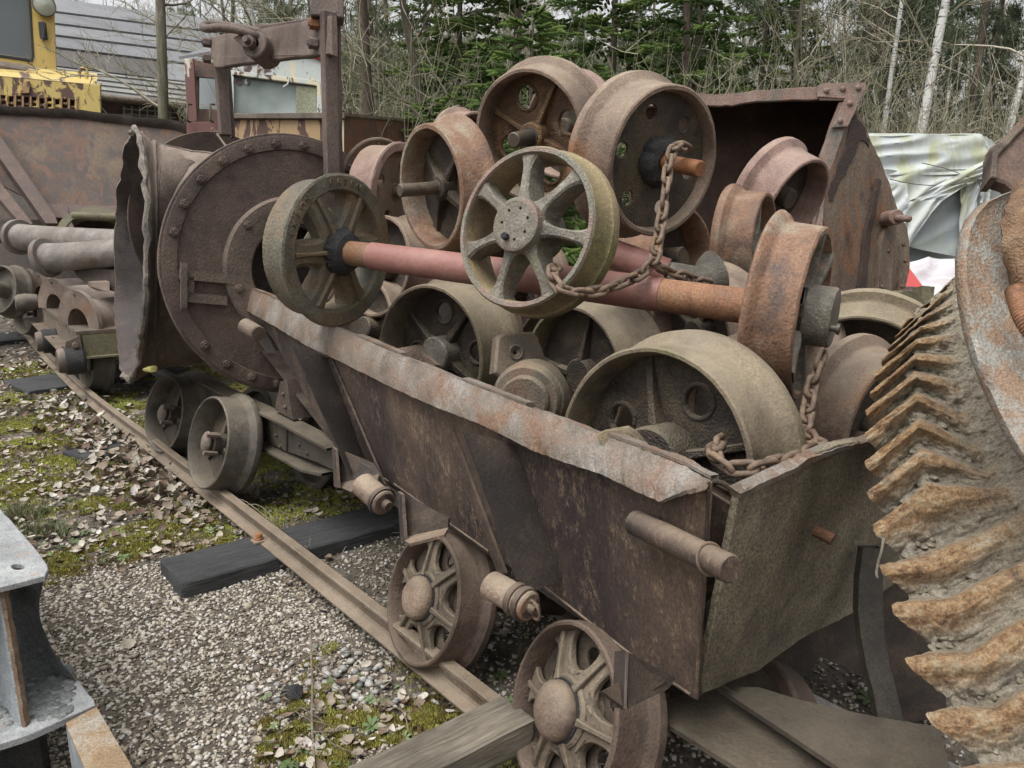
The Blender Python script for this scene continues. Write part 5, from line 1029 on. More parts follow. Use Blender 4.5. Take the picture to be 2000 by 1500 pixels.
# cement lumps caught between the teeth
lr = random.Random(8); g = Geo()
for k in range(900):
    u = lr.uniform(1, nT - 1.6); i0 = int(u); f = lr.uniform(.35, .85); uu = (i0 + f) / (nT - 1); s_ = lr.choice([lr.uniform(.1, 1.6), lr.uniform(1.6, 3)]); a = pil(TIPS, uu); b = pil(BENDS, uu); c = pil(ENDS, uu); o = pil(OUTR, uu)
    x, y = (lerp(a[0], b[0], s_), lerp(a[1], b[1], s_)) if s_ <= 1 else ((lerp(b[0], c[0], s_ - 1), lerp(b[1], c[1], s_ - 1)) if s_ <= 2 else (lerp(c[0], o[0], s_ - 2), lerp(c[1], o[1], s_ - 2)))
    hh = 1 if s_ < 1 else lerp(1, .3, min(1, (s_ - 1) / 2)); d = gdepth(i0 + f); p = C(x + max(0, 1 - s_) * 40, y, d + .05 * (s_ / 3) ** 2 + .060 * hh * d / 1.4); r = lr.uniform(.003, .010) * d
    gg = Geo().sphere((0, 0, 0), r, (lr.uniform(.7, 1.4), lr.uniform(.7, 1.4), lr.uniform(.5, .9)), 8); gg.rough(r * .5, 40, k); gg.v = [v + p for v in gg.v]; g.v_off = 0; b_ = len(g.v); g.v += gg.v; g.f += [[q_ + b_ for q_ in f_] for f_ in gg.f]
o = part(ge, 'cement_crust', g, mgr, smooth=60, kind='stuff')
# grey rim plate sweeping round behind the teeth
ro_ = [(2030, 350), (1990, 368), (1960, 378), (1925, 394), (1902, 420), (1888, 452), (1881, 500), (1882, 550), (1889, 600), (1900, 655), (1916, 705), (1936, 755), (1958, 805), (1980, 848), (2005, 888), (2060, 960), (2130, 1040)]
ri_ = [(2040, 420), (2005, 415), (1985, 420), (1972, 432), (1966, 450), (1962, 480), (1964, 520), (1972, 560), (1982, 600), (1996, 640), (2012, 680), (2030, 720), (2050, 760), (2072, 800), (2100, 840), (2160, 900), (2230, 970)]
g = Geo(); rows = []
for i in range(121):
    t = i / 120; a = pil(ro_, t); b = pil(ri_, t); d = 1.50 - .42 * t; A = C(a[0], a[1], d); B = C(b[0], b[1], d + .03); bk_ = cdir(.1, 0, 1)
    rows.append([A + bk_ * .09 + cdir(.05, 0, 0), A + bk_ * .035 + cdir(.002, 0, 0), A + bk_ * .008, A + cdir(.006, 0, 0)] + [lerp(A, B, s) for s in (.15, .3, .45, .6, .75, .9)] + [B, B + bk_ * .10])
g.grid(rows); g.subdiv(.02, 2)
for v in g.v: v += (EYE - v).normalized() * (.004 * noise.noise(v * 18) + .002 * noise.noise(v * 55))
part(ge, 'rim_plate', g, M_rim2, smooth=50)
g = Geo(); rows = []
for i in range(60):
    t = i / 59; b = pil(ri_, t); d = 1.50 - .42 * t + .12; rows.append([C(b[0] - 20, b[1], d), C(b[0] + 40, b[1] + 10, d + .03), C(b[0] + 130, b[1] + 40, d - .02)])
g.grid(rows); g.subdiv(.03, 3); g.rough(.02, 14, 2, .006, 50); part(ge, 'inner_crust', g, rust('inner_crust', [(.045, .03, .018), (.11, .075, .045), (.24, .17, .10)], 18, patch=(.33, .19, .08), pamt=.3, bump=1.4), smooth=50)
part(ge, 'inner_ring', Geo().tube(spline([C(2010, 372, 1.42), C(1994, 410, 1.36), C(1992, 470, 1.32), C(2006, 540, 1.3), C(2036, 610, 1.28), C(2076, 660, 1.26)], 8), .026, 14).rough(.006, 30, 2, .004, 80), rust('ring_rust', [(.09, .05, .03), (.19, .11, .06), (.28, .19, .12)], 14, bump=.9, second=(.10, .06, .045), samt=.4))
g = Geo(); n = 60; cc = [C(1984, 566, 1.24), C(2004, 625, 1.20), C(2050, 690, 1.18)]; sp = spline(cc, 30); g.tube(sp, [.015 + .0014 * (i % 2) for i in range(len(sp))], 16); part(ge, 'ribbed_sleeve', g, M_axle)
# dry root hanging from a tooth
part(ge, 'root_fibre', Geo().tube(spline([C(1726, 1050, 1.28), C(1722, 1075, 1.27), C(1716, 1095, 1.27), (C(1712, 1120, 1.27)), C(1714, 1128, 1.27)], 5), .0022, 5), M_timber)
# ---------------------------------------------------------------- galvanised steel frame, bottom left
M_galv = rust('galvanised', [(.16, .168, .17), (.26, .27, .27), (.36, .37, .365)], 9, second=(.30, .165, .11), samt=.36, patch=(.19, .125, .09), pamt=.15, bump=.3, fleck=(.5, .5, .49), famt=.15, pscale=.7, rough=.7)
M_galvside = rust('galvanised_side', [(.13, .145, .155), (.21, .23, .24), (.30, .32, .325)], 6, second=(.09, .09, .085), samt=.35, bump=.35, fleck=(.4, .41, .4), famt=.1)
M_web = rust('concrete_smeared_web', [(.028, .03, .03), (.085, .092, .09), (.19, .20, .195)], 5, patch=(.20, .21, .205), pamt=.4, bump=.8, fleck=(.33, .34, .33), famt=.15, rough=.7)
M_orr = rust('edge_orange', [(.085, .055, .04), (.16, .105, .07), (.25, .20, .155)], 22, bump=.8)
M_osurf = rust('beam_ochre', [(.16, .11, .07), (.24, .165, .095), (.32, .27, .22)], 6, second=(.22, .13, .06), samt=.4, patch=(.34, .34, .33), pamt=.35, bump=.35, pscale=.6)
sf = thing('steel_frame', 'galvanised steel H frame with stiffener and cement remains at the lower left', 'steel frame', loc=G(60, 1460))
TZ, BZ = .56, .21
def pl_z(pts, z): return [G(x, y, z) for x, y in pts]
def zplate(pts, z, th, mat, nm, holes=(), jag=.002):
    P = pl_z(pts, z); g = Geo().plate([(p.x, p.y) for p in P], th, [[(p.x, p.y) for p in pl_z(h, z)] for h in holes], .002, M=T(0, 0, z - th / 2), jag=jag, seg=.03); return part(sf, nm, g, mat)
hole = [(35 + 15 * math.cos(a), 1106 + 6.5 * math.sin(a)) for a in [i * .35 for i in range(18)]]
zplate([(-420, 860), (-60, 925), (0, 994), (60, 1062), (90, 1102), (92, 1112), (86, 1124), (0, 1146), (-80, 1168), (-420, 1240)], TZ, .016, M_galv, 'top_flange', [hole])
zplate([(-420, 1560), (0, 1452), (60, 1432), (184, 1376), (182, 1366), (150, 1330), (120, 1290), (-300, 1300)], BZ, .02, M_galv, 'bottom_flange')
# web: upright concave plate between the flanges
g = Geo(); rows = []; wt = [(-300, 1010), (-40, 1075), (60, 1105), (88, 1116)]; wbm = [(-300, 1350), (-40, 1330), (110, 1322), (150, 1332)]
for i in range(25):
    t = i / 24; a = pil(wt, t); b = pil(wbm, t); A = G(a[0], a[1], TZ - .016); B = G(b[0], b[1], BZ); rows.append([lerp(A, B, s) + Vector((-.05 * math.sin(math.pi * s) * t, 0, 0)) for s in [j / 14 for j in range(15)]])
g.grid(rows); g.rough(.004, 14, 3, .0015, 60); part(sf, 'web', g, M_web, smooth=50)
# stiffener plate with rusty edge
A = G(6, 1150, TZ - .016); B = G(50, 1418, BZ); A2 = G(-60, 1090, TZ - .016); B2 = G(30, 1330, BZ)
A2 = G(-30, 1102, TZ - .016); B2 = G(-5, 1352, BZ)
part(sf, 'stiffener', Geo().prism([A, B, B2, A2], Vector((-.012, -.004, 0))), M_galvside)
rows = []
for i in range(31):
    t = i / 30; p = lerp(A, B, t); w = .006 + .003 * noise.noise((t * 20, 0, 0)); rows.append([p + Vector((-w, -.006, 0)), p + Vector((w * .8, -.006, 0)), p + Vector((w * .8, .012, 0)), p + Vector((-w, .012, 0))])
g = Geo(); g.grid(rows, closed_u=True); g.rough(.002, 40, 1); part(sf, 'rusty_edge', g, M_orr)
# rusty beam running towards the viewer
P = [G(128, 1412, BZ - .002), G(188, 1380, BZ - .002), G(330, 1620, BZ - .002), G(230, 1650, BZ - .002)]
part(sf, 'beam_top', Geo().prism(P, -Z * .012).subdiv(.06, 3).rough(.0015, 20), M_osurf)
part(sf, 'beam_web', Geo().prism([P[0] - Z * .012, P[3] - Z * .012, P[3] - Z * .17, P[0] - Z * .17], (P[1] - P[0]).normalized() * .01), M_galvside)
part(sf, 'beam_web', Geo().prism([P[1] - Z * .012, P[2] - Z * .012, P[2] - Z * .17, P[1] - Z * .17], (P[0] - P[1]).normalized() * .01), M_galvside)
part(sf, 'cross_beam', Geo().prism([G(-400, 1500, BZ - .022), G(70, 1400, BZ - .022), G(70, 1400, BZ - .022) - Z * .19, G(-400, 1500, BZ - .022) - Z * .19], Vector((0, .03, 0))), M_grease)
# cement sitting on the bottom flange
lr = random.Random(3); g = Geo()
for k in range(260):
    x = lr.uniform(-20, 140); y = lerp(1290, 1400, lr.random()) + (x - 140) * -.12; p = G(x, y, BZ); r = lr.uniform(.004, .013); gg = Geo().sphere((0, 0, 0), r, (1.3, 1.2, .6), 8); gg.rough(r * .5, 60, k); b_ = len(g.v); g.v += [v + p for v in gg.v]; g.f += [[q_ + b_ for q_ in f_] for f_ in gg.f]
part(sf, 'cement_rubble', g, rust('cement_rubble', [(.06, .065, .063), (.13, .14, .135), (.24, .25, .24)], 30, fleck=(.4, .42, .42), famt=.3, bump=.7), kind='stuff', smooth=60)
# ---------------------------------------------------------------- yellow locomotive, upper left
def paint(name, base, rustc=(.09, .045, .03), amt=.3, sc=3.0, rough=.5, second=None, bump=.3, stretch=(1, 1, .6)):
    m, nt, b = new_mat(name); h = N(nt); v = h.coord(stretch); n1 = h.noise(v, sc, 9, .7, .5); n2 = h.noise(v, sc * 8, 4, .7)
    c = h.mix(h.ramp(n2, [(.4, 0), (.7, .35)]), base, tuple(x * .72 for x in base))
    if second: c = h.mix(h.ramp(h.noise(v, sc * .8, 7, .7, .4), [(.5, 0), (.56, 1)]), c, second)
    c = h.mix(h.ramp(n1, [(.66 - amt * .4, 0), (.69 - amt * .4, 1)]), c, rustc); h.l(c, b.inputs['Base Color']); b.inputs['Roughness'].default_value = rough
    h.l(h.bump(n1, bump, .01), b.inputs['Normal']); return m
M_yel = paint('yellow_paint', (.52, .39, .12), amt=.36, sc=3.2); M_yelc = paint('cab_yellow', (.62, .44, .13), amt=.04, sc=2)
def glass(name, col, rough=.12):
    m, nt, b = new_mat(name); b.inputs['Base Color'].default_value = (*col, 1); b.inputs['Roughness'].default_value = rough; b.inputs['Specular IOR Level'].default_value = .8; return m
lo = thing('yellow_locomotive', 'old yellow diesel locomotive with rust patches, lamp and open grille', 'locomotive', loc=G(60, 520))
LH = Plane(C(0, 180, 11.0), C(195, 180, 11.6), C(0, 120, 11.0))
def lp(pts, off, th, mat, nm, holes=(), bev=.006, pl=None, t=None): 
    pl = pl or LH; g = Geo().plate([pl.uv(pl.at(x, y, off)) for x, y in pts], th, [[pl.uv(pl.at(x, y, off)) for x, y in h] for h in holes], bev, M=pl.M(off)); return part(t or lo, nm, g, mat)
gx = [0, 18, 38, 58, 78, 98, 118, 138, 158]
holes_ = []
for i, x in enumerate(range(-60, 150, 15)):
    top_ = 181 + (x + 60) * .06; 
    if i % 2: 
        for k in range(2): holes_.append([(x + 2, top_ + 2 + 16 * k), (x + 12, top_ + 2.6 + 16 * k), (x + 12, top_ + 15 + 16 * k), (x + 2, top_ + 14.5 + 16 * k)])
    else:
        for k in range(3): holes_.append([(x + 2, top_ + 1 + 11 * k), (x + 12, top_ + 1.6 + 11 * k), (x + 12, top_ + 9.5 + 11 * k), (x + 2, top_ + 9 + 11 * k)])
lp([(-70, 142), (0, 150), (120, 160), (195, 166), (196, 225), (-70, 225)], 0, .03, M_yel, 'hood_front', holes_)
M_or2 = paint('grille_orange', (.34, .20, .09), amt=.35, sc=6)
for i, x in enumerate(range(-60, 165, 15)): lp([(x - 1.2, 181 + (x + 60) * .06), (x + 1.2, 181 + (x + 60) * .06), (x + 1.2, 222), (x - 1.2, 222)], .03, .02, M_or2, 'grille_bar', bev=.002)
g = Geo(); rows = []
for x in range(-70, 200, 10):
    yb = lerp(142, 166, (x + 70) / 265); A = LH.at(x, yb, .02); rows.append([A, A + Z * .09 + LH.n * -.06, LH.at(x, yb - 9, -.25), LH.at(min(x, 196), yb - 22 + (6 if x < 60 else 0), -1.3)])
g.grid(rows); part(lo, 'hood_top', g, M_yel, smooth=60)
lp([(164, 165), (195, 167), (196, 225), (166, 225)], .02, .02, M_yel, 'corner_post')
lp([(48, 160), (58, 160), (57, 182), (40, 182)], .04, .04, M_or2, 'catch')
part(lo, 'lifting_ring', Geo().tube(spline([LH.at(155, 158, -.15), LH.at(155, 140, -.15), LH.at(162, 134, -.15), LH.at(169, 139, -.15), LH.at(168, 160, -.15)], 5), .028, 8), M_yel)
part(lo, 'hood_inside', Geo().prism([LH.at(-70, 170, -.25), LH.at(190, 180, -.25), LH.at(190, 225, -.25), LH.at(-70, 225, -.25)], LH.n * -.1), M_bkin)
part(lo, 'body_side', Geo().prism([LH.at(196, 166, .0), LH.at(196, 420, 0), LH.at(198, 420, -2.5), LH.at(198, 160, -2.5)], Vector((-.03, 0, 0))), M_yel)
LC = Plane(C(0, 60, 12.6), C(108, 60, 13.1), C(0, 10, 12.6))
win = [(-60, -30), (54, -30), (62, 112), (60, 116), (0, 108), (-60, 100)]
lp([(-80, -90), (100, -90), (104, 0), (109, 142), (0, 124), (-80, 112)], 0, .06, M_yelc, 'cab_front', [win], pl=LC)
M_rub = paint('window_rubber', (.02, .022, .024), amt=0)
lp([(-66, -36), (57, -36), (66, 114), (62, 121), (0, 112), (-66, 104)], .02, .05, M_rub, 'window_frame', [win], pl=LC)
lp([(-66, -36), (57, -36), (66, 114), (62, 121), (0, 112), (-66, 104)], -.03, .01, glass('cab_glass', (.10, .115, .12)), 'pane', pl=LC)
part(lo, 'cab_side', Geo().prism([LC.at(100, -90), LC.at(109, 142), LC.at(111, 142, -2), LC.at(103, -90, -2)], Vector((-.05, 0, 0))), M_yelc)
part(lo, 'cab_back', Geo().prism([LC.at(-80, -90, -.6), LC.at(104, -90, -.6), LC.at(108, 140, -.6), LC.at(-80, 140, -.6)], -LC.n * .03), M_rub)
m = frame(LC.at(86, 10, .18), LC.n + Vector((.1, 0, -.1))); part(lo, 'headlamp', Geo().lathe([(.001, -.16), (.10, -.14), (.17, -.03), (.185, 0), (.175, .02), (.165, .006)], 36, closed=False, M=m), M_shaft)
part(lo, 'lamp_glass', Geo().lathe([(.0005, .045), (.09, .035), (.165, .004)], 32, closed=False, M=m), glass('lamp_glass', (.38, .40, .33), .2))
part(lo, 'lamp_bracket', Geo().box((0, 0, 0), (.10, .08, .27), Matrix.Translation(LC.at(84, 60, .1)), .01), M_rub)
part(lo, 'wiper_lever', Geo().rod(LC.at(88, 44, .2), LC.at(84, 82, .2), .012, 6), M_rub)
part(lo, 'roof_scrap', Geo().prism([LH.at(-20, 121, -1.2), LH.at(40, 128, -1.2), LH.at(80, 140, -1.1), LH.at(60, 143, -1.0), LH.at(-20, 128, -1.0)], Z * .03).subdiv(.1, 2).rough(.02, 9), M_deck)
# ---------------------------------------------------------------- shed with a grey board roof
sh = thing('shed', 'long shed with weathered grey board roof and a dark replaced strip, behind the locomotive', 'shed', loc=G(280, 480))
RPn = Plane(C(105, 10, 24.0), C(400, 38, 27.0), C(190, 195, 19.5))
tops = [(60, -9), (520, 50)]; bot = [(60, 168), (520, 222)]
M_roof = rust('roof_board', [(.11, .112, .116), (.148, .152, .158), (.185, .19, .197)], 2.2, bump=.25, stretch=(.3, 1, 1), rough=.7); M_roofd = rust('roof_dark', [(.055, .051, .051), (.072, .067, .066), (.09, .084, .082)], 1.5, bump=.2)
M_roofl = rust('roof_light', [(.14, .14, .138), (.185, .185, .18), (.23, .23, .225)], 3, bump=.25, stretch=(.3, 1, 1))
edges = [0, .13, .26, .39, .525, .735, .77, .83, .885, .94, 1.0]
for k in range(10):
    t0, t1 = edges[k], edges[k + 1]; m_ = M_roofd if k == 4 else (M_roofl if k >= 5 else M_roof)
    def row_(t, x): 
        xx = (x - 60) / 460; return (x, lerp(lerp(tops[0][1], bot[0][1], t), lerp(tops[1][1], bot[1][1], t), xx))
    def board(xa, xb, mm): 
        P = [row_(t0 + .002, xa), row_(t0 + .002, xb), row_(t1 + .006, xb), row_(t1 + .006, xa)]; n_ = .04
        A = [RPn.at(*P[0], 0), RPn.at(*P[1], 0), RPn.at(*P[2], .07), RPn.at(*P[3], .07)]; part(sh, 'roof_board', Geo().prism(A, -RPn.n * .05), mm, smooth=0)
    if k == 4: board(60, 315, M_roofd); board(315, 520, M_roof)
    elif k < 4: board(60, 230 + 40 * (k % 3), m_); board(230 + 40 * (k % 3), 520, m_)
    else: board(60, 520, m_)
gt = Geo().rod(C(150, 184, 19.2), C(400, 212, 20.5), .09, 12); part(sh, 'gutter', gt, M_shaft)
part(sh, 'wall', Geo().prism([C(60, 170, 21.2), C(520, 220, 23.5), C(520, 420, 23.5), C(60, 420, 21.2)], cdir(0, 0, 1) * .1), M_bkin)
for i in range(7):
    x = 243 + i * 15; part(sh, 'window_bar', Geo().rod(C(x, 208, 21.0), C(x, 240, 21.0), .02, 5), M_tarpg)
for y in (212, 222): part(sh, 'window_bar', Geo().rod(C(240, y, 21.0), C(345, y + 8, 21.3), .02, 5), M_tarpg)
# ---------------------------------------------------------------- old cab with peeling paint, behind the portal
cb = thing('old_cab', 'derelict locomotive cab with peeling white and red paint and clouded front window', 'locomotive', loc=G(520, 520))
M_cabw = paint('cab_white', (.45, .48, .455), rustc=(.07, .035, .03), amt=.33, sc=3.4, second=(.55, .50, .36)); M_cabr = paint('cab_red', (.12, .045, .035), rustc=(.52, .48, .38), amt=.26, sc=4, stretch=(1, 1, .4)); M_cabo = paint('cab_ochre', (.36, .24, .12), rustc=(.075, .032, .022), amt=.36, sc=3.0, stretch=(1.6, 1.6, .35), bump=.5)
M_rustw = rust('wall_rust', [(.05, .028, .02), (.10, .05, .032), (.17, .095, .06)], 5, second=(.30, .23, .14), samt=.26, patch=(.16, .06, .025), pamt=.4, bump=.7)
CF = Plane(C(450, 200, 8.6), C(650, 200, 8.9), C(450, 100, 8.6))
def cp(pts, off, th, mat, nm, holes=(), bev=.006): return lp(pts, off, th, mat, nm, holes, bev, CF, cb)
glz = [(456, 146), (612, 166), (620, 168), (620, 224), (456, 224)]
cp([(440, 124), (470, 114), (520, 104), (570, 102), (612, 108), (642, 124), (642, 228), (440, 228)], 0, .04, M_cabw, 'front_wall', [glz])
cp([(446, 138), (624, 160), (630, 228), (446, 228)], .02, .03, M_cabw, 'window_frame', [glz])
mgl, ntg_, bgl = new_mat('clouded_glass'); hg = N(ntg_); vg = hg.coord((1, 1, 1)); hg.l(hg.ramp(hg.noise(vg, 1.8, 3, .5), [(.35, (.10, .12, .11)), (.55, (.20, .235, .215)), (.7, (.30, .33, .31))]), bgl.inputs['Base Color']); bgl.inputs['Roughness'].default_value = .25
cp([(450, 140), (626, 162), (626, 226), (450, 226)], -.03, .01, mgl, 'pane')
cp([(579, 168), (618, 171), (618, 222), (579, 222)], -.005, .008, rust('board_olive', [(.13, .14, .09), (.19, .20, .14), (.24, .25, .18)], 2), 'inner_board')
for x in (468, 483): part(cb, 'round_vent', Geo().lathe([(.001, .0), (.034, 0), (.034, .01)], 20, closed=False, M=frame(CF.at(x, 160, -.018), CF.n)), M_cabw)
part(cb, 'wiper', Geo().tube([CF.at(565, 152, .05), CF.at(562, 164, .07), CF.at(553, 170, .07)], .008, 6), M_tarp)
part(cb, 'roof_trim', Geo().tube(spline([CF.at(470, 112, .04), CF.at(520, 101, .04), CF.at(575, 100, .04), CF.at(616, 108, .04), CF.at(646, 124, .04)], 5), .035, 8), paint('trim_red', (.38, .045, .03), amt=.1))
rfp = [(350, 108), (362, 104), (400, 96), (420, 92), (470, 110), (460, 118), (420, 108), (366, 116)]
part(cb, 'roof_sheet', Geo().prism([C(350, 116, 8.9), C(416, 92, 9.6), C(560, 92, 10.2), C(646, 118, 9.1), C(520, 98, 8.7), C(420, 104, 8.7)], Z * .03), M_roof)
cp([(361, 118), (378, 117), (385, 238), (368, 240)], -.15, .06, M_cabr, 'door_post'); cp([(434, 126), (452, 126), (452, 240), (440, 240)], .0, .06, M_cabr, 'door_post')
cp([(378, 118), (436, 126), (436, 154), (378, 150)], -.25, .02, M_bkin, 'door_top'); cp([(385, 118), (436, 118), (436, 240), (385, 240)], -1.2, .03, M_tarpg, 'rear_window')
cp([(378, 120), (388, 120), (388, 240), (384, 240)], -.3, .04, M_bkin, 'door_edge')
cp([(384, 214), (436, 216), (436, 242), (384, 240)], -.3, .04, M_bkin, 'door_panel')
for x in (366, 411): part(cb, 'handrail', Geo().tube(spline([CF.at(x + 8, 204, .0), CF.at(x, 204, .08), CF.at(x, 208, .1), CF.at(x, 234, .1), CF.at(x + 6, 238, .0)], 4), .012, 6), M_shaft)
cp([(366, 240), (450, 238), (450, 330), (366, 330)], -.05, .03, M_cabr, 'lower_side')
cp([(446, 224), (672, 222), (672, 232), (446, 232)], .06, .06, M_deck, 'sill')
for a_, b_, m_ in ((446, 545, M_cabo), (547, 625, M_cabo), (627, 656, M_cabo), (656, 671, paint('cab_cream', (.55, .46, .30), amt=.15, sc=5))): cp([(a_, 232), (b_, 232), (b_, 330), (a_, 330)], .03, .02, m_, 'body_panel')
part(cb, 'side_wall', Geo().prism([C(671, 224, 8.9), C(860, 243, 11.5), C(860, 420, 11.5), C(671, 330, 8.9)], cdir(0, 0, 1) * .05), M_rustw)
part(cb, 'side_coping', Geo().prism([C(671, 220, 8.85), C(862, 239, 11.5), C(862, 243, 11.5), C(671, 226, 8.85)], cdir(0, 0, 1) * .12), M_deck)
part(cb, 'cab_rear', Geo().prism([CF.at(366, 116, -1.6), CF.at(640, 110, -1.6), CF.at(640, 240, -1.6), CF.at(366, 240, -1.6)], -CF.n * .05), M_rustw)
# ---------------------------------------------------------------- ground and what lies on it
nrng = np.random.default_rng(11)
def gh(x, y): return .018 * noise.noise((x * .9, y * .9, 2)) + .008 * noise.noise((x * 4, y * 4, 5)) - .012
def axis_(a0, a1, step, far, n):
    c = list(np.arange(a0, a1, step)); lo_ = [a0 - (far * (k / n) ** 2.4) for k in range(n, 0, -1)]; hi = [a1 + (far * (k / n) ** 2.4) for k in range(1, n + 1)]; return lo_ + c + hi
X = axis_(-6, 3, .06, 160, 26); Y = axis_(.6, 9, .06, 220, 26)
gv = [(x, y, gh(x, y) if -8 < x < 5 and -1 < y < 12 else -.012) for y in Y for x in X]; nx = len(X)
gf = [(j * nx + i, j * nx + i + 1, (j + 1) * nx + i + 1, (j + 1) * nx + i) for j in range(len(Y) - 1) for i in range(nx - 1)]
mg, ntg, bb = new_mat('ground'); h = N(ntg); v = h.coord((1, 1, 1), rnd=False)
n1 = h.noise(v, 1.6, 8, .7); n2 = h.noise(v, 60, 4, .8); n3 = h.noise(v, 7, 6, .7)
c = h.ramp(n3, [(.35, (.06, .05, .038)), (.5, (.12, .10, .077)), (.68, (.20, .175, .14))]); c = h.mix(h.ramp(n1, [(.55, 0), (.68, .6)]), c, (.08, .085, .03)); c = h.mix(h.ramp(n2, [(.4, .6), (.6, 0)]), c, (.03, .025, .02)); h.l(c, bb.inputs['Base Color']); bb.inputs['Roughness'].default_value = 1
vo = h.n('ShaderNodeTexVoronoi'); vo.inputs['Scale'].default_value = 55; h.l(v, vo.inputs['Vector']); h.l(h.bump(h.mix(.5, n2, vo.outputs['Distance']), .9, .012), bb.inputs['Normal'])
me = bpy.data.meshes.new('ground'); me.from_pydata(gv, [], gf); me.materials.append(mg); me.shade_smooth()
o = bpy.data.objects.new('ground', me); COL.objects.link(o); o['kind'] = 'structure'
def rotmats(n, tilt, rng_):
    a = rng_.uniform(0, 2 * np.pi, n); b = rng_.normal(0, tilt, n); c_ = rng_.normal(0, tilt, n)
    ca, sa, cb_, sb, cc, sc_ = np.cos(a), np.sin(a), np.cos(b), np.sin(b), np.cos(c_), np.sin(c_); R = np.zeros((n, 3, 3))
    Rz = np.stack([np.stack([ca, -sa, 0 * a], -1), np.stack([sa, ca, 0 * a], -1), np.stack([0 * a, 0 * a, 1 + 0 * a], -1)], 1)
    Rx = np.stack([np.stack([1 + 0 * a, 0 * a, 0 * a], -1), np.stack([0 * a, cb_, -sb], -1), np.stack([0 * a, sb, cb_], -1)], 1)
    Ry = np.stack([np.stack([cc, 0 * a, sc_], -1), np.stack([0 * a, 1 + 0 * a, 0 * a], -1), np.stack([-sc_, 0 * a, cc], -1)], 1)
    return Rz @ Rx @ Ry
def np_mesh(name, V, Fc, mat, tint=None, nside=3, smooth=False):
    me = bpy.data.meshes.new(name); nv, nf = len(V), len(Fc); me.vertices.add(nv); me.vertices.foreach_set('co', np.ascontiguousarray(V, dtype=np.float32).ravel())
    me.loops.add(nf * nside); me.polygons.add(nf); me.loops.foreach_set('vertex_index', np.ascontiguousarray(Fc, dtype=np.int32).ravel())
    me.polygons.foreach_set('loop_start', np.arange(0, nf * nside, nside, dtype=np.int32)); me.update(calc_edges=True)
    if tint is not None: at = me.attributes.new('tint', 'FLOAT', 'POINT'); at.data.foreach_set('value', np.ascontiguousarray(tint, dtype=np.float32))
    me.materials.append(mat)
    if smooth: me.shade_smooth()
    return me
def scatter(name, variants, P, S, mat, tilt=.3, kind='stuff', smooth=False, rng_=nrng, tbias=None):
    Vs, Fs, Ts = [], [], []; off = 0; n = len(P); which = rng_.integers(0, len(variants), n); R = rotmats(n, tilt, rng_); ti = rng_.random(n) if tbias is None else tbias
    for k, (bv, bf) in enumerate(variants):
        idx = np.where(which == k)[0]
        if not len(idx): continue
        W = np.einsum('nij,vj->nvi', R[idx], bv) * S[idx, None, None] + P[idx, None, :]
        F_ = (bf[None] + (np.arange(len(idx)) * len(bv))[:, None, None]) + off
        Vs.append(W.reshape(-1, 3)); Fs.append(F_.reshape(-1, bf.shape[1])); Ts.append(np.repeat(ti[idx], len(bv))); off += W.shape[0] * W.shape[1]
    me = np_mesh(name, np.concatenate(Vs), np.concatenate(Fs), mat, np.concatenate(Ts), variants[0][1].shape[1], smooth)
    o = bpy.data.objects.new(name, me); COL.objects.link(o)
    if kind: o['kind'] = kind
    return o
def tint_mat(name, stops, rough=.9, bump=.4, bsc=60, leafy=0):
    m, nt, b = new_mat(name); h = N(nt); a = h.n('ShaderNodeAttribute'); a.attribute_name = 'tint'; c = h.ramp(a.outputs['Fac'], stops)
    v = h.coord((1, 1, 1), rnd=False); n1 = h.noise(v, bsc, 4, .7); c = h.mix(h.ramp(n1, [(.35, .45), (.6, 0)]), c, (.05, .04, .03)); h.l(c, b.inputs['Base Color']); b.inputs['Roughness'].default_value = rough
    if bump: h.l(h.bump(n1, bump, .003), b.inputs['Normal'])
    if leafy:                         # thin needles let some light through
        tr = h.n('ShaderNodeBsdfTranslucent'); h.l(c, tr.inputs['Color']); mx = h.n('ShaderNodeMixShader'); mx.inputs[0].default_value = .4; h.l(b.outputs[0], mx.inputs[1]); h.l(tr.outputs[0], mx.inputs[2])
        out = next(q for q in nt.nodes if q.type == 'OUTPUT_MATERIAL'); h.l(mx.outputs[0], out.inputs['Surface'])
    return m
# pebbles
ico = bmesh.new(); bmesh.ops.create_icosphere(ico, subdivisions=1, radius=1.0); ico.verts.index_update()
IV = np.array([v.co[:] for v in ico.verts]); IF = np.array([[v.index for v in f.verts] for f in ico.faces]); ico.free()
def stone(seed, flat=.5):
    r = np.random.default_rng(seed); d = 1 + r.uniform(-.42, .28, len(IV)); v = IV * d[:, None] * np.array([r.uniform(.75, 1.25), r.uniform(.6, 1.0), flat * r.uniform(.6, 1.1)]); return v, IF
stones = [stone(i) for i in range(10)]
M_peb = tint_mat('gravel', [(0, (.08, .06, .046)), (.12, (.20, .16, .12)), (.35, (.36, .31, .24)), (.6, (.47, .42, .34)), (.85, (.51, .475, .42)), (1, (.60, .59, .56))], rough=.85)
def ghn(P): return np.array([gh(x, y) for x, y in P[:, :2]])
def region(n, x0, x1, y0, y1, keep):
    p = np.stack([nrng.uniform(x0, x1, n), nrng.uniform(y0, y1, n)], 1); k = keep(p); return p[k]
gc = G(470, 1330); gc2 = G(560, 1100)
def nz(p, s, z=0): return np.array([noise.noise((x * s, y * s, z)) for x, y in p])
def gravelness(p):          # gravel spread in front; moss and leaves beyond the black sleeper
    w = nz(p, 1.4, 3) * .45; m0 = G(120, 1085); m1 = G(760, 1010)
    edge = m0.y + (p[:, 0] - m0.x) / (m1.x - m0.x) * (m1.y - m0.y); return (edge - p[:, 1]) * 1.6 + w
def under(p):               # right of the near rail
    o_ = RP[7]; return (p[:, 0] - o_.x) * ndir.x + (p[:, 1] - o_.y) * ndir.y
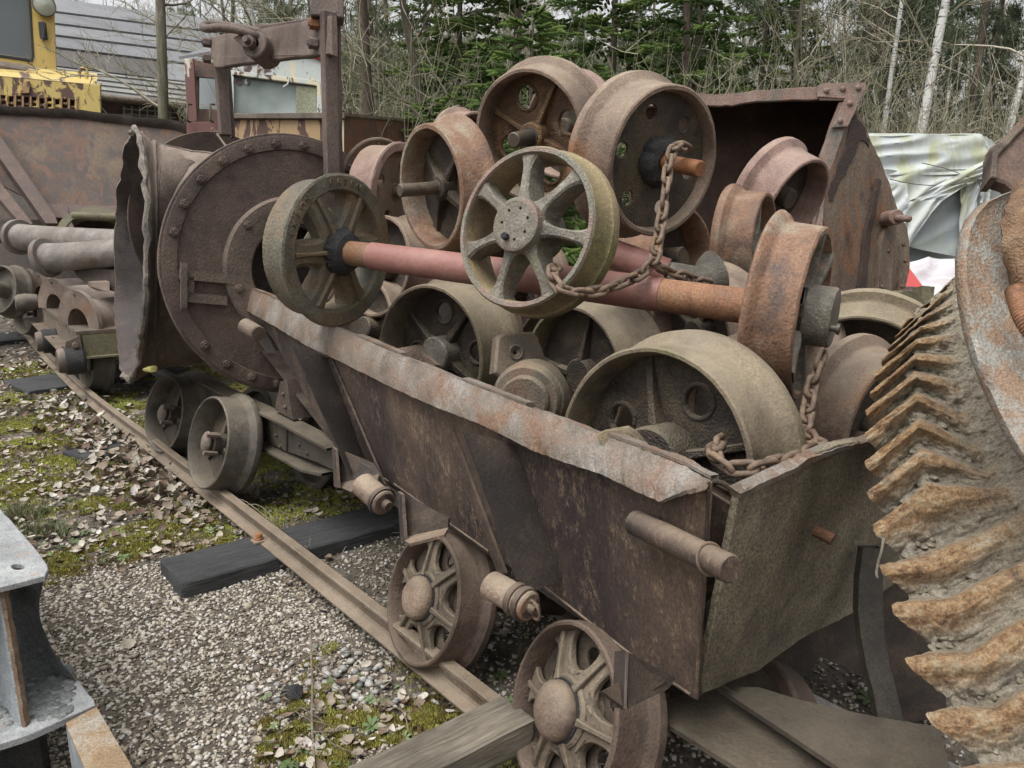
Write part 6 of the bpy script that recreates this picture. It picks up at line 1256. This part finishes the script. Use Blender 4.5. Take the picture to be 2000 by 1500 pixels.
p = region(88000, -2.7, 1.3, 1.35, 4.4, lambda p: nrng.random(len(p)) < np.clip(.30 + gravelness(p) * 1.5, .06, 1) * np.where(under(p) > .05, .35, 1) * np.where((p[:, 0] > -.62) & (p[:, 1] < 2.5) & (nz(p, 3.0, 9) > -.12), .30, 1))
P = np.column_stack([p, ghn(p) + .003]); S = .0048 + .0080 * nrng.random(len(P)) ** 2.2; scatter('gravel', stones, P, S, M_peb, .35)
p = region(2600, -3.2, 1.2, 1.35, 6, lambda p: nrng.random(len(p)) < .6); P = np.column_stack([p, ghn(p) + .006]); scatter('gravel', stones, P, .010 + .013 * nrng.random(len(P)) ** 3, M_peb, .3, tbias=nrng.random(len(p)) ** 1.5)
# round white pebbles by the rail
ctr = G(700, 1330); p = np.column_stack([nrng.normal(ctr.x, .15, 95), nrng.normal(ctr.y, .13, 95)]); p = p[under(p) < -.07]; P = np.column_stack([p, ghn(p) + .010])
rst = []
for i in range(4): r_ = np.random.default_rng(i); rst.append((IV * np.array([1.1, .85, .65]) * (1 + r_.uniform(-.08, .08, len(IV)))[:, None], IF))
scatter('white_pebbles', rst, P, .010 + .010 * nrng.random(len(P)), tint_mat('pebble_white', [(0, (.22, .23, .24)), (.5, (.36, .345, .31)), (1, (.46, .45, .42))], .7, .1), .2, smooth=True)
def herb(seed, n=7):
    r = np.random.default_rng(seed); v, f = [], []
    for i in range(n):
        a = 6.28 * i / n + r.uniform(-.3, .3); l = r.uniform(.5, 1.0); dx, dy = math.cos(a), math.sin(a); b = len(v)
        for t, w in ((.1, .02), (.5, .16), (.8, .14), (1, .02)): z = .25 * math.sin(t * 2.4) * l; v += [(dx * l * t - dy * w, dy * l * t + dx * w, z), (dx * l * t + dy * w, dy * l * t - dx * w, z)]
        for k in range(3): f.append((b + 2 * k, b + 2 * k + 1, b + 2 * k + 3, b + 2 * k + 2))
    return np.array(v), np.array(f)
M_herb = tint_mat('weeds', [(0, (.06, .10, .03)), (.5, (.11, .17, .055)), (1, (.19, .25, .11))], .7, 0)
# leaf litter
def leaf(seed):
    r = np.random.default_rng(seed); L, W = 1.0, r.uniform(.22, .42); cur = r.uniform(.1, 1.1); tw = r.uniform(-.4, .4); v = []
    for i, t in enumerate([0, .3, .6, 1.0]):
        w = W * math.sin(math.pi * min(1, t * .9 + .08)) ** .8; z = cur * (t - .5) ** 2 * 1.2; 
        v += [(t - .5, -w, z + w * (.35 + tw * t)), (t - .5, 0, z), (t - .5, w, z + w * (.35 - tw * t))]
    f = []
    for i in range(3):
        for j in range(2): a = i * 3 + j; f.append((a, a + 1, a + 4, a + 3))
    return np.array(v), np.array(f)
leaves = [leaf(i) for i in range(8)]
M_leaf = tint_mat('dead_leaves', [(0, (.06, .032, .022)), (.14, (.14, .08, .05)), (.34, (.22, .17, .12)), (.6, (.34, .29, .225)), (.85, (.44, .395, .33)), (1, (.55, .52, .47))], .7, .2, 30)
def leafk(p): g_ = gravelness(p); return nrng.random(len(p)) < np.clip(.95 - g_ * 1.5, .035, 1) * np.clip(.80 + nz(p, 1.8, 12) * 1.4, .2, 1) * np.where(under(p) > .1, .45, 1)
p = region(38000, -7, 2.4, 1.4, 10, leafk); dd = np.hypot(p[:, 0], p[:, 1]); P = np.column_stack([p, ghn(p) + .010 + .012 * nrng.random(len(p))])
scatter('leaf_litter', leaves, P, .020 + .038 * nrng.random(len(P)) ** 1.6, M_leaf, .24, smooth=True)
p = region(5200, -.5, 6, 4.5, 16, lambda p: nrng.random(len(p)) < .8); P = np.column_stack([p, ghn(p) + .02]); scatter('leaf_litter', leaves, P, .05 + .03 * nrng.random(len(P)), M_leaf, .35, smooth=True)
p = region(5200, -14, -4, 6, 24, lambda p: nrng.random(len(p)) < .8); P = np.column_stack([p, 0 * p[:, 0] + .01]); scatter('leaf_litter', leaves, P, .06 + .04 * nrng.random(len(P)), M_leaf, .35, smooth=True)
for (x, y, n, sg) in ((640, 1400, 60, .14), (840, 1370, 26, .07), (720, 1470, 30, .10), (580, 1470, 22, .08), (130, 1060, 60, .2)):
    c_ = G(x, y); p = np.column_stack([nrng.normal(c_.x, sg, n), nrng.normal(c_.y, sg * .8, n)]); P = np.column_stack([p, ghn(p) + .022]); scatter('leaf_litter', leaves, P, .018 + .026 * nrng.random(n), M_leaf, .3, smooth=True)
    scatter('gravel', stones, np.column_stack([p + nrng.normal(0, .06, p.shape), ghn(p) + .014]), .006 + .008 * nrng.random(n), M_peb, .3)
    scatter('small_weeds', [herb(i) for i in range(3)], np.column_stack([p[: n // 3] + nrng.normal(0, .05, (n // 3, 2)), ghn(p[: n // 3]) + .012]), .02 + .02 * nrng.random(n // 3), M_herb, .2)
# a drift of leaves and dry grass along the rail
bp = [G(x, y) for x, y in ((110, 780), (230, 850), (300, 900), (350, 930), (420, 990))]
pts_ = []
for k in range(900): a = bp[nrng.integers(0, 4)]; i = nrng.integers(0, 4); a, b = bp[i], bp[i + 1]; t = nrng.random(); pts_.append((a.x + (b.x - a.x) * t + nrng.normal(-.06, .14), a.y + (b.y - a.y) * t + nrng.normal(-.03, .14)))
p = np.array(pts_); P = np.column_stack([p, ghn(p) + .02 + .04 * nrng.random(len(p))]); scatter('leaf_litter', leaves, P, .035 + .045 * nrng.random(len(P)), M_leaf, .5, smooth=True)
# moss: low cushions of tiny shoots
def shoot(seed, n=7, h=1.0, sp=.8, w=.12):
    r = np.random.default_rng(seed); v, f = [], []
    for i in range(n):
        a = r.uniform(0, 6.28); d = r.uniform(0, sp); x, y = d * math.cos(a), d * math.sin(a); a2 = r.uniform(0, 6.28); hh = h * r.uniform(.6, 1.1); lx, ly = r.normal(0, .3) * hh, r.normal(0, .3) * hh
        b = len(v); v += [(x - w * math.cos(a2), y - w * math.sin(a2), 0), (x + w * math.cos(a2), y + w * math.sin(a2), 0), (x + lx, y + ly, hh)]; f.append((b, b + 1, b + 2))
    return np.array(v), np.array(f)
mossv = [shoot(i, 9, .9, 1.0, .20) for i in range(5)]
M_mosss = tint_mat('moss', [(0, (.17, .12, .03)), (.3, (.25, .215, .045)), (.65, (.34, .345, .065)), (1, (.46, .50, .11))], 1, 0)
def mossk(p): g_ = gravelness(p); n_ = nz(p, 1.7, 21) * .9 + nz(p, 6, 4) * .55; near = (p[:, 0] > -.70) & (p[:, 1] < 2.45) & (nz(p, 3.0, 9) > -.12); return (n_ > np.where(near, -.35, np.clip(-.06 + g_ * .8, -.10, 2)) + .12 * nrng.normal(size=len(p))) & (under(p) < np.where(p[:, 1] > 3.0, 2.5, .0))
p = region(150000, -6.5, 1.2, 1.35, 8, mossk); p = p[:60000]; P = np.column_stack([p, ghn(p) + .002 + .006 * (p[:, 1] < 2.5)]); tb = np.clip(.5 + nz(p, 3.0, 7) * 1.1 + nrng.normal(0, .12, len(p)) + np.where(p[:, 1] > 3.2, .12, -.18), 0, 1); scatter('moss', mossv, P, .009 + .011 * nrng.random(len(P)), M_mosss, .15, tbias=tb)
for (x, y, n, sg) in ((600, 1395, 1500, .07), (560, 1440, 1100, .06), (670, 1420, 1000, .06), (720, 1395, 900, .05), (820, 1400, 1000, .055), (880, 1440, 600, .05), (640, 1480, 1100, .06), (770, 1440, 700, .05), (915, 1395, 500, .04), (640, 1350, 500, .045), (60, 862, 2600, .13), (20, 835, 2200, .14), (150, 895, 1500, .10), (235, 890, 1100, .09), (250, 1065, 1500, .10), (430, 1062, 900, .07), (110, 1100, 1500, .09), (520, 1095, 500, .05), (330, 1020, 900, .10), (40, 960, 1500, .11), (190, 985, 1200, .10), (120, 800, 1300, .14)):
    c_ = G(x, y); an_ = nrng.uniform(0, 6.28, n); rr_ = sg * np.sqrt(nrng.random(n)) * (1.2 + .5 * np.sin(3 * an_ + x)); p = np.column_stack([c_.x + rr_ * np.cos(an_) * 1.3, c_.y + rr_ * np.sin(an_)]); hgt = .022 * np.clip(1 - (rr_ / (sg * 1.7)) ** 2, 0, 1)
    kp = (nz(p, 14, x) + nz(p, 40, y) * .6 + nrng.normal(0, .12, n)) > (-.02 if y > 1200 else -.12); kp[:3] = True; p, rr_, hgt = p[kp], rr_[kp], hgt[kp]; n = len(p)
    P = np.column_stack([p, ghn(p) + .002 + hgt * .7]); scatter('moss', mossv, P, .007 + .008 * nrng.random(n), M_mosss, .25, tbias=np.clip(nrng.normal(.72 if y < 940 else .40, .24, n) - .25 * (rr_ / sg > 1.2), 0, 1))
# grass and small weeds
def blade(seed, n=9):
    r = np.random.default_rng(seed); v, f = [], []
    for i in range(n):
        a = r.uniform(0, 6.28); l = r.uniform(.5, 1.1); lean = r.uniform(.2, .9); w = .022; dx, dy = math.cos(a), math.sin(a); b = len(v)
        for t in (0, .5, 1): 
            x = dx * lean * l * t * t; y = dy * lean * l * t * t; z = l * (t - .35 * lean * t * t); ww = w * (1 - t * .9); v += [(x - dy * ww, y + dx * ww, z), (x + dy * ww, y - dx * ww, z)]
        f += [(b, b + 1, b + 3, b + 2), (b + 2, b + 3, b + 5, b + 4)]
    return np.array(v), np.array(f)
grs = [blade(i) for i in range(6)]
M_grass = tint_mat('grass', [(0, (.22, .18, .11)), (.4, (.15, .14, .07)), (.7, (.085, .12, .035)), (1, (.12, .17, .05))], .8, 0)
p = region(4200, -6, 1.8, 1.4, 8, lambda p: (nz(p, 1.3, 31) > .02) & (gravelness(p) < .45 + .2 * nrng.normal(size=len(p)))); P = np.column_stack([p, ghn(p)]); scatter('grass_tufts', grs, P, .035 + .06 * nrng.random(len(P)) ** 2, M_grass, .15)
for (x, y, n, s_) in ((45, 1010, 70, .10), (80, 1040, 50, .09), (300, 900, 60, .10), (230, 860, 60, .10), (330, 930, 50, .09), (420, 960, 40, .07), (150, 800, 40, .10)):
    c_ = G(x, y); p = np.column_stack([nrng.normal(c_.x, .07, n), nrng.normal(c_.y, .06, n)]); P = np.column_stack([p, ghn(p)]); scatter('grass_tufts', grs, P, s_ * (.6 + .6 * nrng.random(n)), M_grass, .25, tbias=nrng.random(n) * (.5 if x > 200 else 1))
hrb = [herb(i) for i in range(5)]
p = region(800, -5, 2.2, 1.4, 7, lambda p: ((nz(p, 1.1, 41) > .08) & (gravelness(p) < .2)) | ((under(p) > 0) & (nrng.random(len(p)) < .5)) | ((p[:, 0] > -.5) & (p[:, 1] < 2.5) & (nrng.random(len(p)) < .4))); P = np.column_stack([p, ghn(p) + .006]); scatter('small_weeds', hrb, P, .025 + .03 * nrng.random(len(P)), M_herb, .2)
# twigs and long dry stems
M_twig = rust('twig', [(.08, .06, .045), (.16, .13, .10), (.24, .21, .17)], 20, bump=.2)
g = Geo(); lr = random.Random(4)
for k in range(150):
    p0 = G(lr.uniform(0, 900), lr.uniform(760, 1490)); a = lr.uniform(0, 6.28); L = lr.uniform(.05, .22); pp = []
    for i in range(5): t = i / 4; pp.append((p0.x + math.cos(a + t * .4) * L * t, p0.y + math.sin(a + t * .5) * L * t, .015 + .02 * math.sin(t * 3) * lr.random()))
    g.tube(pp, [.0022, .002, .0018, .0014, .0008], 4, False)
single('fallen_twigs', g, M_twig, kind='stuff')
g = Geo(); P0 = G(606, 1225); pp = [G(x, y, z) for x, y, z in ((606, 1222, .07), (608, 1280, .05), (610, 1340, .03), (609, 1400, .02), (612, 1460, .02), (616, 1530, .02))]; g.tube(spline(pp, 4), [.0035] * 21, 6)
for a, b in (((608, 1230), (650, 1285)), ((610, 1260), (655, 1320)), ((610, 1430), (700, 1420)), ((609, 1300), (590, 1340))): g.tube([G(*a, .06), G((a[0] + b[0]) / 2, (a[1] + b[1]) / 2 + 3, .05), G(*b, .02)], .0018, 5)
tag(single('dry_stem', g, M_twig, origin=P0), 'long thin dry branched stem standing in the moss near the timber', 'dry stem')
for pts_ in ([(1110, 700, 0)],): pass
g = Geo()
for a in ([(430, 985, .05), (470, 975, .10), (520, 1010, .12), (560, 1040, .06)], [(440, 1000, .05), (500, 985, .12), (540, 1020, .08)], [(760, 1290, .03), (700, 1270, .1), (640, 1290, .02)], [(590, 1060, .02), (602, 1070, .09), (606, 1050, .12)]): g.tube(spline([G(*q_) for q_ in a], 4), .0022, 5)
single('fallen_twigs', g, M_twig, kind='stuff')
st_ = Geo().sphere((0, 0, 0), .036, (1.1, .8, .4), 20); st_.rough(.016, 28, 3); c_ = G(572, 1358); st_.v = [v + c_ + Vector((0, 0, .01)) for v in st_.v]
tag(single('clinker_lump', st_, M_grease, origin=c_), 'black lump of clinker lying in the moss beside the dry stem', 'stone')
# ---------------------------------------------------------------- forest
fr = random.Random(21); frn = np.random.default_rng(22)
def bark(name, cols, sc=6, stretch=(3, 3, .6), bump=.8, moss=None):
    m, nt, b = new_mat(name); h = N(nt); v = h.coord(stretch); n1 = h.noise(v, sc, 7, .7, .6); c = h.ramp(n1, [(.35, cols[0]), (.5, cols[1]), (.65, cols[2])])
    if moss: c = h.mix(h.ramp(h.noise(h.coord((1, 1, 1)), 2, 5, .6), [(.45, 0), (.62, .7)]), c, moss)
    h.l(c, b.inputs['Base Color']); b.inputs['Roughness'].default_value = .95; h.l(h.bump(n1, bump, .03), b.inputs['Normal']); return m
M_bark = bark('bark_grey', [(.075, .065, .05), (.15, .13, .10), (.23, .205, .16)], moss=(.10, .11, .05))
M_barkb = bark('bark_brown', [(.055, .042, .033), (.115, .088, .068), (.18, .14, .11)])
m, nt, b = new_mat('bark_birch'); h = N(nt); v = h.coord((2, 2, 9)); n1 = h.noise(v, 2.2, 5, .7, .4); n2 = h.noise(h.coord((1, 1, 1)), 1.6, 5, .7)
c = h.mix(h.ramp(n1, [(.555, 0), (.60, 1)]), (.56, .55, .52), (.03, .028, .026)); c = h.mix(h.ramp(n2, [(.56, 0), (.68, .8)]), c, (.18, .17, .13)); h.l(c, b.inputs['Base Color']); b.inputs['Roughness'].default_value = .8; M_birch = m
M_twigf = tint_mat('forest_twigs', [(0, (.16, .135, .10)), (.3, (.26, .27, .15)), (.6, (.34, .30, .22)), (1, (.50, .45, .35))], 1, 0)
M_spr = tint_mat('spruce_needles', [(0, (.08, .13, .045)), (.45, (.16, .245, .075)), (1, (.29, .40, .125))], .8, 0, leafy=1)
M_pin = tint_mat('pine_needles', [(0, (.10, .135, .078)), (.5, (.165, .21, .125)), (1, (.23, .275, .17))], .9, 0, leafy=1)
class Tubes:
    def __init__(s): s.V = []; s.F = []; s.T = []; s.n = 0
    def seg(s, P, R, k=4, tint=.5):
        P = np.asarray(P, float); n = len(P); d = np.gradient(P, axis=0); d /= np.linalg.norm(d, axis=1)[:, None] + 1e-9
        ref = np.array([0, 0, 1.0]) if abs(d[0][2]) < .9 else np.array([1.0, 0, 0]); u = np.cross(d, ref); u /= np.linalg.norm(u, axis=1)[:, None] + 1e-9; w = np.cross(d, u)
        a = np.arange(k) * 2 * np.pi / k; V = P[:, None] + (u[:, None] * np.cos(a)[None, :, None] + w[:, None] * np.sin(a)[None, :, None]) * np.asarray(R)[:, None, None]
        F_ = []
        for i in range(n - 1):
            for j in range(k): F_.append((s.n + i * k + j, s.n + i * k + (j + 1) % k, s.n + (i + 1) * k + (j + 1) % k, s.n + (i + 1) * k + j))
        s.V.append(V.reshape(-1, 3)); s.F += F_; s.T += [tint] * (n * k); s.n += n * k
    def mesh(s, name, mat): return np_mesh(name, np.concatenate(s.V), np.array(s.F), mat, np.array(s.T), 4, True)
def wander(p, d, L, n, wob, up=0.0, rng_=fr):
    P = [np.array(p, float)]; d = np.array(d, float)
    for i in range(n): d = d + np.array([rng_.gauss(0, wob), rng_.gauss(0, wob), rng_.gauss(0, wob) + up]); d /= np.linalg.norm(d); P.append(P[-1] + d * L / n)
    return P, d
def trunk_mesh(H, r, mat, wob=.02, k=10, lean=0, name='trunk'):
    t = Tubes(); P, _ = wander((0, 0, -.1), (lean, 0, 1), H, 14, wob); n = len(P); t.seg(P, [r * (1.25 if i == 0 else 1) * (1 - .8 * (i / (n - 1)) ** 1.2) for i in range(n)], k); return t.mesh(name, mat), P
def bare_crown(P, r, nb, L0, mat, start=.25, droop=0, depth=3, twig=.006):
    t = Tubes(); n = len(P) - 1
    def br(p, d, L, r_, lev):
        Q, dd = wander(p, d, L, 5, .14, up=.03 - droop * (3 - lev) * .02); t.seg(Q, [max(r_ * (1 - .75 * i / 5), twig * .5) for i in range(6)], 4 if lev < 2 else 3, fr.random())
        if lev <= 0: return
        for q in range(fr.randint(3, 5)):
            j = fr.randint(1, 5); a = np.array([fr.gauss(0, 1), fr.gauss(0, 1), fr.gauss(.25 - droop, .6)]); a /= np.linalg.norm(a); nd = dd * .75 + a * .75; nd /= np.linalg.norm(nd); br(Q[j], nd, L * fr.uniform(.4, .65), max(r_ * .5, twig * .8), lev - 1)
    for i in range(nb):
        u = start + (1 - start) * (i + fr.random()) / nb; k = min(int(u * n), n - 1); f = u * n - k; p = P[k] * (1 - f) + P[k + 1] * f; a = fr.uniform(0, 6.28); d = (math.cos(a), math.sin(a), fr.uniform(.1, .9)); d = np.array(d) / np.linalg.norm(d)
        br(p, d, L0 * (1.15 - .7 * u) * fr.uniform(.7, 1.2), r * .35 * (1.1 - .8 * u), depth)
    return t.mesh('crown', mat)
def finger(n=5):             # one needled shoot: four ragged blades crossing along its length
    v, f = [], []
    for s_ in range(4):
        aa = s_ * math.pi / 4 + .2; dy, dz = math.cos(aa), math.sin(aa); b_ = len(v); w = .17
        v += [(-.05, 0, 0), (.30, dy * w, dz * w), (.30, -dy * w, -dz * w), (.85, dy * w * .7, dz * w * .7), (.85, -dy * w * .7, -dz * w * .7), (1.1, 0, 0)]; f += [(b_, b_ + 1, b_ + 2), (b_ + 1, b_ + 3, b_ + 2), (b_ + 2, b_ + 3, b_ + 4), (b_ + 3, b_ + 5, b_ + 4)]
    return np.array(v), np.array(f)
def tuft():
    v, f = [], []; r = np.random.default_rng(3)
    for s_ in range(7):
        d = r.normal(0, .55, 3) + np.array([1, 0, 0]); d /= np.linalg.norm(d); w = np.cross(d, r.normal(0, 1, 3)); w /= np.linalg.norm(w); w *= .06; b_ = len(v); v += [tuple(-w), tuple(w), tuple(d)]; f.append((b_, b_ + 1, b_ + 2))
    return np.array(v), np.array(f)
TUFT = tuft()
FING = finger()
def place_fingers(P, D, S, tint, name, mat, base=FING):
    D = D / (np.linalg.norm(D, axis=1)[:, None] + 1e-9); ref = np.where(np.abs(D[:, 2:3]) < .9, np.array([[0, 0, 1.0]]), np.array([[1.0, 0, 0]])); U = np.cross(D, ref); U /= np.linalg.norm(U, axis=1)[:, None]; W = np.cross(D, U)
    R = np.stack([D, U, W], -1); V = np.einsum('nij,vj->nvi', R, base[0]) * S[:, None, None] + P[:, None]; F_ = base[1][None] + (np.arange(len(P)) * len(base[0]))[:, None, None]
    return np_mesh(name, V.reshape(-1, 3), F_.reshape(-1, 3), mat, np.repeat(tint, len(base[0])), 3)
def spruce_crown(H, Rb, nb, fs=.13, z0=.06, droop=.35, dens=1.0):
    Ps, Ds, Ss, Ts = [], [], [], []
    for i in range(nb):
        u = z0 + (1 - z0) * (i / nb); z = u * H; L = Rb * (1 - u) ** .8 * fr.uniform(.65, 1.1) + .15; a = i * 2.399 + fr.uniform(-.3, .3); d0 = np.array([math.cos(a), math.sin(a), .12]); sd_ = np.array([-math.sin(a), math.cos(a), 0]); n = max(3, int(L / .10 * dens)); tb = fr.uniform(-.2, .2)
        for j in range(n):
            t = (j + .5) / n; p = np.array([0, 0, z]) + d0 * L * t + np.array([0, 0, -droop * L * t * t * .6 + .12 * L * max(0, t - .8)]); tt = min(1, max(0, .15 + .75 * t ** 2 + tb + fr.uniform(-.1, .15)))
            if t < .12: continue
            for s_ in (-1, 1):
                w = L * .34 * (1 - t * .75) * fr.uniform(.6, 1.1); m_ = max(1, int(w / .11))
                for q in range(m_):
                    uu = (q + .4) / m_; pp = p + (sd_ * s_ * .85 + d0 * .55) * w * uu + np.array([0, 0, -.25 * w * uu * uu]); Ps.append(pp + np.array([fr.gauss(0, .02), fr.gauss(0, .02), fr.gauss(0, .025)])); dd = sd_ * s_ * fr.uniform(.3, 1) + d0 * fr.uniform(.4, 1) + np.array([0, 0, fr.uniform(-.55, .25)]); Ds.append(dd); Ss.append(fs * fr.uniform(.7, 1.25)); Ts.append(min(1, max(0, tt + .25 * uu)))
            Ps.append(p); Ds.append(d0 + np.array([0, 0, fr.uniform(-.3, .2)])); Ss.append(fs * 1.2); Ts.append(tt)
    return place_fingers(np.array(Ps), np.array(Ds), np.array(Ss), np.array(Ts), 'crown', M_spr)
def pine_crown(P, H, nb, R, fs=.24):
    Ps, Ds, Ss, Ts = [], [], [], []; n = len(P) - 1
    for i in range(nb):
        u = .38 + .62 * (i / nb); k = min(int(u * n), n - 1); b0 = P[k]; a = i * 2.4 + fr.random(); L = R * (1.1 - .7 * u) * fr.uniform(.5, 1.1); d = np.array([math.cos(a), math.sin(a), fr.uniform(-.1, .4)])
        for q in range(9):
            c_ = b0 + d * L * fr.uniform(.45, 1.05) + frn.normal(0, .22, 3)
            for w in range(5): dd = frn.normal(0, 1, 3) + np.array([0, 0, .5]); Ps.append(c_ + frn.normal(0, .08, 3)); Ds.append(dd); Ss.append(fs * fr.uniform(.7, 1.2)); Ts.append(min(1, max(0, fr.gauss(.5, .22))))
    return place_fingers(np.array(Ps), np.array(Ds), np.array(Ss), np.array(Ts), 'crown', M_pin, TUFT)
def tree(name, label, tm, cm, x, y, s=1.0, rz=0, group=None, lean=(0, 0), tmat=None):
    o = bpy.data.objects.new(name, None); COL.objects.link(o); o.location = (x, y, 0); o.rotation_euler = (lean[0], lean[1], rz); o.scale = (s, s, s); o['label'] = label; o['category'] = 'tree'
    if group: o['group'] = group
    for nm, me_ in (('trunk', tm), ('crown', cm)):
        if me_ is None: continue
        c_ = bpy.data.objects.new(nm, me_); COL.objects.link(c_); c_.parent = o
    return o
def gx(px, dist): # place on the ground behind picture column px, dist metres out
    return ((px - 1000) / F * dist * 1.0, dist)
GF = 'trees of the forest behind the yard'
# meshes
BT = [trunk_mesh(11, .085, M_bark, .03) for _ in range(3)]; BC = [bare_crown(P, .11, 24, 2.3, M_twigf, .12) for _, P in BT]
ST = [trunk_mesh(9, .09, M_barkb, .012) for _ in range(2)]; SC_ = [spruce_crown(9, 2.5, 95, .15), spruce_crown(9, 2.0, 90, .15)]
PT = [trunk_mesh(14, .10, M_barkb, .015) for _ in range(3)]; PC = [pine_crown(P, 14, 46, 2.0) for _, P in PT]
WT = [trunk_mesh(13, .105, M_birch, .02, lean=0) for _ in range(2)]; WC = [bare_crown(P, .13, 20, 2.4, M_twigf, .35, droop=.3) for _, P in WT]
YT = trunk_mesh(3.2, .04, M_barkb, .01); YC = spruce_crown(3.2, 1.35, 85, .115, .04, .12, 1.2)
# named foreground trees of the wood
TF = trunk_mesh(11, .085, M_bark, .02); CFm = bare_crown(TF[1], .085, 11, 1.5, M_twigf, .26)
x, y = gx(348, 10.5); tree('bare_tree', 'bare tree with mossy grey trunk standing in front of the grey shed roof', TF[0], CFm, x, y, .95, 2.6)
for px, d, s, i, lab in ((1010, 13.5, 1.05, 0, 'big drooping spruce directly behind the topmost wheel'), (1330, 15.5, 1.1, 1, 'dark spruce behind the rusty bucket rim'), (900, 15, .95, 1, 'spruce left of the big drooping one, paler tips'), (1180, 17.5, 1.2, 0, 'dark spruce filling the gap between the two top wheels'), (1460, 21, 1.1, 1, 'spruce right of the bucket, deeper in the wood')):
    x, y = gx(px, d); tree('spruce', lab, ST[i][0], SC_[i], x, y, s, px * .01, 'spruces at the wood edge')
for px, d, s, lab in ((1035, 9.6, 1.2, 'young bright green spruce just behind the topmost wheel'), (845, 11.0, .95, 'young spruce behind the rusty side wall, yellowish tips'), (1245, 10.5, .95, 'small young spruce between the two highest wheels'), (960, 11.5, 1.2, 'young spruce left of the topmost wheel')):
    x, y = gx(px, d); tree('young_spruce', lab, YT[0], YC, x, y, s, px * .013, 'young spruces at the wood edge')
for px, d, s, l, i, lab in ((1735, 14.5, .95, .13, 0, 'birch with white trunk leaning right, above the covered stack'), (1885, 17, .9, .20, 1, 'slanting birch at the right edge of the wood'), (592, 19, 1.0, -.12, 0, 'birch trunk behind the cross beam of the portal'), (520, 26, 1.0, -.03, 1, 'thin birch above the shed roof ridge'), (1820, 25, .8, .02, 0, 'far birch between the two leaning ones')):
    x, y = gx(px, d); tree('birch', lab, WT[i][0], WC[i], x, y, s, 0, 'birches in the wood', (0, l))
for px, d, s, l, i, lab in ((748, 13, 1.0, .0, 0, 'straight brown pine trunk right of the portal post'), (1352, 17, 1.0, .06, 1, 'pine trunk leaning right above the bucket'), (1700, 22, 1.0, .05, 2, 'reddish pine trunk left of the leaning birch'), (1835, 19, 1.15, .02, 0, 'thick forked pine behind the covered stack')):
    x, y = gx(px, d); tree('pine', lab, PT[i][0], PC[i], x, y, s, px * .02, 'pines of the wood', (0, l))
x, y = gx(862, 14); tree('bare_tree', 'pale bare tree leaning left, right of the brown pine trunk', BT[1][0], BC[1], x, y, 1.0, 1.0, None, (0, -.18))
# the rest of the wood, one tree at a time
for k in range(128):
    d = 16 + 40 * (k / 165) ** .9; px = fr.uniform(330, 2150) if k % 9 else fr.uniform(-100, 400)
    if px < 420 and d < 30: d += 16
    if 820 < px < 1500 and d < 24: d += 12
    rg = next(n_ for lim, n_ in ((620, 'above the shed and old cab'), (900, 'between the portal post and the big spruce'), (1350, 'above the heap of wheels'), (1690, 'above the bucket'), (9999, 'above the covered stack')) if px < lim)
    x, y = gx(px, d); u = fr.random(); right = px > 1450; i = fr.randint(0, 2); s = fr.uniform(.75, 1.15); rz = fr.uniform(0, 6.28); ln = (fr.gauss(0, .04), fr.gauss(0, .05))
    if right: kind_ = 'p' if u < .45 else ('b' if u < .78 else ('s' if u < .90 else 'w'))
    else: kind_ = 'b' if u < .58 else ('s' if u < .70 else ('p' if u < .92 else 'w'))
    if kind_ == 'b': tree('bare_tree', 'bare tree in the tangled wood, ' + rg, BT[i][0], BC[i], x, y, s, rz, 'bare trees ' + rg, ln)
    elif kind_ == 's': tree('spruce', 'spruce deep in the wood, ' + rg, ST[i % 2][0], SC_[i % 2], x, y, s * (1.25 if not right else .8), rz, 'deep spruces ' + rg, (0, 0))
    elif kind_ == 'p': tree('pine', 'pine deep in the wood, ' + rg, PT[i][0], PC[i], x, y, s * .85, rz, 'deep pines ' + rg, ln)
    else: tree('birch', 'thin birch deep in the wood, ' + rg, WT[i % 2][0], WC[i % 2], x, y, s * .8, rz, 'deep birches ' + rg, ln)
# understorey brush: tangled thin stems
t = Tubes()
for k in range(4200):
    px = fr.uniform(600, 2150); d = fr.uniform(10.5, 20); x, y = gx(px, d); P, _ = wander((x, y, 0), (fr.gauss(0, .35), fr.gauss(0, .2), 1), fr.uniform(1.4, 4.6), 6, .10); t.seg(P, [.011 * (1 - .8 * i / 6) for i in range(7)], 3, fr.random())
    for q in range(3):
        j = fr.randint(2, 5); Q, _ = wander(P[j], (fr.gauss(0, .8), fr.gauss(0, .5), .6), fr.uniform(.3, 1.0), 4, .2); t.seg(Q, [.006 * (1 - .8 * i / 4) for i in range(5)], 3, fr.random())
o = bpy.data.objects.new('brush', t.mesh('brush', M_twigf)); COL.objects.link(o); o['kind'] = 'stuff'
# far-off wood closing the view, with low growth
n = 26000; a = frn.uniform(-.95, .85, n); d = frn.uniform(50, 74, n); hh = frn.random(n) ** 1.15 * 13; hh = hh * np.where((a > .28), .62, 1); P = np.stack([np.tan(a) * d, d, hh], 1)
me_ = place_fingers(P, frn.normal(0, 1, (n, 3)), frn.uniform(.9, 1.7, n), np.clip(frn.normal(.45, .25, n), 0, 1), 'far_wood', M_pin, TUFT)
o = bpy.data.objects.new('far_wood', me_); COL.objects.link(o); o['kind'] = 'stuff'
t = Tubes()
for k in range(900):
    a_ = fr.uniform(-.9, .8); d = fr.uniform(38, 70); P, _ = wander((math.tan(a_) * d, d, 0), (fr.gauss(0, .05), 0, 1), fr.uniform(6, 15), 5, .04); t.seg(P, [.06 * (1 - .75 * i / 5) for i in range(6)], 4, fr.random())
o = bpy.data.objects.new('far_trunks', t.mesh('far_trunks', M_twigf)); COL.objects.link(o); o['kind'] = 'stuff'
